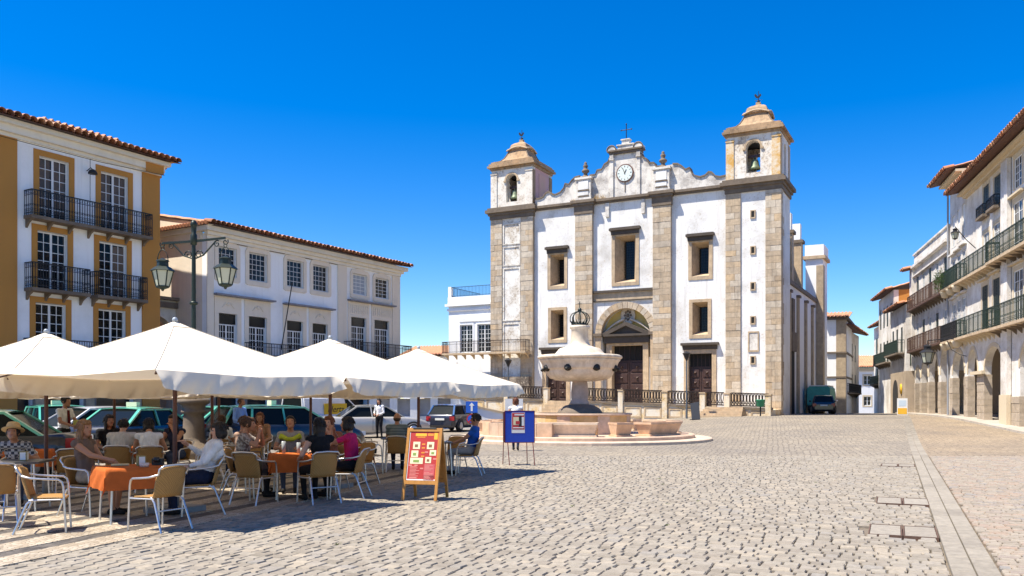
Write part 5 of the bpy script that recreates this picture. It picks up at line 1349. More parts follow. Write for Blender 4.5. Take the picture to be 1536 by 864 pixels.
f, gg = lantern_mesh(.6); M_ = Matrix.Translation((43.2,-1.1,11.6)); f.xf(M_); f.obj('lantern_frame', iron, wl2)
gg.xf(M_); gg.obj('lantern_glass', lan_glass, wl2)
G().tube([(43.2,-.02,10.4),(43.2,-.5,10.9),(43.2,-1.1,11.7)], .025, 6).obj('bracket', iron, wl2)
# pavement and kerb along the arcade
q = G(); n = 30
pts = []
for i in range(n+1):
    u = 22+40*i/n; c, s = math.cos(RBR), math.sin(RBR)
    for v in (-1.0, 4.2):
        X, Y = RBO[0]+c*u-s*v, RBO[1]+s*u+c*v; pts.append((X,Y,gz(X,Y)+.10)); pts.append((X,Y,gz(X,Y)-.3))
fs = []
for i in range(n):
    b = 4*i; fs += [(b,b+2,b+6,b+4),(b+1,b,b+4,b+5)]
q.add(pts, fs)
kb = q.obj('arcade_pavement', stone('pavement_stone', [(0.38,0.33,0.27),(0.46,0.41,0.34)], per_object=False, scale=3), recalc=True); tag(kb, 'narrow stone pavement under the arcades', kind='structure')
# ------------------------------------------------------------------ far end of the street
endh = thing('street_end_house', 'small white house with red tiled roof closing the street', 'house', (49.0, 123.0, 0.0), R(-10))
q = G().prism(rect(0,9,-1.5,6.4), 0, .3, [rect(u,u+1.0,z,z+1.3) for u in (1.6,4.4) for z in (1.0,4.0)]); q.obj('wall', white_wall, endh)
q = G(); q.box(.2,8.8,.6,.8,-1.4,6.3); q.obj('room_backing', void, endh)
for u in (1.6,4.4):
    for z in (1.0,4.0): window(endh, u, u+1.0, z, z+1.3, .1, frame_white, 1, 2, panes=False); surround(endh, u, u+1.0, z, z+1.3, m=rb_cream, hood=False, sill=True)
q = G(); q.box(-.1,9.1,-.15,-.002,5.9,6.3); q.obj('cornice', rb_cream, endh)
tile_roof(endh, -.4, 9.4, -.5, 4.5, 6.45, 8.4)
hL = thing('far_house', 'pale corner house with stone quoin strip behind the church on the left of the street', 'house', (31.0, 84.0, 0.0), R(-27.4+2))
q = G(); q.box(0,1.7,0,9,-1,9.6); q.obj('wall', white_wall, hL); q = G(); q.box(.85,1.74,-.05,.9,-1,9.6); q.obj('quoin', mortar, hL)
q = G(); q.box(-.05,1.8,-.1,9,3.9,4.05); q.box(-.1,1.85,-.2,9.1,6.3,6.45); q.box(-.3,2.0,-.35,9.2,9.602,9.85); q.obj('string_course', dark_stone, hL)
tile_roof(hL, -.35, 2.1, -.5, 4, 9.82, 10.7)
hL2 = thing('far_house', 'narrow far house with long eave on the left of the street', 'house', (33.0, 85.0, 0.0), R(62))
q = G().prism(rect(0,14,-1.5,9.0), 0, .4, [rect(u,u+1.0,z,z+1.9) for u in (1,4,7,10) for z in (5.9,2.6)]); q.obj('wall', rb_white, hL2); q = G(); q.box(.2,13.8,.6,.8,-1,8.9); q.obj('room_backing', void, hL2)
q = G(); q.box(0,.3,.401,6,-1.5,9); q.obj('wall', rb_white, hL2)
for u in (1,4,7,10):
    for z in (5.9,2.6): sash(hL2, u, u+1.0, z, z+1.9, kind='shutter')
balcony(hL2, .6, 12, -.002, 2.5, .5, .9)
tile_roof(hL2, -.6, 14, -.9, 4, 9.05, 10.4)

# ------------------------------------------------------------------ street lamp with two lanterns
lamp = thing('street_lamp', 'dark green iron street lamp with two hanging lanterns on a stone column', 'street lamp', (-8.95, 24.0, 0.0), R(-12))
lamp_green = plain('lamp_green_iron', (0.018,0.028,0.02), .45, .4, .25, 14)
g = G(); g.lathe([(.02,0),(.62,0),(.62,.25),(.5,.3),(.46,.4),(.34,.46),(.30,.6),(.28,1.1),(.27,1.25),(.34,1.28),(.34,1.34),(.30,1.36),(.32,1.48),(.38,1.52),(.44,1.56),(.44,1.66),(.02,1.66)], 20); g.obj('stone_column', dark_stone, lamp)  # dark stone gives the column the brown it has in shade
g = G(); g.tube([(0,0,1.6),(0,0,3.0),(0,0,6.45)], [.085,.065,.052], 12); g.lathe([(.04,0),(.10,.02),(.12,.06),(.10,.10),(.04,.12)], 12, (0,0,4.30)); g.lathe([(.04,0),(.09,.03),(.09,.3),(.06,.34),(.08,.55),(.10,.58),(.08,.66),(.03,.72)], 12, (0,0,5.98)); g.obj('post', lamp_green, lamp)
def spiral(cx, cz, r0, turns, a0, sgn=1, n=18): return [(cx+sgn*r0*(1-.8*i/n)*math.cos(a0+turns*2*math.pi*i/n), 0, cz+r0*(1-.8*i/n)*math.sin(a0+turns*2*math.pi*i/n)) for i in range(n+1)]
for s in (-1, 1):
    g = G(); zt = 6.12
    g.bar((0,0,zt-.02),(s*.98,0,zt+.04*s),.045,.06)
    g.tube([(s*.06,0,5.62),(s*.3,0,5.70),(s*.52,0,5.92),(s*.68,0,6.08)], .022, 6)
    g.tube(spiral(s*.16,5.72,.13,1.2,0,s), .016, 5); g.tube(spiral(s*.72,6.00,.10,1.3,1.0,s), .016, 5); g.tube(spiral(s*.98,6.05,.09,1.2,2.5,-s), .016, 5)
    arm = g.obj('arm', lamp_green, lamp)
    g = G(); xx = s*.98; z0 = 5.95
    g.tube([(xx+.05*math.sin(k*1.05),0,z0+.05*math.cos(k*1.05)) for k in range(6)], .012, 5, closed=True)
    g.tube([(xx+.17*math.cos(a_),0,5.56+.34*math.sin(a_)) for a_ in [math.pi*k/12 for k in range(13)]], .014, 5); g.obj('hanger', lamp_green, lamp)
    f, gg = lantern_mesh(.80); Mx = Matrix.Translation((xx,0,5.64)); f.xf(Mx); gg.xf(Mx)
    lf = f.obj('lantern_frame', lamp_green, lamp); gg.obj('lantern_glass', lan_glass, lf)

# ------------------------------------------------------------------ parasols
canvas = fabric('cream_canvas', (0.86,0.76,0.60), .15, .035, 2.2)
pole_wood = plain('parasol_pole', (0.085,0.026,0.014), .45, 0, .25, 12)
PH = R(28)
def parasol(x, y, label, seed, h=1.72, zap=2.74, ze=1.98, val=.26, rolled=False):
    rr = random.Random(seed)
    u = thing('cafe_parasol', label, 'parasol', (x, y, 0), R(90)-PH if False else R(62)+rr.uniform(-.02,.02), 'cream cafe parasols')
    N = 26; vs = []; fs = []
    def top(i, j):
        s, t = -1+2*i/N, -1+2*j/N
        m = max(abs(s), abs(t)); k = min(abs(s), abs(t))
        edge = abs(s) if abs(s) >= abs(t) else abs(t)
        z = zap - (zap-ze)*m - .03*math.sin(math.pi*m)
        # cloth between ribs sags, ribs run to the corners
        sag = .07*m*m*(1-(k/m if m > 0 else 0))
        z -= sag*.8
        return (s*h, t*h, z)
    for j in range(N+1):
        for i in range(N+1): vs.append(top(i, j))
    for j in range(N):
        for i in range(N):
            a = j*(N+1)+i
            if (i < N/2) == (j < N/2): fs += [(a,a+1,a+N+2),(a,a+N+2,a+N+1)]
            else: fs += [(a,a+1,a+N+1),(a+1,a+N+2,a+N+1)]
    g = G(); g.add(vs, fs, True)
    cn = g.obj('canopy', canvas, u)
    for a, b in ((-1,-1),(1,-1),(1,1),(-1,1),(0,-1),(1,0),(0,1),(-1,0)):
        q = G(); pts = []
        for k in range(14):
            t_ = k/13; w_ = abs(a*b); m_ = t_
            pts.append((a*h*t_, b*h*t_, zap-(zap-ze)*m_-.03*math.sin(math.pi*m_)-(0 if w_ else .056*m_*m_)+.006))
        q.tube(pts, .0035, 5); q.obj('seam', fabric('canvas_seam', (0.68,0.60,0.48), .05), cn)
    # vent cap and finial
    q = G(); c = .15
    q.add([(-c,-c,zap-.07),(c,-c,zap-.07),(c,c,zap-.07),(-c,c,zap-.07),(0,0,zap+.02)], [(0,1,4),(1,2,4),(2,3,4),(3,0,4)]); q.obj('vent_cap', canvas, cn)
    q = G(); q.lathe([(.015,0),(.038,.01),(.038,.04),(.026,.06),(.01,.065)], 10, (0,0,zap+.01)); q.obj('finial', plain('grey_cap', (0.3,0.34,0.38), .4), u)
    # valances: four crinkled hanging strips with swagged corners
    for side in ((0,1,2) if rolled else (0,1,2,3)):
        Mv = Matrix.Rotation(R(90*side), 4, 'Z'); n = 72; V = []; F_ = []; ph = rr.uniform(0,6)
        for k in range(6):
            d = k/5
            for i in range(n+1):
                s = -1+2*i/n
                base = top(int(round((s+1)/2*N)), 0)
                s2 = (s+1)/2*N; i0 = min(N-1, int(s2)); f0 = s2-i0
                zb = top(i0,0)[2]*(1-f0)+top(i0+1,0)[2]*f0
                wr = .026*math.sin(13*s+ph+1.5*d)+.018*math.sin(29*s+2*ph+3*d)+.013*math.sin(47*s+6*d+ph)+.008*math.sin(83*s-5*d)
                corner = abs(s)**8
                drop = val*(1+.04*math.sin(5*s+ph)+.02*math.sin(17*s)) * (1-.25*corner)
                out = .05*math.sin(d*2.2) + wr*d + .10*corner*d
                V.append(Mv @ Vector((s*h*(1+.01*d), -h-out+.02*d*0, zb-drop*d)))
        for k in range(5):
            for i in range(n): a = k*(n+1)+i; F_.append((a+n+1,a+n+2,a+1,a))
        q = G(); q.add(V, F_, True); q.obj('valance', canvas, u)
    q = G(); q.tube([(0,0,0.05),(0,0,zap)], .032, 10); q.obj('pole', pole_wood, u)
    for (a, b) in ((-1,-1),(1,-1),(1,1),(-1,1)):
        q = G(); q.bar((0,0,zap-.14),(a*h*.97,b*h*.97,ze-.05),.028,.02); q.bar((0,0,zap-.75),(a*h*.45,b*h*.45,zap-(zap-ze)*.45-.07),.024,.02); q.obj('rib', pole_wood, u)
    q = G(); q.box(-.30,.30,-.30,.30,.01,.09); q.lathe([(.06,.09),(.06,.32),(.05,.32)], 10); q.obj('base', plain('concrete_base', (0.25,0.24,0.22), .9, 0, .2, 8), u)
    return u
P1, P2, P3 = (-4.87,12.33), (-3.35,15.73), (-2.05,18.72)
PB = (-2.75, 1.63)
PAR = [(P1, 'nearest large cream parasol over the orange table with two women'), (P2, 'cream parasol over the crowded orange table, second from the right'), (P3, 'rightmost cream parasol, its corner pointing at the fountain'),
       ((P1[0]+PB[0],P1[1]+PB[1]), 'cream parasol cut by the left edge, above the waiter'), ((P2[0]+PB[0],P2[1]+PB[1]), 'cream parasol in the second row in front of the stone lamp column'),
       ((P3[0]+PB[0],P3[1]+PB[1]), 'cream parasol in the second row, mostly hidden behind the second from the right'), ((P2[0]+2*PB[0],P2[1]+2*PB[1]), 'back row cream parasol before the green roofed taxis, half hidden'),
       ((P1[0]+2*PB[0],P1[1]+2*PB[1]), 'back row cream parasol at the far left, over the black taxi'),  # mostly out of view; added to continue the rows and block sky light
       ((P3[0]+2*PB[0],P3[1]+2*PB[1]), 'back row cream parasol beside the man in the blue shirt, half hidden')]
for i, ((x, y), lb) in enumerate(PAR): parasol(x, y, lb, i+1, h=(1.64 if i < 3 else 1.6), rolled=i in (0,3), zap=2.74-(.03*(i >= 3)), ze=1.98-(.02*(i >= 3)))

# ------------------------------------------------------------------ chairs and tables
alu = plain('brushed_aluminium', (0.62,0.61,0.60), .32, .9, .08, 30)
wk = wicker('tan_wicker', (0.44,0.235,0.065), (0.29,0.15,0.038))
def make_chair():
    t = thing('cafe_chair', 'x', 'chair')
    g = G()
    # dished seat, facing +y
    n = 8; vs = []
    for layer in (0, 1):
        for j in range(n+1):
            for i in range(n+1):
                s, v = -1+2*i/n, -1+2*j/n
                w = .215*(1+.06*v); x = s*w; y = .02+v*.205
                z = .435-.018*(1-s*s)*(1-v*v)-.02*max(0,v)**4-.022*layer
                vs.append((x*(1-.05*abs(v)**6), y*(1-.05*abs(s)**6), z))
    m = (n+1)**2; fs = [(j*(n+1)+i,j*(n+1)+i+1,(j+1)*(n+1)+i+1,(j+1)*(n+1)+i) for j in range(n) for i in range(n)]
    fs += [tuple(a+m for a in f[::-1]) for f in fs]
    for i in range(n):
        for a, b in ((i,i+1),(n*(n+1)+i+1,n*(n+1)+i),((i+1)*(n+1),i*(n+1)),(i*(n+1)+n,(i+1)*(n+1)+n)): fs.append((a,a+m,b+m,b))
    g.add(vs, fs, True); g.obj('seat', wk, t)
    # curved wicker back
    g = G(); vs = []
    for layer in (0, 1):
        for j in range(n+1):
            for i in range(n+1):
                s, v = -1+2*i/n, j/n
                w = .205*(1+.10*v-.16*v**4); x = s*w; y = -.195-.10*v+.05*s*s-.02*layer
                z = .42+.375*v - .03*abs(s)**3*v**3
                vs.append((x,y,z))
    g.add(vs, fs, True); g.obj('backrest', wk, t)
    for s in (-1, 1):
        # front leg sweeping up into the arm and round to the back
        g = G(); g.tube([(s*.255,.235,0),(s*.252,.22,.3),(s*.25,.205,.56),(s*.252,.19,.615),(s*.256,.15,.645),(s*.262,.0,.655),(s*.258,-.14,.668),(s*.235,-.225,.69),(s*.205,-.25,.70)], .0135, 8); g.obj('leg', alu, t)
        g = G(); g.tube([(s*.235,-.33,0),(s*.215,-.19,.36),(s*.205,-.12,.42)], .0135, 8); g.obj('leg', alu, t)
    for s in (-1, 1): G().tube([(s*.252,.21,.40),(s*.21,-.17,.40)], .011, 6).obj('seat_rail', alu, t)
    G().tube([(-.252,.205,.41),(.252,.205,.41)], .011, 6).obj('seat_rail', alu, t); G().tube([(-.222,-.235,.255),(.222,-.235,.255)], .011, 6).obj('stretcher', alu, t)
    g = G(); g.tube([(-.205,-.25,.70),(-.222,-.29,.77),(-.18,-.315,.805),(0,-.335,.815),(.18,-.315,.805),(.222,-.29,.77),(.205,-.25,.70)], .0135, 8)
    g.obj('back_hoop', alu, t)
    return t
chair0 = make_chair(); used = [False]
def chair(x, y, face, label):
    """face: compass direction (dx,dy) the sitter looks to"""
    c = chair0 if not used[0] else copy_tree(chair0)
    used[0] = True
    c.location = (x, y, .008); c.rotation_euler = (0,0,math.atan2(-face[0], face[1]))
    c['label'] = label; c['category'] = 'chair'; c['group'] = 'wicker cafe chairs'
    return c
def table(x, y, rz, label, top='round', cloth=None, cloth_label='', h=.72):
    t = thing('cafe_table', label, 'table', (x, y, .008), rz, 'cafe tables')
    if top == 'round': g = G().lathe([(.02,h-.03),(.36,h-.03),(.375,h-.015),(.36,h),(.02,h)], 24)
    else: g = G().box(-.36,.36,-.36,.36,h-.03,h)
    g.obj('table_top', plain('table_metal', (0.10,0.10,0.10), .35, .5, .1, 9), t)
    for a, b in ((-1,-1),(1,-1),(1,1),(-1,1)): G().tube([(a*.30,b*.30,0),(a*.27,b*.27,h-.03)], .016, 8).obj('leg', alu, t)
    if cloth:
        n = 28; S = .655; vs = []; ph = x*3
        for j in range(n+1):
            for i in range(n+1):
                s, v = -S+2*S*i/n, -S+2*S*j/n; e = .375
                dx, dy = max(abs(s)-e, 0), max(abs(v)-e, 0)
                d = math.hypot(dx, dy); 
                X = math.copysign(min(abs(s), e), s); Y = math.copysign(min(abs(v), e), v)
                fl = .10*d + .012*math.sin(16*(s+v)+ph)*min(1, d*6)
                if dx > 0 and dy > 0: X += math.copysign(.16*min(dx,dy)+fl*.7, s); Y += math.copysign(.16*min(dx,dy)+fl*.7, v)
                elif dx > 0: X += math.copysign(.008+fl, s)
                elif dy > 0: Y += math.copysign(.008+fl, v)
                vs.append((X, Y, h+.004-(d if d < .02 else .02+(d-.02)*.99)))
        g = G(); g.add(vs, [(j*(n+1)+i,j*(n+1)+i+1,(j+1)*(n+1)+i+1,(j+1)*(n+1)+i) for j in range(n) for i in range(n)], True)
        o = g.obj('tablecloth', cloth, None, (x, y, .008), (0,0,rz)); tag(o, cloth_label, 'tablecloth', 'orange tablecloths')
    return t
orange = fabric('orange_cloth', (0.52,0.13,0.03), .12, .08, 12)
def napkin_box(x, y, z, rz, label):
    t = thing('napkin_holder', label, 'napkin holder', (x, y, z), rz, 'napkin holders')
    G().box(-.05,.05,-.045,.045,0,.13).obj('box', plain('olive_box', (0.28,0.22,0.06), .5), t); G().box(.0505,.053,-.038,.038,.01,.12).obj('napkins', plain('napkin_white', (0.75,0.75,0.72), .8), t); G().box(-.038,.038,-.049,-.0455,.01,.12).obj('napkins', plain('napkin_white', (0.75,0.75,0.72), .8), t)
def glass_of(x, y, z, col, label, h=.13):
    t = thing('drinking_glass', label, 'glass', (x, y, z))
    G().lathe([(.01,0),(.028,0),(.034,h*.8),(.01,h*.8)], 12).obj('drink', plain('drink_%d' % int(col[0]*1000), col, .15), t); G().lathe([(.03,0),(.036,h),(.033,h),(.028,.01)], 12).obj('tumbler', glass('tumbler_glass', (.3,.32,.32), .05), t)
TZ = .735
table(-5.12, 11.42, R(38), 'cafe table under the orange cloth between two women near the left', 'square', orange, 'orange cloth on the nearest table between the two women')
table(-3.62, 14.15, R(20), 'cafe table under the orange cloth of the crowded group', 'square', orange, 'orange cloth on the table crowded with five women')
table(-3.3, 17.0, R(30), 'cafe table with small orange cloth behind the crowded group', 'square', orange, 'orange cloth on the empty table behind the crowded group')
table(-7.25, 12.6, R(10), 'bare dark cafe table with napkin box at the left edge', 'square')
table(-7.2, 16.3, R(25), 'cafe table of the group in white shirts', 'square', orange, 'orange cloth at the table of the people in white shirts')
table(-8.6, 15.2, R(25), 'cafe table before the waiter', 'square', orange, 'orange cloth on the table before the waiter')
table(-1.65, 18.4, R(15), 'bare round cafe table behind the menu board', 'round')
table(-2.75, 20.3, R(15), 'bare round cafe table in front of the bald man', 'round')
table(-6.0, 19.2, R(15), 'far cafe table beneath the second row parasol', 'round')
napkin_box(-5.0, 11.5, TZ, .7, 'napkin box on the nearest orange table'); napkin_box(-7.15, 12.5, TZ, .2, 'napkin box on the bare table at the left edge')
glass_of(-3.55, 14.2, TZ, (.45,.42,.10), 'tall glass of yellow drink on the crowded table', .18); glass_of(-3.35, 14.3, TZ, (.5,.5,.48), 'clear water glass on the crowded table', .14); glass_of(-3.80, 14.2, TZ, (.06,.22,.04), 'green bottle shaped glass on the crowded table', .2)
glass_of(-3.45, 14.05, TZ, (.35,.2,.08), 'small amber glass at the edge of the crowded table', .1)
as_ = thing('ashtray', 'small pale dish on the nearest orange table', 'dish', (-4.86,11.28,TZ)); G().lathe([(.01,0),(.055,0),(.062,.05),(.05,.05),(.04,.012),(.01,.012)], 16).obj('bowl', plain('pink_dish', (0.62,0.48,0.40), .4), as_)
mn = thing('menu_card', 'folded pale menu lying on the nearest orange table', 'menu', (-5.28,11.5,TZ), .4); G().obox((0,0,.012),(.11,0,.0),(0,.075,0),(0,0,.008)).obj('card', plain('card_yellow', (0.6,0.5,0.25), .6), mn)
cm = thing('camera_bag', 'black camera lying at the right side of the nearest orange table', 'camera', (-4.82,11.62,TZ)); g = G(); g.box(-.07,.07,-.04,.04,0,.09); g.lathe([(.01,0),(.04,0),(.04,.07),(.01,.07)], 12, (0,-.05,.04)); g.obj('body', plain('black_plastic', (0.012,0.012,0.014), .4), cm)

chair(-5.72, 10.50, (.9,.35), 'empty tan wicker chair nearest the bottom left corner, lit by the sun')
chair(-4.40, 10.62, (-.85,.45), 'empty wicker chair in shade at the right of the nearest orange table')
chair(-5.95, 12.02, (.95,-.25), 'wicker chair holding the woman in the brown top')
chair(-4.42, 12.08, (-.9,-.35), 'wicker chair holding the woman in the white blouse')
chair(-6.62, 10.95, (-.5,.8), 'wicker chair cut by the left edge of the photo')
chair(-7.05, 11.6, (-.2,1), 'wicker chair behind the one cut by the left edge')
chair(-7.75, 13.35, (.3,-1), 'wicker chair holding the man in the straw hat')
chair(-7.4, 14.3, (-.5,.85), 'empty wicker chair seen from behind, below the waiter')
chair(-7.05, 15.35, (-.25,1), 'wicker chair holding the man with his back turned in a pale shirt')
chair(-6.45, 15.15, (-.45,.9), 'wicker chair holding the woman in the sleeveless white top')
chair(-6.75, 17.1, (-.3,-1), 'wicker chair holding the dark haired woman facing the white shirts')
chair(-7.95, 16.8, (.6,-.6), 'wicker chair holding the person in black beside the silver hatchback')
chair(-4.02, 13.35, (.30,.95), 'wicker chair with a black bag on it, left front of the crowded table')
chair(-3.05, 13.45, (-.6,.8), 'wicker chair holding the woman in black, front of the crowded table')
chair(-2.72, 14.2, (-1,.1), 'wicker chair holding the woman in the pink top')
chair(-4.45, 14.2, (1,.0), 'wicker chair holding the woman in the floral blouse')
chair(-4.72, 15.0, (.9,-.3), 'wicker chair holding the drinking woman behind the floral blouse')
chair(-3.95, 15.2, (.2,-1), 'wicker chair holding the woman in the grey shirt')
chair(-3.25, 15.15, (-.3,-1), 'wicker chair holding the brown haired woman behind the parasol pole')
chair(-2.95, 16.4, (-.5,-.6), 'empty wicker chair by the small orange table behind the crowded group')
chair(-2.62, 19.45, (-.1,1), 'wicker chair holding the bald man in the striped shirt')
chair(-3.15, 18.75, (.9,.5), 'empty wicker chair left of the bald man')
chair(-.95, 18.55, (-.95,.1), 'wicker chair holding the man in the blue T-shirt')
chair(-1.35, 19.3, (-.4,-1), 'empty wicker chair facing the man in the blue T-shirt')
chair(-5.65, 15.9, (-.9,-.4), 'empty wicker chair behind the woman in the white blouse')
chair(-5.2, 17.0, (.3,-1), 'empty wicker chair between the second row parasol poles')
chair(-6.35, 18.55, (-.2,1), 'wicker chair holding the person in a white shirt beneath the second row parasol')
chair(-5.9, 19.95, (0,-1), 'wicker chair holding the long haired woman in front of the man in the blue shirt')

# ------------------------------------------------------------------ A-board, display board, signs, bins
wood_o = plain('varnished_pine', (0.42,0.19,0.035), .45, 0, .2, 14)
ab = thing('menu_board', 'wooden A-frame menu board with red food poster on the setts', 'menu board', (-1.42, 13.98, .008), R(-14))
tl_ = math.atan2(.30, 1.16)
def leaf(sgn, board_mat):
    Ml = Matrix.Translation((0, sgn*.30, 0)) @ Matrix.Rotation(sgn*tl_, 4, 'X')
    fr = G(); 
    for a, b in ((-.30,-.255),(.255,.30)): fr.box(a,b,-.018,.018,0,1.19)
    fr.box(-.254,.254,-.018,.018,1.13,1.188); fr.box(-.254,.254,-.018,.018,.26,.32); fr.xf(Ml); f_ = fr.obj('frame', wood_o, ab)
    bd = G().box(-.254,.254,-.006,.012,.321,1.129); bd.xf(Ml); p_ = bd.obj('panel', board_mat, f_)
    return Ml, f_
Ml, fleaf = leaf(-1, plain('poster_red', (0.42,0.035,0.025), .4, 0, .12, 5)); leaf(1, wood_o)
def pst(x0, x1, z0, z1, mat, nm, y=-.0085):
    q = G().box(x0,x1,y,y+.002,z0,z1); q.xf(Ml); q.obj(nm, mat, fleaf)
yl = plain('poster_yellow', (0.75,0.42,0.03), .4); cr = plain('poster_cream', (0.75,0.66,0.42), .4); pk = plain('poster_pink', (0.62,0.22,0.18), .4); or_ = plain('poster_orange', (0.7,0.25,0.03), .4); wh = plain('poster_white', (0.75,0.74,0.7), .4)
pst(-.25,-.24,.33,1.12,wh,'poster_edge'); pst(.24,.25,.33,1.12,or_,'poster_edge'); pst(-.24,.24,.325,.345,wh,'poster_edge')
pst(-.15,.04,1.055,1.10,yl,'poster_heading'); pst(.06,.16,1.06,1.10,or_,'poster_heading'); pst(-.12,.02,1.03,1.045,or_,'poster_heading'); pst(.17,.23,1.0,1.11,yl,'poster_sun')
rr = random.Random(12)
for (x, z, w, h_) in ((-.12,.90,.12,.12),(.12,.90,.12,.12),(-.14,.76,.12,.11),(.17,.78,.11,.09),(-.10,.645,.22,.10),(.10,.66,.10,.10)):
    pst(x-w/2,x+w/2,z-h_/2,z+h_/2,cr,'poster_dish'); pst(x-w*.25,x+w*.2,z-h_*.25,z+h_*.15,rr.choice((or_,plain('poster_brown', (0.22,0.1,0.04), .5),plain('poster_green', (0.2,0.3,0.06), .5))),'poster_food',-.0105)
for (x, z) in ((0,.92),(0,.86),(0,.78),(0,.72),(.06,.79),(.21,.68),(-.2,.57),(-.1,.57),(.0,.52)): pst(x-.028,x+.028,z-.012,z+.012,or_ if rr.random() < .5 else pk,'poster_price')
for i in range(9):
    z = .55-.022*i; pst(-.20,-.20+rr.uniform(.10,.17),z-.006,z+.005,pk,'poster_text')
for i in range(9):
    z = .345+.0+.022*i; pst(-.20,-.20+rr.uniform(.10,.19),z+.012,z+.022,pk,'poster_text') if z < .36 else None
for x0, zt, n_ in ((.05,.585,5),(.05,.465,5),(.05,.40,3)):
    pst(x0-.01,x0+.17,zt-.02*n_-.012,zt+.008,plain('poster_rose', (0.5,0.09,0.09), .4),'poster_block')
    for i in range(n_): z = zt-.02*i; pst(x0,x0+rr.uniform(.08,.15),z-.014,z-.004,pk,'poster_text',-.0105)
q = G(); q.tube([(-.2,-.02,1.15),(.2,-.02,1.15)], .012, 6); q.obj('hinge', iron, ab); q = G(); q.bar((-.28,-.26,.2),(-.28,.26,.2),.012); q.bar((.28,-.26,.2),(.28,.26,.2),.012); q.obj('stay', iron, ab)

blue = plain('blue_felt', (0.012,0.055,0.42), .8, 0, .1, 30)
red_i = plain('red_metal', (0.16,0.02,0.02), .4, .2)
db = thing('display_board', 'blue display board with red and white poster on thin red metal legs', 'display board', (.19, 21.35, .008), R(4))
q = G().box(-.365,.365,-.02,.02,.57,1.345); q.obj('panel', blue, db)
q = G().prism(rect(-.38,.38,.555,1.36), -.026, .026, [rect(-.364,.364,.571,1.344)]); q.obj('frame', red_i, db)
q = G().box(-.40,-.366,.0,.30,.57,1.33); q.obj('side_panel', plain('maroon_panel', (0.05,0.008,0.008), .6), db)
for x0, y0, x1, y1 in ((-.30,-.02,-.26,-.10),(.33,-.02,.37,-.10),(-.39,.24,-.40,.32),(.2,.24,.22,.32)): G().tube([(x0,y0,.57),(x1,y1,0)], .012, 6).obj('leg', red_i, db)
def pb(x0, x1, z0, z1, mat, nm, y=-.0235): G().box(x0,x1,y,y+.002,z0,z1).obj(nm, mat, db)
pb(-.20,.13,.80,1.31,wh,'poster'); pr_ = plain('poster_crimson', (0.5,0.03,0.04), .5); bk_ = plain('poster_black', (0.02,0.02,0.02), .5)
pb(-.19,.12,.89,1.30,pr_,'poster_field',-.0255); pb(-.13,.11,1.24,1.275,wh,'poster_band',-.0275); pb(-.16,-.02,1.0,1.2,cr,'poster_shape',-.0275); pb(-.02,.05,.96,1.22,bk_,'poster_shape',-.0285); pb(.05,.11,.98,1.2,wh,'poster_shape',-.0275); pb(-.17,.1,.92,.945,wh,'poster_band',-.0275); pb(-.10,.0,1.02,1.10,pr_,'poster_shape',-.0295)

sg = thing('road_sign', 'blue square arrow sign above a round blue no parking sign on a pole', 'road sign', (-2.05, 43.5, -.28))
G().tube([(0,0,0),(0,0,1.9)], .035, 8).obj('pole', alu, sg)
q = G().box(-.30,.30,-.06,-.04,1.30,1.88); q.obj('arrow_plate', plain('sign_blue', (0.01,0.10,0.50), .4), sg)
q = G().prism([(-.05,1.38),(.05,1.38),(.05,1.66),(.14,1.66),(0,1.82),(-.14,1.66),(-.05,1.66)], -.068, -.061); q.obj('arrow', frame_white, sg)
q = G().prism([(.27*math.cos(2*math.pi*i/24),.98+.27*math.sin(2*math.pi*i/24)) for i in range(24)], -.06, -.04); q.obj('round_plate', plain('sign_red', (0.4,0.02,0.02), .4), sg)
q = G().prism([(.21*math.cos(2*math.pi*i/24),.98+.21*math.sin(2*math.pi*i/24)) for i in range(24)], -.07, -.061); q.obj('round_field', plain('sign_blue', (0.01,0.10,0.50), .4), sg)
q = G(); q.obox((0,-.075,.98),(.16,0,.16),(0,.003,0),(-.025,0,.025)); q.obj('slash', plain('sign_red', (0.4,0.02,0.02), .4), sg)
bx_ = 1143; by_ = 56.5
bn = thing('litter_bin', 'small green litter bin on a post beside the right terrace steps', 'litter bin', (16.45, by_, gz(16.45,by_)))
q = G(); q.lathe([(.02,.62),(.20,.62),(.26,.70),(.28,1.02),(.32,1.06),(.30,1.1),(.02,1.1)], 14); q.obj('bucket', plain('bin_green', (0.01,0.20,0.10), .4), bn); q = G(); q.tube([(0,0,0),(0,0,.65)], .05, 8); q.tube([(-.6,.2,0),(-.6,.2,.9)], .03, 6) if False else None; q.obj('post', iron, bn)
bl = thing('information_post', 'dark grey slab post standing before the terrace wall right of the fountain', 'post', (11.6, 54.0, gz(11.6,54)), R(-20)); q = G(); q.obox((0,0,.55),(.26,0,.05),(0,.05,0),(-.05,0,.55)); q.obj('slab', plain('charcoal_metal', (0.05,0.055,0.065), .5), bl); G().box(-.34,.28,-.12,.12,0,.04).obj('foot', iron, bl)
pl = thing('post_lantern', 'slim dark lamp post before the right church door', 'lamp', (11.75, 57.4, gz(11.7,57)))
q = G(); q.tube([(0,0,0),(0,0,3.9)], [.07,.045], 8); q.obj('post', plain('grey_blue_iron', (0.10,0.12,0.14), .5, .3), pl); q = G(); q.lathe([(.06,3.9),(.10,4.0),(.26,4.35),(.30,4.38),(.10,4.5),(.02,4.55)], 6, smooth=False); q.obj('lantern', iron, pl)
pl2 = thing('post_lantern', 'slim dark lamp post below the annex balcony beside the left tower', 'lamp', (-.28, 64.0, 0))
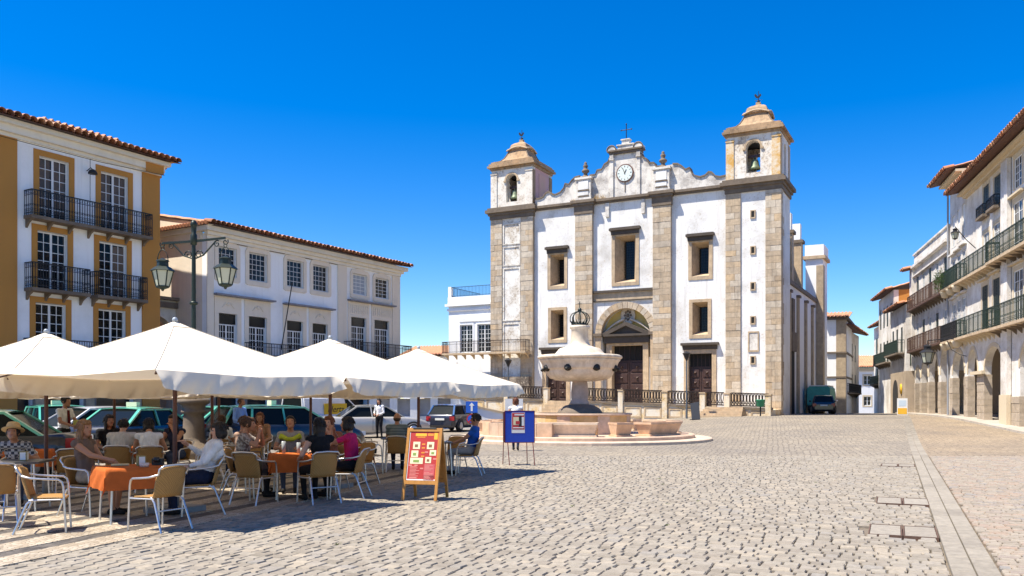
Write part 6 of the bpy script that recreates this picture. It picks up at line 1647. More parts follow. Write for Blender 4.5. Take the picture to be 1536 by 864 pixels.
q = G(); q.tube([(0,0,0),(0,0,4.2)], [.07,.045], 8); q.obj('post', plain('grey_blue_iron', (0.10,0.12,0.14), .5, .3), pl2); q = G(); q.lathe([(.06,4.2),(.10,4.3),(.26,4.65),(.30,4.68),(.10,4.8),(.02,4.85)], 6, smooth=False); q.obj('lantern', iron, pl2)
pb2 = thing('poster_stand', 'white and yellow advertising stand at the corner where the arcades begin', 'sign', (27.9, 61.0, gz(27.9,61)), R(-20)); q = G(); q.obox((0,0,.6),(.34,0,0),(0,.03,0),(0,0,.6)); q.obj('panel', frame_white, pb2); q = G(); q.obox((0,-.035,.28),(.30,0,0),(0,.004,0),(0,0,.22)); q.obj('yellow_field', yl, pb2); q = G(); q.obox((0,-.035,.85),(.24,0,0),(0,.004,0),(0,0,.2)); q.obj('picture_field', plain('pale_blue_print', (0.5,0.6,0.68), .5), pb2)
ys_ = thing('round_sign', 'yellow round sign on the rubble wall beyond the arcades', 'sign', RBO, RBR); G().lathe([(.02,0),(.42,0),(.42,.06),(.02,.06)], 20).xf(Matrix.Translation((22.5,-.64,2.6)) @ Matrix.Rotation(R(90),4,'X')).obj('disc', plain('sign_yellow', (0.7,0.4,0.02), .5), ys_)
cards = thing('leaflet_panels', 'two white leaflet panels hung on the terrace wall beside the road sign', 'sign', (-.4, 50.0, 0))
for dx in (0, .62): q = G().box(dx,dx+.42,0,.03,.5,1.75); q.obj('panel', frame_white, cards); q = G().box(dx+.08,dx+.34,-.012,-.002,.6,.95); q.obj('green_print', plain('dark_green_print', (0.02,0.10,0.07), .5), cards)
for dx in (.02,.4,.64,1.02): G().tube([(dx,.015,0),(dx,.015,.55)], .018, 6).obj('leg', alu, cards)

# ------------------------------------------------------------------ vehicles
tyre = plain('tyre_rubber', (0.015,0.015,0.015), .8); rim_m = plain('wheel_rim', (0.45,0.45,0.46), .3, .8)
car_glass = glass('car_glass', (0.010,0.013,0.013), .08, .14)
tail_m = plain('tail_lamp', (0.30,0.012,0.018), .15); head_m = plain('head_lamp', (0.6,0.62,0.64), .1)
plate_m = plain('number_plate', (0.65,0.65,0.6), .5); trim_b = plain('bumper_black', (0.02,0.02,0.022), .6)
def paint(name, col): return plain(name, col, .28, .15, 0, coat=.8)
CARS = {  # belt z, roof z, cabin base rear/front x, roof rear/front x, tail top z, nose top z
    'sedan': dict(l=4.6, w=1.76, belt=.93, roof=1.42, b0=-1.72, b1=1.10, r0=-1.0, r1=.30, tail=.96, nose=.74),
    'wagon': dict(l=4.5, w=1.76, belt=.94, roof=1.47, b0=-2.18, b1=1.12, r0=-1.85, r1=.28, tail=.94, nose=.74),
    'hatch': dict(l=3.9, w=1.68, belt=.92, roof=1.43, b0=-1.86, b1=1.02, r0=-1.45, r1=.22, tail=.92, nose=.76),
    'van':   dict(l=4.4, w=1.80, belt=1.08, roof=1.86, b0=-2.10, b1=1.42, r0=-2.05, r1=.55, tail=1.08, nose=.88)}
def car(kind, label, x, y, head, body, roofm, rack=None, group='parked vehicles', name='parked_car', z=0.0, panel_roof=False):
    k = CARS[kind]; l, w = k['l'], k['w']; h = w/2; x0, x1 = -l/2, l/2
    c = thing(name, label, 'van' if kind == 'van' else 'car', (x, y, z), math.atan2(head[1], head[0]), group)
    # body shell lofted along its length
    st = [(x0,.42,k['tail']-.18,.80),(x0+.05,.32,k['tail']-.05,.90),(x0+.22,.26,k['tail'],.97),(k['b0'],.22,k['belt'],1.0),(-.6,.20,k['belt'],1.0),(.5,.20,k['belt'],1.0),(k['b1'],.22,k['belt']-.01,1.0),((k['b1']+x1)/2,.24,(k['belt']+k['nose'])/2+.03,.99),(x1-.25,.27,k['nose'],.95),(x1-.06,.32,k['nose']-.07,.86),(x1,.40,k['nose']-.2,.74)]
    st.sort(key=lambda s: s[0])
    rings = []
    for (xx, zb, zt, f) in st:
        hw = h*f; half = [(hw*.86,zb),(hw*.97,zb+.08),(hw,zb+(zt-zb)*.5),(hw*.975,zt-.10),(hw*.93,zt-.02),(hw*.80,zt)]
        rings.append([(xx,yy,zz) for yy,zz in half] + [(xx,-yy,zz) for yy,zz in half[::-1]])
    g = G(); g.loft(rings, smooth=True); g.obj('body', body, c, recalc=True)
    # cabin: dark glass volume, painted roof skin and pillars
    def cab(f, zz): 
        a = k['b0']+(k['r0']-k['b0'])*f; b = k['b1']+(k['r1']-k['b1'])*f; hw = h*(.93-.16*f); return [(a,-hw*.93,zz),(b,-hw*.90,zz),(b,hw*.90,zz),(a,hw*.93,zz)], (a, b, hw)
    zs = [k['belt']-.03, k['roof']-.05]
    r_a, _ = cab(0, zs[0]); r_b, (ra, rb, rw) = cab(1, zs[1])
    if kind == 'van':
        g = G(); g.loft([[(-2.06,-h*.94,1.0),(.45,-h*.95,1.0),(.45,h*.95,1.0),(-2.06,h*.94,1.0)],[(-2.04,-h*.86,1.72),(.35,-h*.86,1.72),(.35,h*.86,1.72),(-2.04,h*.86,1.72)],[(-1.95,-h*.72,1.86),(.3,-h*.72,1.86),(.3,h*.72,1.86),(-1.95,h*.72,1.86)]]); g.obj('cargo_box', body, c)
    g = G(); g.loft([r_a, r_b]); g.obj('windows', car_glass, c)
    g = G(); n = 8; vs = []
    for i in range(n+1):
        t = i/n; xx = ra-.04+(rb-ra+.08)*t; cz = k['roof']-.05+.05*math.sin(math.pi*min(1,max(0,t)))**.5*1.0
        for j in range(7): s = -1+j/3; vs.append((xx, s*rw*.97, cz+.035*(1-s*s)))
    g.add(vs, [(i*7+j,(i+1)*7+j,(i+1)*7+j+1,i*7+j+1) for i in range(n) for j in range(6)], True)
    g.add([(ra-.04,-rw*.97,zs[1]-.03),(rb+.04,-rw*.97,zs[1]-.03),(rb+.04,rw*.97,zs[1]-.03),(ra-.04,rw*.97,zs[1]-.03)], [(0,3,2,1)]); g.obj('roof', roofm, c, recalc=True)
    for s in (-1, 1):
        g = G()
        for fx in ((k['b0'],k['r0'],.085),(k['b1'],k['r1'],.06)): g.bar((fx[0],s*h*.865,zs[0]),(fx[1],s*rw*.93,zs[1]),fx[2],.05)
        xm = -.35; g.bar((xm,s*h*.88,zs[0]),(xm-.05,s*rw*.95,zs[1]),.05,.04)
        g.bar((k['r0'],s*rw*.94,zs[1]),(k['r1'],s*rw*.92,zs[1]),.06,.05)
        if kind == 'wagon': g.bar((-1.35,s*h*.88,zs[0]),(-1.3,s*rw*.95,zs[1]),.06,.04)
        g.obj('pillar', roofm, c)
    for s in (-1, 1):
        for wx in (x0+.80, x1-.82):
            g = G(); g.lathe([(.02,-.11),(.27,-.11),(.315,-.07),(.315,.07),(.27,.11),(.02,.11)], 20); g.xf(Matrix.Translation((wx,s*(h-.10),.315)) @ Matrix.Rotation(R(90),4,'X')); wh_ = g.obj('wheel', tyre, c)
            g = G(); g.lathe([(.02,-.006),(.20,-.006),(.21,.0),(.20,.006),(.02,.006)], 16); g.xf(Matrix.Translation((wx,s*(h+.016),.315)) @ Matrix.Rotation(R(90),4,'X')); g.obj('rim', rim_m, wh_)
            g = G(); ar = arc(wx,.315,.40,-8,188,14)+arc(wx,.315,.325,188,-8,14); g.prism(ar, s*(h-.03)-.035, s*(h-.03)+.035); g.obj('wheel_arch', trim_b, c)
        tz_ = k['tail']-.16
        g = G(); g.box(x0+.0,x0+.16,s*h*.80-.13,s*h*.80+.13,tz_-.16,tz_+.06) if kind != 'wagon' else g.box(x0-.01,x0+.20,s*h*.86-.10,s*h*.86+.09,tz_-.20,tz_+.16); g.obj('tail_light', tail_m, c)
        g = G(); g.box(x1-.24,x1-.02,s*h*.66-.17,s*h*.66+.17,.55,.68); g.obj('headlight', head_m, c)
        g = G(); g.ell((k['b1']-.35,s*(h+.09),k['belt']+.07),.07,.10,.07,8,5); g.obj('mirror', body, c)
        g = G()
        for xx in (-.05,.85): g.box(xx-.09,xx+.09,s*(h-.012)-.02,s*(h-.012)+.02,k['belt']-.20,k['belt']-.175)
        g.obj('door_handle', body, c)
        g = G()
        for xx in (k['b1']-.18,-.35,-1.3): g.box(xx-.006,xx+.006,s*(h-.004)-.004,s*(h-.004)+.004,.34,k['belt']-.14)
        g.obj('door_seam', trim_b, c)
    g = G(); g.box(x0-.025,x0+.06,-h*.78,h*.78,.36,.54); g.box(x1-.06,x1+.02,-h*.7,h*.7,.34,.5); g.obj('bumper', trim_b if kind == 'van' else body, c)
    g = G(); g.box(x0-.045,x0-.027,-.26,.26,.62,.73); g.obj('plate', plate_m, c)
    if rack == 'taxi':
        g = G(); g.box(-.55,-.40,-.17,.17,k['roof']+.035,k['roof']+.16); g.obj('taxi_sign', plain('taxi_sign_cream', (0.7,0.66,0.45), .4), c)
    return c
black_p = paint('black_paint', (0.010,0.014,0.022)); mint = paint('mint_paint', (0.10,0.46,0.32)); silver = paint('silver_paint', (0.42,0.40,0.36)); white_p = paint('white_car_paint', (0.70,0.70,0.70)); grey_p = paint('grey_car_paint', (0.3,0.32,0.34)); navy = paint('navy_paint', (0.008,0.012,0.03))
A_ = (.511,.859)
car('sedan', 'black taxi with sloping mint green roof cut by the left edge', -11.2, 17.3, (-.95,-.25), black_p, mint)
car('wagon', 'mint green roofed taxi with roof sign behind the silver hatchback', -14.4, 27.2, (.62,-.78), black_p, mint, 'taxi')
car('hatch', 'silver hatchback parked before the mint roofed taxi', -12.2, 24.4, (-.55,-.83), white_p, white_p)
car('sedan', 'black taxi with mint green roof and roof sign left of the stone lamp column', -10.6, 24.6, (.25,.97), black_p, mint, 'taxi')
car('wagon', 'black estate taxi with mint green roof and red tail lamp behind the crowded table', -6.75, 25.6, (.80,.60), black_p, mint, 'taxi')
car('sedan', 'black taxi glimpsed behind the stone lamp column', -9.9, 30.0, (.6,.8), black_p, mint)
vn = car('van', 'white hire van with yellow side panel behind the estate taxi', -8.75, 40.5, (.6,.8), white_p, white_p, name='parked_van')
car('sedan', 'pale silver saloon with red tail lamp beside the standing woman', -6.05, 37.9, (.92,.40), silver, silver)
hb = car('hatch', 'dark blue hatchback seen from behind near the white ramp wall', -3.05, 46.0, (.35,.94), navy, paint('blue_roof', (0.03,0.10,0.26)))
car('hatch', 'dark hatchback in the shade at the right side of the church', 24.25, 66.6, (.3,.95), black_p, black_p, z=gz(24.25,66.6))
car('van', 'small white van farther down the street behind the dark hatchback', 28.2, 77.0, (.4,.92), white_p, white_p, name='parked_van', z=gz(28,77))
g = G(); g.box(-.62,.62,-.9-.012,-.9+.01,.98,1.44) if False else g.box(-.95,.42,-.868,-.845,.98,1.50); pnl = g.obj('yellow_panel', plain('hire_yellow', (0.72,0.42,0.01), .4), vn)
g = G(); g.box(-.95,.42,.845,.868,.98,1.50); g.obj('yellow_panel', plain('hire_yellow', (0.72,0.42,0.01), .4), vn)
cu = bpy.data.curves.new('van_lettering', 'FONT'); cu.body = 'Hertz'; cu.size = .42; cu.extrude = .004; cu.align_x = 'CENTER'; cu.shear = .25
to = bpy.data.objects.new('tmp_text', cu); COL.objects.link(to)
LETTER = (to, vn, cu)
# green box truck parked on the church flank
trk = thing('box_truck', 'dark green canvas covered truck parked along the side wall of the church', 'truck', (26.3, 72.4, gz(26,72)), R(63))
trk.scale = (.85,.85,.85)
tgreen = plain('green_tarpaulin', (0.05,0.30,0.25), .6, 0, .2, 3, .3)
g = G(); g.loft([[(-2.6,-1.05,.8),(1.6,-1.05,.8),(1.6,1.05,.8),(-2.6,1.05,.8)],[(-2.6,-1.05,2.45),(1.6,-1.05,2.45),(1.6,1.05,2.45),(-2.6,1.05,2.45)],[(-2.6,-.85,2.65),(1.6,-.85,2.65),(1.6,.85,2.65),(-2.6,.85,2.65)]]); g.obj('cargo_cover', tgreen, trk)
g = G(); g.box(-2.62,1.6,-.9,.9,2.66,2.75); g.obj('roof_sheet', frame_white, trk)
g = G(); g.loft([[(1.7,-1,.5),(3.3,-1,.5),(3.3,1,.5),(1.7,1,.5)],[(1.7,-1,1.3),(3.3,-1,1.3),(3.3,1,1.3),(1.7,1,1.3)],[(1.7,-.95,2.2),(2.9,-.95,2.2),(2.9,.95,2.2),(1.7,.95,2.2)]]); g.obj('cab', white_p, trk)
g = G(); g.box(-2.5,3.2,-.9,.9,.5,.79); g.obj('chassis', trim_b, trk)
for s in (-1,1):
    for wx in (-1.6,2.5): g = G(); g.lathe([(.02,-.13),(.36,-.13),(.41,-.08),(.41,.08),(.36,.13),(.02,.13)], 18); g.xf(Matrix.Translation((wx,s*.92,.41)) @ Matrix.Rotation(R(90),4,'X')); g.obj('wheel', tyre, trk)

# ------------------------------------------------------------------ people
skin_l = plain('skin_light', (0.50,0.27,0.18), .5, 0, .06, 25); skin_t = plain('skin_tan', (0.38,0.18,0.10), .5, 0, .06, 25); skin_d = plain('skin_deep', (0.28,0.13,0.07), .5, 0, .06, 25)
hair_k = hair_mat('hair_black', (0.014,0.010,0.009)); hair_b = hair_mat('hair_brown', (0.06,0.028,0.014)); hair_bl = hair_mat('hair_blond', (0.22,0.11,0.045)); hair_r = hair_mat('hair_auburn', (0.13,0.04,0.016))
eye_m = plain('eye_dark', (0.02,0.015,0.012), .3); lip_m = plain('lip', (0.30,0.08,0.07), .5)
def cloth(n, c, noise=.1, scale=15): return worn_cloth('cloth_'+n, c)
def pattern(name, a, b, scale, kind='noise'):
    if name in MATS: return MATS[name]
    m, nt, bs = nmat(name); tc = node(nt, 'ShaderNodeTexCoord'); bs.inputs['Roughness'].default_value = .85
    if kind == 'wave': t = node(nt, 'ShaderNodeTexWave', i_Scale=scale, bands_direction='Z'); L(nt, tc.outputs['Object'], t.inputs['Vector'])
    elif kind == 'check': t = node(nt, 'ShaderNodeTexChecker', i_Scale=scale); L(nt, tc.outputs['Object'], t.inputs['Vector'])
    else: t = node(nt, 'ShaderNodeTexNoise', i_Scale=scale, i_Detail=3.0); L(nt, tc.outputs['Object'], t.inputs['Vector'])
    r = ramp(nt, [(.42, a), (.58, b)]); L(nt, t.outputs[1 if kind == 'check' else 0], r.inputs[0]); L(nt, r.outputs[0], bs.inputs['Base Color'])
    MATS[name] = m; return m
QUEUE = []
def person(x, y, face, label, pose='sit', top=None, bottom=None, skin=skin_l, hair=('short', hair_k), lean=4.0, yaw=0.0, nod=0.0, hands=None, sleeve='short', legs='long', shoe=None, build=1.0, z=.008, side=0.0, extra=None):
    """one figure facing +y in its own axes: joints first, then a single skin grown over them"""
    S = []; E_ = []                                     # tapered limbs, ellipsoids
    la = R(lean)
    up = Vector((math.sin(R(side)), -math.sin(la), math.cos(la))).normalized(); bk = Vector((0, -math.cos(la), -math.sin(la)))
    if pose == 'sit':
        pel = Vector((0,-.06,.545)); kn = [Vector((s*.11,.38,.50)) for s in (-1,1)]; an = [Vector((s*.10,.36+.03*s,.09)) for s in (-1,1)]
    elif pose == 'walk':
        pel = Vector((0,0,.93)); kn = [Vector((-.09,.10,.51)),Vector((.09,.03,.50))]; an = [Vector((-.085,.14,.10)),Vector((.085,-.20,.14))]
    else:
        pel = Vector((0,0,.92)); kn = [Vector((s*.10,.03,.50)) for s in (-1,1)]; an = [Vector((s*.11,-.01,.09)) for s in (-1,1)]
    b = build
    hips = [pel+Vector((s*.095,0,-.02)) for s in (-1,1)]
    waist = pel+up*.15; chest = pel+up*.34; nb = pel+up*.50; neck = nb+up*.07+Vector((0,.015,0)); hd = neck+up*.10+Vector((0,.025,0))
    E_ += [(pel,.170*b,.13*b,.12,'b'),(waist,.145*b,.112*b,.16,'t'),(chest,.165*b,.118*b,.19,'t')]
    sh = [nb+Vector((s*.175*b**.5,0,-.045)) for s in (-1,1)]
    S += [(sh[0],sh[1],.066*b,.066*b,'t'),(pel,chest,.12*b,.12*b,'t'),(nb-up*.03,neck+up*.04,.056,.05,'s')]
    for i in (0,1):
        S += [(hips[i],kn[i],.092*b,.062*b,'b'),(kn[i],an[i],.060*b,.040,'b' if legs == 'long' else 's')]
        fd = Vector((0,.17,-.045))
        if pose == 'walk' and i == 1: fd = Vector((0,.13,-.10))
        S += [(an[i]+Vector((0,-.04,-.045)),an[i]+fd,.040,.032,'h'),(an[i],an[i]+Vector((0,-.03,-.04)),.04,.042,'h')]
    if legs == 'skirt' or legs == 'bare':
        pass
    # arms by two-bone reach
    if hands is None: hands = ((-.14,.26,.66),(.14,.26,.66)) if pose == 'sit' else ((-.27,.06,.80),(.27,.06,.80))
    FING = []
    for i, tgt in enumerate(hands):
        s = -1 if i == 0 else 1; a = sh[i]; T = Vector(tgt); d = T-a; L1, L2 = .275, .245; dist = min(d.length, L1+L2-.01); d.normalize(); T = a+d*dist
        c_ = (L1*L1+dist*dist-L2*L2)/(2*L1*dist); hgt = L1*math.sqrt(max(0,1-c_*c_)); hint = Vector((s*.55,-.45,-.7)); hint = (hint-d*hint.dot(d)).normalized()
        el = a+d*(L1*c_)+hint*hgt; fa = (T-el).normalized()
        S += [(a,el,.052*b,.042*b,'u'),(el,T,.042*b,.028,'f')]
        palm = T+fa*.045; S += [(T,T+fa*.075,.030,.034,'s')]
        sidev = fa.cross(Vector((0,0,1))); sidev = sidev.normalized() if sidev.length > .1 else Vector((1,0,0)); nrm = sidev.cross(fa)
        for q, (o, ln) in enumerate(((-.026,.062),(-.009,.074),(.009,.070),(.025,.055))):
            p0 = T+fa*.085+sidev*o; p1 = p0+fa*ln*.5-nrm*.008; p2 = p1+fa*ln*.42-nrm*.028; FING.append(([p0-fa*.02,p0,p1,p2],[.0095,.0095,.0085,.007]))
        th = T+fa*.02+sidev*(-s*.030); FING.append(([th,th+fa*.035+sidev*(-s*.026),th+fa*.065+sidev*(-s*.024)-nrm*.012],[.012,.0105,.008]))
    # head
    Rh = Matrix.Rotation(R(yaw),3,'Z') @ Matrix.Rotation(R(-nod),3,'X')
    def H(v): return hd + Rh @ Vector(v)
    E_ += [(hd,.078,.098,.112,'s')]
    S += [(H((0,.045,-.05)),H((0,.062,-.085)),.055,.038,'s'),(H((0,.088,.012)),H((0,.108,-.022)),.012,.016,'s')]
    for s in (-1,1): S += [(H((s*.078,-.005,.01)),H((s*.080,-.01,-.025)),.014,.011,'s')]
    g = G()
    for p, rx, ry, rz, t in E_: g.ell(p, rx, ry, rz, 16, 10)
    for a, c, ra, rc, t in S:
        n = 6; pts = []; rs = []; d = (c-a); ln = max(d.length,1e-4); d = d/ln
        for k_ in range(n): th = math.pi/2*(1-k_/n); pts.append(a-d*ra*math.sin(th)); rs.append(max(.001,ra*math.cos(th)))
        pts += [a, c]; rs += [ra, rc]
        for k_ in range(1,n+1): th = math.pi/2*k_/n; pts.append(c+d*rc*math.sin(th)); rs.append(max(.001,rc*math.cos(th)))
        g.tube(pts, rs, 12)
    me = g.mesh('body_cage', skin); o = bpy.data.objects.new('person', me); COL.objects.link(o)
    m = o.modifiers.new('r','REMESH'); m.mode = 'VOXEL'; m.voxel_size = .0145; m.use_smooth_shade = True
    m = o.modifiers.new('s','SMOOTH'); m.factor = .5; m.iterations = 3
    t = thing('person', label, 'person', (x,y,z), math.atan2(-face[0],face[1]), 'people in the square')
    # hair
    hs, hm = hair
    q = G()
    def he(c, rx, ry, rz): 
        st_ = len(q.v); q.ell((0,0,0),rx,ry,rz,14,9); q.xf(Matrix.Translation(H(c)) @ Rh.to_4x4(), st_)
    if hs != 'bald':
        he((0,-.022,.028),.086,.098,.104)
        he((0,.035,.075),.066,.062,.045)
        for s in (-1,1): he((s*.060,.0,.02),.028,.06,.075)
    if hs == 'bald': he((0,-.045,-.03),.080,.065,.05)
    if hs in ('long','longer'):
        k = 1.0 if hs == 'long' else 1.3
        he((0,-.055,-.07),.088,.055,.115*k); he((0,-.075,-.16*k),.082,.042,.12*k)
        for s in (-1,1): he((s*.070,-.01,-.07),.026,.05,.11*k); he((s*.075,-.02,-.15*k),.022,.035,.09*k)
    if hs == 'bob':
        he((0,-.04,-.04),.092,.075,.09)
        for s in (-1,1): he((s*.074,.005,-.035),.024,.055,.085)
    if hs == 'bun': he((0,-.105,.06),.045,.045,.045)
    if hs == 'hat': pass
    rh = random.Random(int(x*100)+int(y*10))
    from mathutils import noise as mn_
    q.v = [tuple(Vector(v) + (Vector(v)-hd).normalized()*(.010*mn_.noise(Vector(v)*38+Vector((x,y,0)))+.006*mn_.noise(Vector(v)*90))) for v in q.v]
    if hs != 'bald':
        for k in range(46):      # loose locks break the outline
            a = rh.uniform(1.35,2*math.pi-1.35)+math.pi/2; e = rh.uniform(-.1,1.1)
            c0 = Vector((.088*math.cos(e)*math.cos(a), -.022+.100*math.cos(e)*math.sin(a), .028+.106*math.sin(e)))
            ln = rh.uniform(.02,.045)*(2.2 if hs in ('long','longer') and e < .6 else 1)
            d_ = Vector((c0.x*.5+rh.uniform(-.02,.02), c0.y*.4, -.12+rh.uniform(-.03,.03))).normalized()
            q.tube([H(c0*.97), H(c0*1.05+d_*ln*.5), H(c0*1.03+d_*ln)], [.009,.007,.002], 5)
    q.obj('hair', hm, t)
    if hs == 'hat':
        q = G(); q.lathe([(.02,.03),(.155,.02),(.158,.03),(.10,.045),(.095,.10),(.08,.135),(.03,.145),(.01,.14)], 22, sy=1.1); q.xf(Matrix.Translation(H((0,-.01,.035))) @ Rh.to_4x4()); q.obj('straw_hat', plain('straw', (0.55,0.36,0.16), .8, 0, .15, 40), t)
    if extra: extra(t, H, sh, pel, nb)
    QUEUE.append((o, t, S, E_, FING, H, Rh, dict(s=skin, t=top, b=bottom, h=shoe or cloth('shoe', (.02,.018,.016))), sleeve, legs))
    return t
def finish_people():
    to, vn_, cu_ = LETTER
    dg = bpy.context.evaluated_depsgraph_get(); dg.update()
    # van lettering to mesh on both flanks
    lm = bpy.data.meshes.new_from_object(to.evaluated_get(dg)); lm.materials.clear(); lm.materials.append(plain('lettering_black', (0.01,0.01,0.01), .5))
    for sgn in (-1, 1):
        l = link('lettering', lm, vn_, (-.27, sgn*.873, 1.10), (R(90),0,0 if sgn < 0 else R(180)))
    bpy.data.objects.remove(to)
    for (o, t, S, E_, FING, H, Rh, mt, sleeve, legs) in QUEUE:
        me = bpy.data.meshes.new_from_object(o.evaluated_get(dg)); me.name = 'body'
        bpy.data.objects.remove(o)
        n = len(me.polygons); C = np.empty(n*3); me.polygons.foreach_get('center', C); C = C.reshape(-1,3)
        best = np.full(n, 1e9); reg = np.zeros(n, int)      # 0 skin 1 top 2 bottom 3 shoe
        code = dict(s=0,t=1,b=2,h=3)
        for a, c, ra, rc, tp in S:
            a = np.array(a); d = np.array(c)-a; tt = np.clip(((C-a)@d)/max(1e-9,d@d),0,1); ds = np.linalg.norm(C-a-tt[:,None]*d,axis=1)-(ra+(rc-ra)*tt)
            if tp == 'u': rv = np.where(tt < (1.1 if sleeve == 'long' else .62 if sleeve == 'short' else .0), 1, 0)
            elif tp == 'f': rv = np.where(tt < (.93 if sleeve == 'long' else -.1), 1, 0)
            elif tp == 'b': rv = np.where(tt < (.75 if legs == 'bare' else 1.1), 2, 0)
            else: rv = np.full(n, code[tp])
            k = ds < best; best[k] = ds[k]; reg[k] = rv[k]
        for p, rx, ry, rz, tp in E_:
            q = (C-np.array(p))/np.array([rx,ry,rz]); ds = (np.linalg.norm(q,axis=1)-1)*min(rx,ry,rz); k = ds < best; best[k] = ds[k]; reg[k] = code[tp]
        for m in (mt['s'], mt['t'], mt['b'], mt['h'], eye_m, lip_m): 
            pass
        me.materials.clear()
        for m in (mt['s'], mt['t'], mt['b'], mt['h'], eye_m, lip_m): me.materials.append(m)
        me.polygons.foreach_set('material_index', reg.astype(np.int32)); me.polygons.foreach_set('use_smooth', [True]*n); me.update()
        # fingers, eyes and mouth joined into the same figure
        g = G()
        for pts, rs in FING: g.tube(pts, rs, 6)
        nf = len(g.f)
        for s in (-1,1): g.ell(H((s*.032,.083,.012)),.013,.009,.008,8,5)
        ne = len(g.f); g.ell(H((0,.090,-.052)),.024,.010,.006,8,5)
        bm = bmesh.new(); bm.from_mesh(me)
        fm = g.mesh('fingers', [mt['s']]); fm.polygons.foreach_set('material_index', [0]*nf+[4]*(ne-nf)+[5]*(len(g.f)-ne))
        for _ in range(5): fm.materials.append(mt['s'])
        bm.from_mesh(fm); bm.to_mesh(me); bm.free(); bpy.data.meshes.remove(fm)
        link('body', me, t)
white_c = cloth('white', (.72,.71,.69)); black_c = cloth('black', (.014,.014,.016)); jeans = cloth('denim', (.05,.07,.12)); navy_c = cloth('navy', (.02,.025,.05)); khaki = cloth('khaki', (.34,.28,.20)); grey_c = cloth('grey', (.32,.31,.30))
brown_top = cloth('brown', (.16,.11,.085)); pink_c = cloth('pink', (.55,.02,.11)); blue_c = cloth('royal_blue', (.02,.10,.42)); sky_c = cloth('light_blue', (.22,.36,.70))
def bag_strap(t, H, sh, pel, nb): pass
person(-5.95, 12.05, (.97,-.12), 'woman with long fair hair and brown sleeveless top at the nearest orange table', top=brown_top, bottom=khaki, skin=skin_t, hair=('longer', hair_bl), lean=6, yaw=-12, hands=((-.22,.22,.70),(.12,.40,.76)), sleeve='none', legs='bare')
person(-4.42, 12.10, (-.93,-.30), 'woman in a white blouse with black hair leaning back at the nearest orange table', top=white_c, bottom=navy_c, skin=skin_l, hair=('bob', hair_k), lean=20, yaw=6, nod=6, hands=((-.20,.16,.68),(.10,.18,.98)), sleeve='long', build=1.22)
person(-7.75, 13.38, (.35,-1), 'man in a straw hat and checked shirt at the bare table', top=pattern('check_shirt', (.04,.04,.05), (.42,.40,.38), 22, 'check'), bottom=jeans, skin=skin_t, hair=('hat', hair_k), lean=-34, nod=-20, hands=((-.2,.4,.76),(.2,.4,.76)))
def waiter_tie(t, H, sh, pel, nb):
    q = G(); q.add([(-.03,.125,nb.z-.03),(.03,.125,nb.z-.03),(.045,.155,nb.z-.36),(0,.155,nb.z-.42),(-.045,.155,nb.z-.36),(-.03,.14,nb.z-.03),(.03,.14,nb.z-.03),(.045,.165,nb.z-.36),(0,.165,nb.z-.42),(-.045,.165,nb.z-.36)], [(0,4,3,2,1),(5,6,7,8,9),(0,1,6,5),(1,2,7,6),(2,3,8,7),(3,4,9,8),(4,0,5,9)]); q.obj('tie', cloth('maroon', (.10,.01,.012)), t)
person(-10.3, 19.6, (.95,-.25), 'standing waiter in a white shirt and dark tie carrying a yellow box', pose='stand', top=white_c, bottom=black_c, skin=skin_t, hair=('short', hair_k), lean=-3, hands=((-.16,.34,1.05),(.16,.34,1.05)), sleeve='short', extra=waiter_tie)
wb = thing('yellow_box', 'small yellow box in the hands of the waiter', 'box', (-9.86,19.49,1.06), R(-15)); g = G(); g.box(-.09,.09,-.12,.12,0,.11); g.obj('carton', plain('box_yellow', (.42,.36,.04), .6), wb); g = G(); g.box(-.092,.092,-.02,.02,.112,.116); g.obj('tape', plain('napkin_white', (0.75,0.75,0.72), .8), wb)
person(-7.05, 15.38, (-.25,1), 'broad man in a pale shirt seen from behind, bending forward', top=grey_c if False else cloth('pale_grey', (.50,.47,.43)), bottom=khaki, skin=skin_l, hair=('short', hair_k), lean=-24, nod=-15, build=1.2, hands=((-.12,.42,.78),(.14,.42,.78)))
person(-6.45, 15.18, (-.45,.9), 'seated woman seen from behind in a sleeveless white top leaning on her elbows', top=white_c, bottom=khaki, skin=skin_t, hair=('bob', hair_k), lean=-20, hands=((-.10,.40,.80),(.16,.38,.80)), sleeve='none')
person(-6.75, 17.12, (-.2,-1), 'dark haired woman facing the camera opposite the white shirt group', top=navy_c, bottom=jeans, skin=skin_t, hair=('long', hair_k), lean=-10, hands=((-.08,.24,1.05),(.12,.36,.78)), sleeve='none')
person(-7.95, 16.82, (.6,-.6), 'seated person in black with dark hair next to the silver hatchback', top=black_c, bottom=black_c, skin=skin_d, hair=('long', hair_k), lean=-6)
person(-4.45, 14.2, (1,.05), 'woman in a floral blouse resting her chin on her hands', top=pattern('floral', (.42,.38,.34), (.13,.10,.09), 20), bottom=black_c, skin=skin_t, hair=('bun', hair_b), lean=-8, hands=((-.06,.26,1.08),(.10,.26,1.06)), sleeve='short')
person(-4.72, 15.02, (.95,-.2), 'seated woman drinking from a glass behind the floral blouse', top=pattern('floral2', (.34,.22,.16), (.18,.11,.08), 14), bottom=khaki, skin=skin_t, hair=('short', hair_b), lean=-4, hands=((-.06,.28,1.12),(.16,.30,.80)), sleeve='short')
def scarf(t, H, sh, pel, nb):
    q = G(); q.tube([(-.20,-.02,nb.z-.16),(-.15,.10,nb.z-.06),(-.05,.13,nb.z-.12),(.05,.13,nb.z-.12),(.15,.10,nb.z-.06),(.20,-.02,nb.z-.16)], [.03,.045,.04,.04,.045,.03], 8); q.obj('lime_cardigan', cloth('lime', (.46,.54,.05)), t)
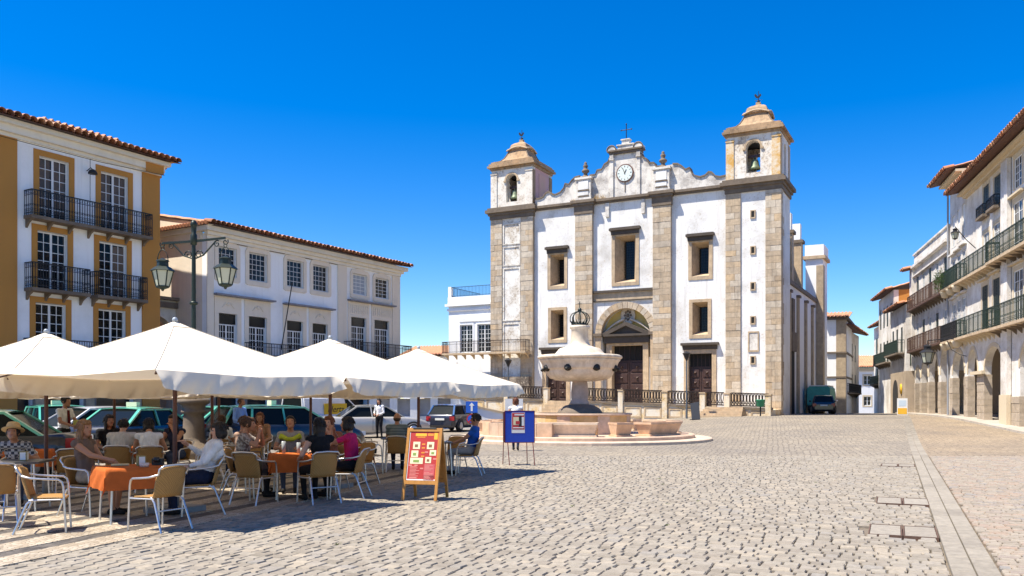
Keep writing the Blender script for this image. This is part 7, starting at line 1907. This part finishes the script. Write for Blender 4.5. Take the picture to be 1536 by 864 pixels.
person(-3.95, 15.22, (.2,-1), 'woman in a grey shirt and lime cardigan facing the camera', top=grey_c, bottom=jeans, skin=skin_t, hair=('short', hair_k), lean=-6, nod=-18, hands=((-.16,.34,.78),(.16,.34,.78)), sleeve='short', extra=scarf)
person(-3.05, 13.48, (-.6,.8), 'woman in black with long black hair at the front of the crowded table', top=black_c, bottom=black_c, skin=skin_l, hair=('longer', hair_k), lean=-2, hands=((-.24,.18,.70),(.10,.38,.78)), sleeve='none')
person(-2.72, 14.22, (-1,.1), 'seated woman in a pink top with dark hair raising both hands to her mouth', top=pink_c, bottom=black_c, skin=skin_t, hair=('bob', hair_k), lean=-4, hands=((-.06,.28,1.10),(.08,.28,1.08)), sleeve='short')
person(-3.25, 15.18, (-.2,-1), 'brown haired woman half hidden behind the parasol pole of the crowded table', top=cloth('rust', (.26,.10,.06)), bottom=jeans, skin=skin_l, hair=('bob', hair_r), lean=-4, hands=((-.08,.26,1.05),(.14,.32,.78)))
person(-2.62, 19.48, (-.1,1), 'seated bald man in a dark striped shirt seen from behind', top=pattern('stripes', (.03,.05,.06), (.22,.26,.27), 9, 'wave'), bottom=navy_c, skin=skin_t, hair=('bald', hair_b), lean=2, build=1.15)
def shades(t, H, sh, pel, nb):
    q = G(); q.ell(H((-.03,.09,.014)),.024,.012,.017,8,5); q.ell(H((.03,.09,.014)),.024,.012,.017,8,5); q.tube([H((-.06,.08,.016)),H((-.084,-.01,.02))],.004,5); q.tube([H((.06,.08,.016)),H((.084,-.01,.02))],.004,5); q.obj('sunglasses', plain('black_plastic', (0.012,0.012,0.014), .4), t)
person(-.95, 18.57, (-.95,.1), 'seated man in a royal blue T-shirt and sunglasses right of the menu board', top=blue_c, bottom=grey_c, skin=skin_t, hair=('short', hair_k), lean=12, hands=((-.14,.30,.68),(.16,.28,.70)), extra=shades)
person(-6.35, 18.58, (-.2,1), 'seated person in a white shirt seen from behind beneath the second row parasol', top=white_c, bottom=jeans, skin=skin_t, hair=('short', hair_b), lean=-22, hands=((-.12,.40,.78),(.14,.40,.78)))
person(-5.9, 19.98, (.1,-1), 'long haired woman seated in front of the man in the light blue shirt', top=cloth('tan', (.35,.20,.12)), bottom=khaki, skin=skin_t, hair=('long', hair_r), lean=-4, sleeve='none')
person(-7.75, 24.0, (.8,-.4), 'standing man in a light blue shirt bending forward beside the estate taxi', pose='stand', top=sky_c, bottom=jeans, skin=skin_t, hair=('short', hair_b), lean=-14, nod=-20, hands=((-.16,.36,1.0),(.16,.36,1.0)), sleeve='long')
person(-5.75, 37.0, (-.4,-.9), 'standing woman with long black hair and white blouse beside the silver saloon', pose='stand', top=white_c, bottom=black_c, skin=skin_t, hair=('longer', hair_k), lean=0, yaw=25, hands=((-.12,.22,1.02),(.12,.20,1.05)), sleeve='long')
person(.12, 27.6, (.1,1), 'auburn haired woman in a white top walking away behind the blue display board', pose='walk', top=white_c, bottom=navy_c, skin=skin_l, hair=('bob', hair_r), lean=-3, sleeve='none', z=0.0)
hbg = thing('handbag', 'black leather bag lying on the chair left front of the crowded table', 'bag', (-4.02,13.38,.45), R(-15)); g = G(); g.loft([[(-.16,-.08,0),(.16,-.08,0),(.16,.08,0),(-.16,.08,0)],[(-.17,-.09,.1),(.17,-.09,.1),(.17,.09,.1),(-.17,.09,.1)],[(-.12,-.03,.24),(.12,-.03,.24),(.12,.03,.24),(-.12,.03,.24)]]); g.obj('pouch', plain('black_leather', (.012,.011,.012), .4, 0, .3, 20), hbg); g = G(); g.tube([(-.11,0,.22),(-.08,0,.36),(.08,0,.36),(.11,0,.22)], .010, 6); g.obj('strap', plain('black_leather', (.012,.011,.012), .4, 0, .3, 20), hbg)
hb2 = thing('handbag', 'black bag on the empty chair left of the bald man', 'bag', (-3.15,18.75,.45), R(40)); g = G(); g.loft([[(-.15,-.08,0),(.15,-.08,0),(.15,.08,0),(-.15,.08,0)],[(-.16,-.09,.1),(.16,-.09,.1),(.16,.09,.1),(-.16,.09,.1)],[(-.11,-.03,.2),(.11,-.03,.2),(.11,.03,.2),(-.11,.03,.2)]]); g.obj('pouch', plain('black_leather', (.012,.011,.012), .4, 0, .3, 20), hb2); g = G(); g.tube([(-.10,0,.18),(-.07,0,.32),(.07,0,.32),(.10,0,.18)], .010, 6); g.obj('strap', plain('black_leather', (.012,.011,.012), .4, 0, .3, 20), hb2)
finish_people()
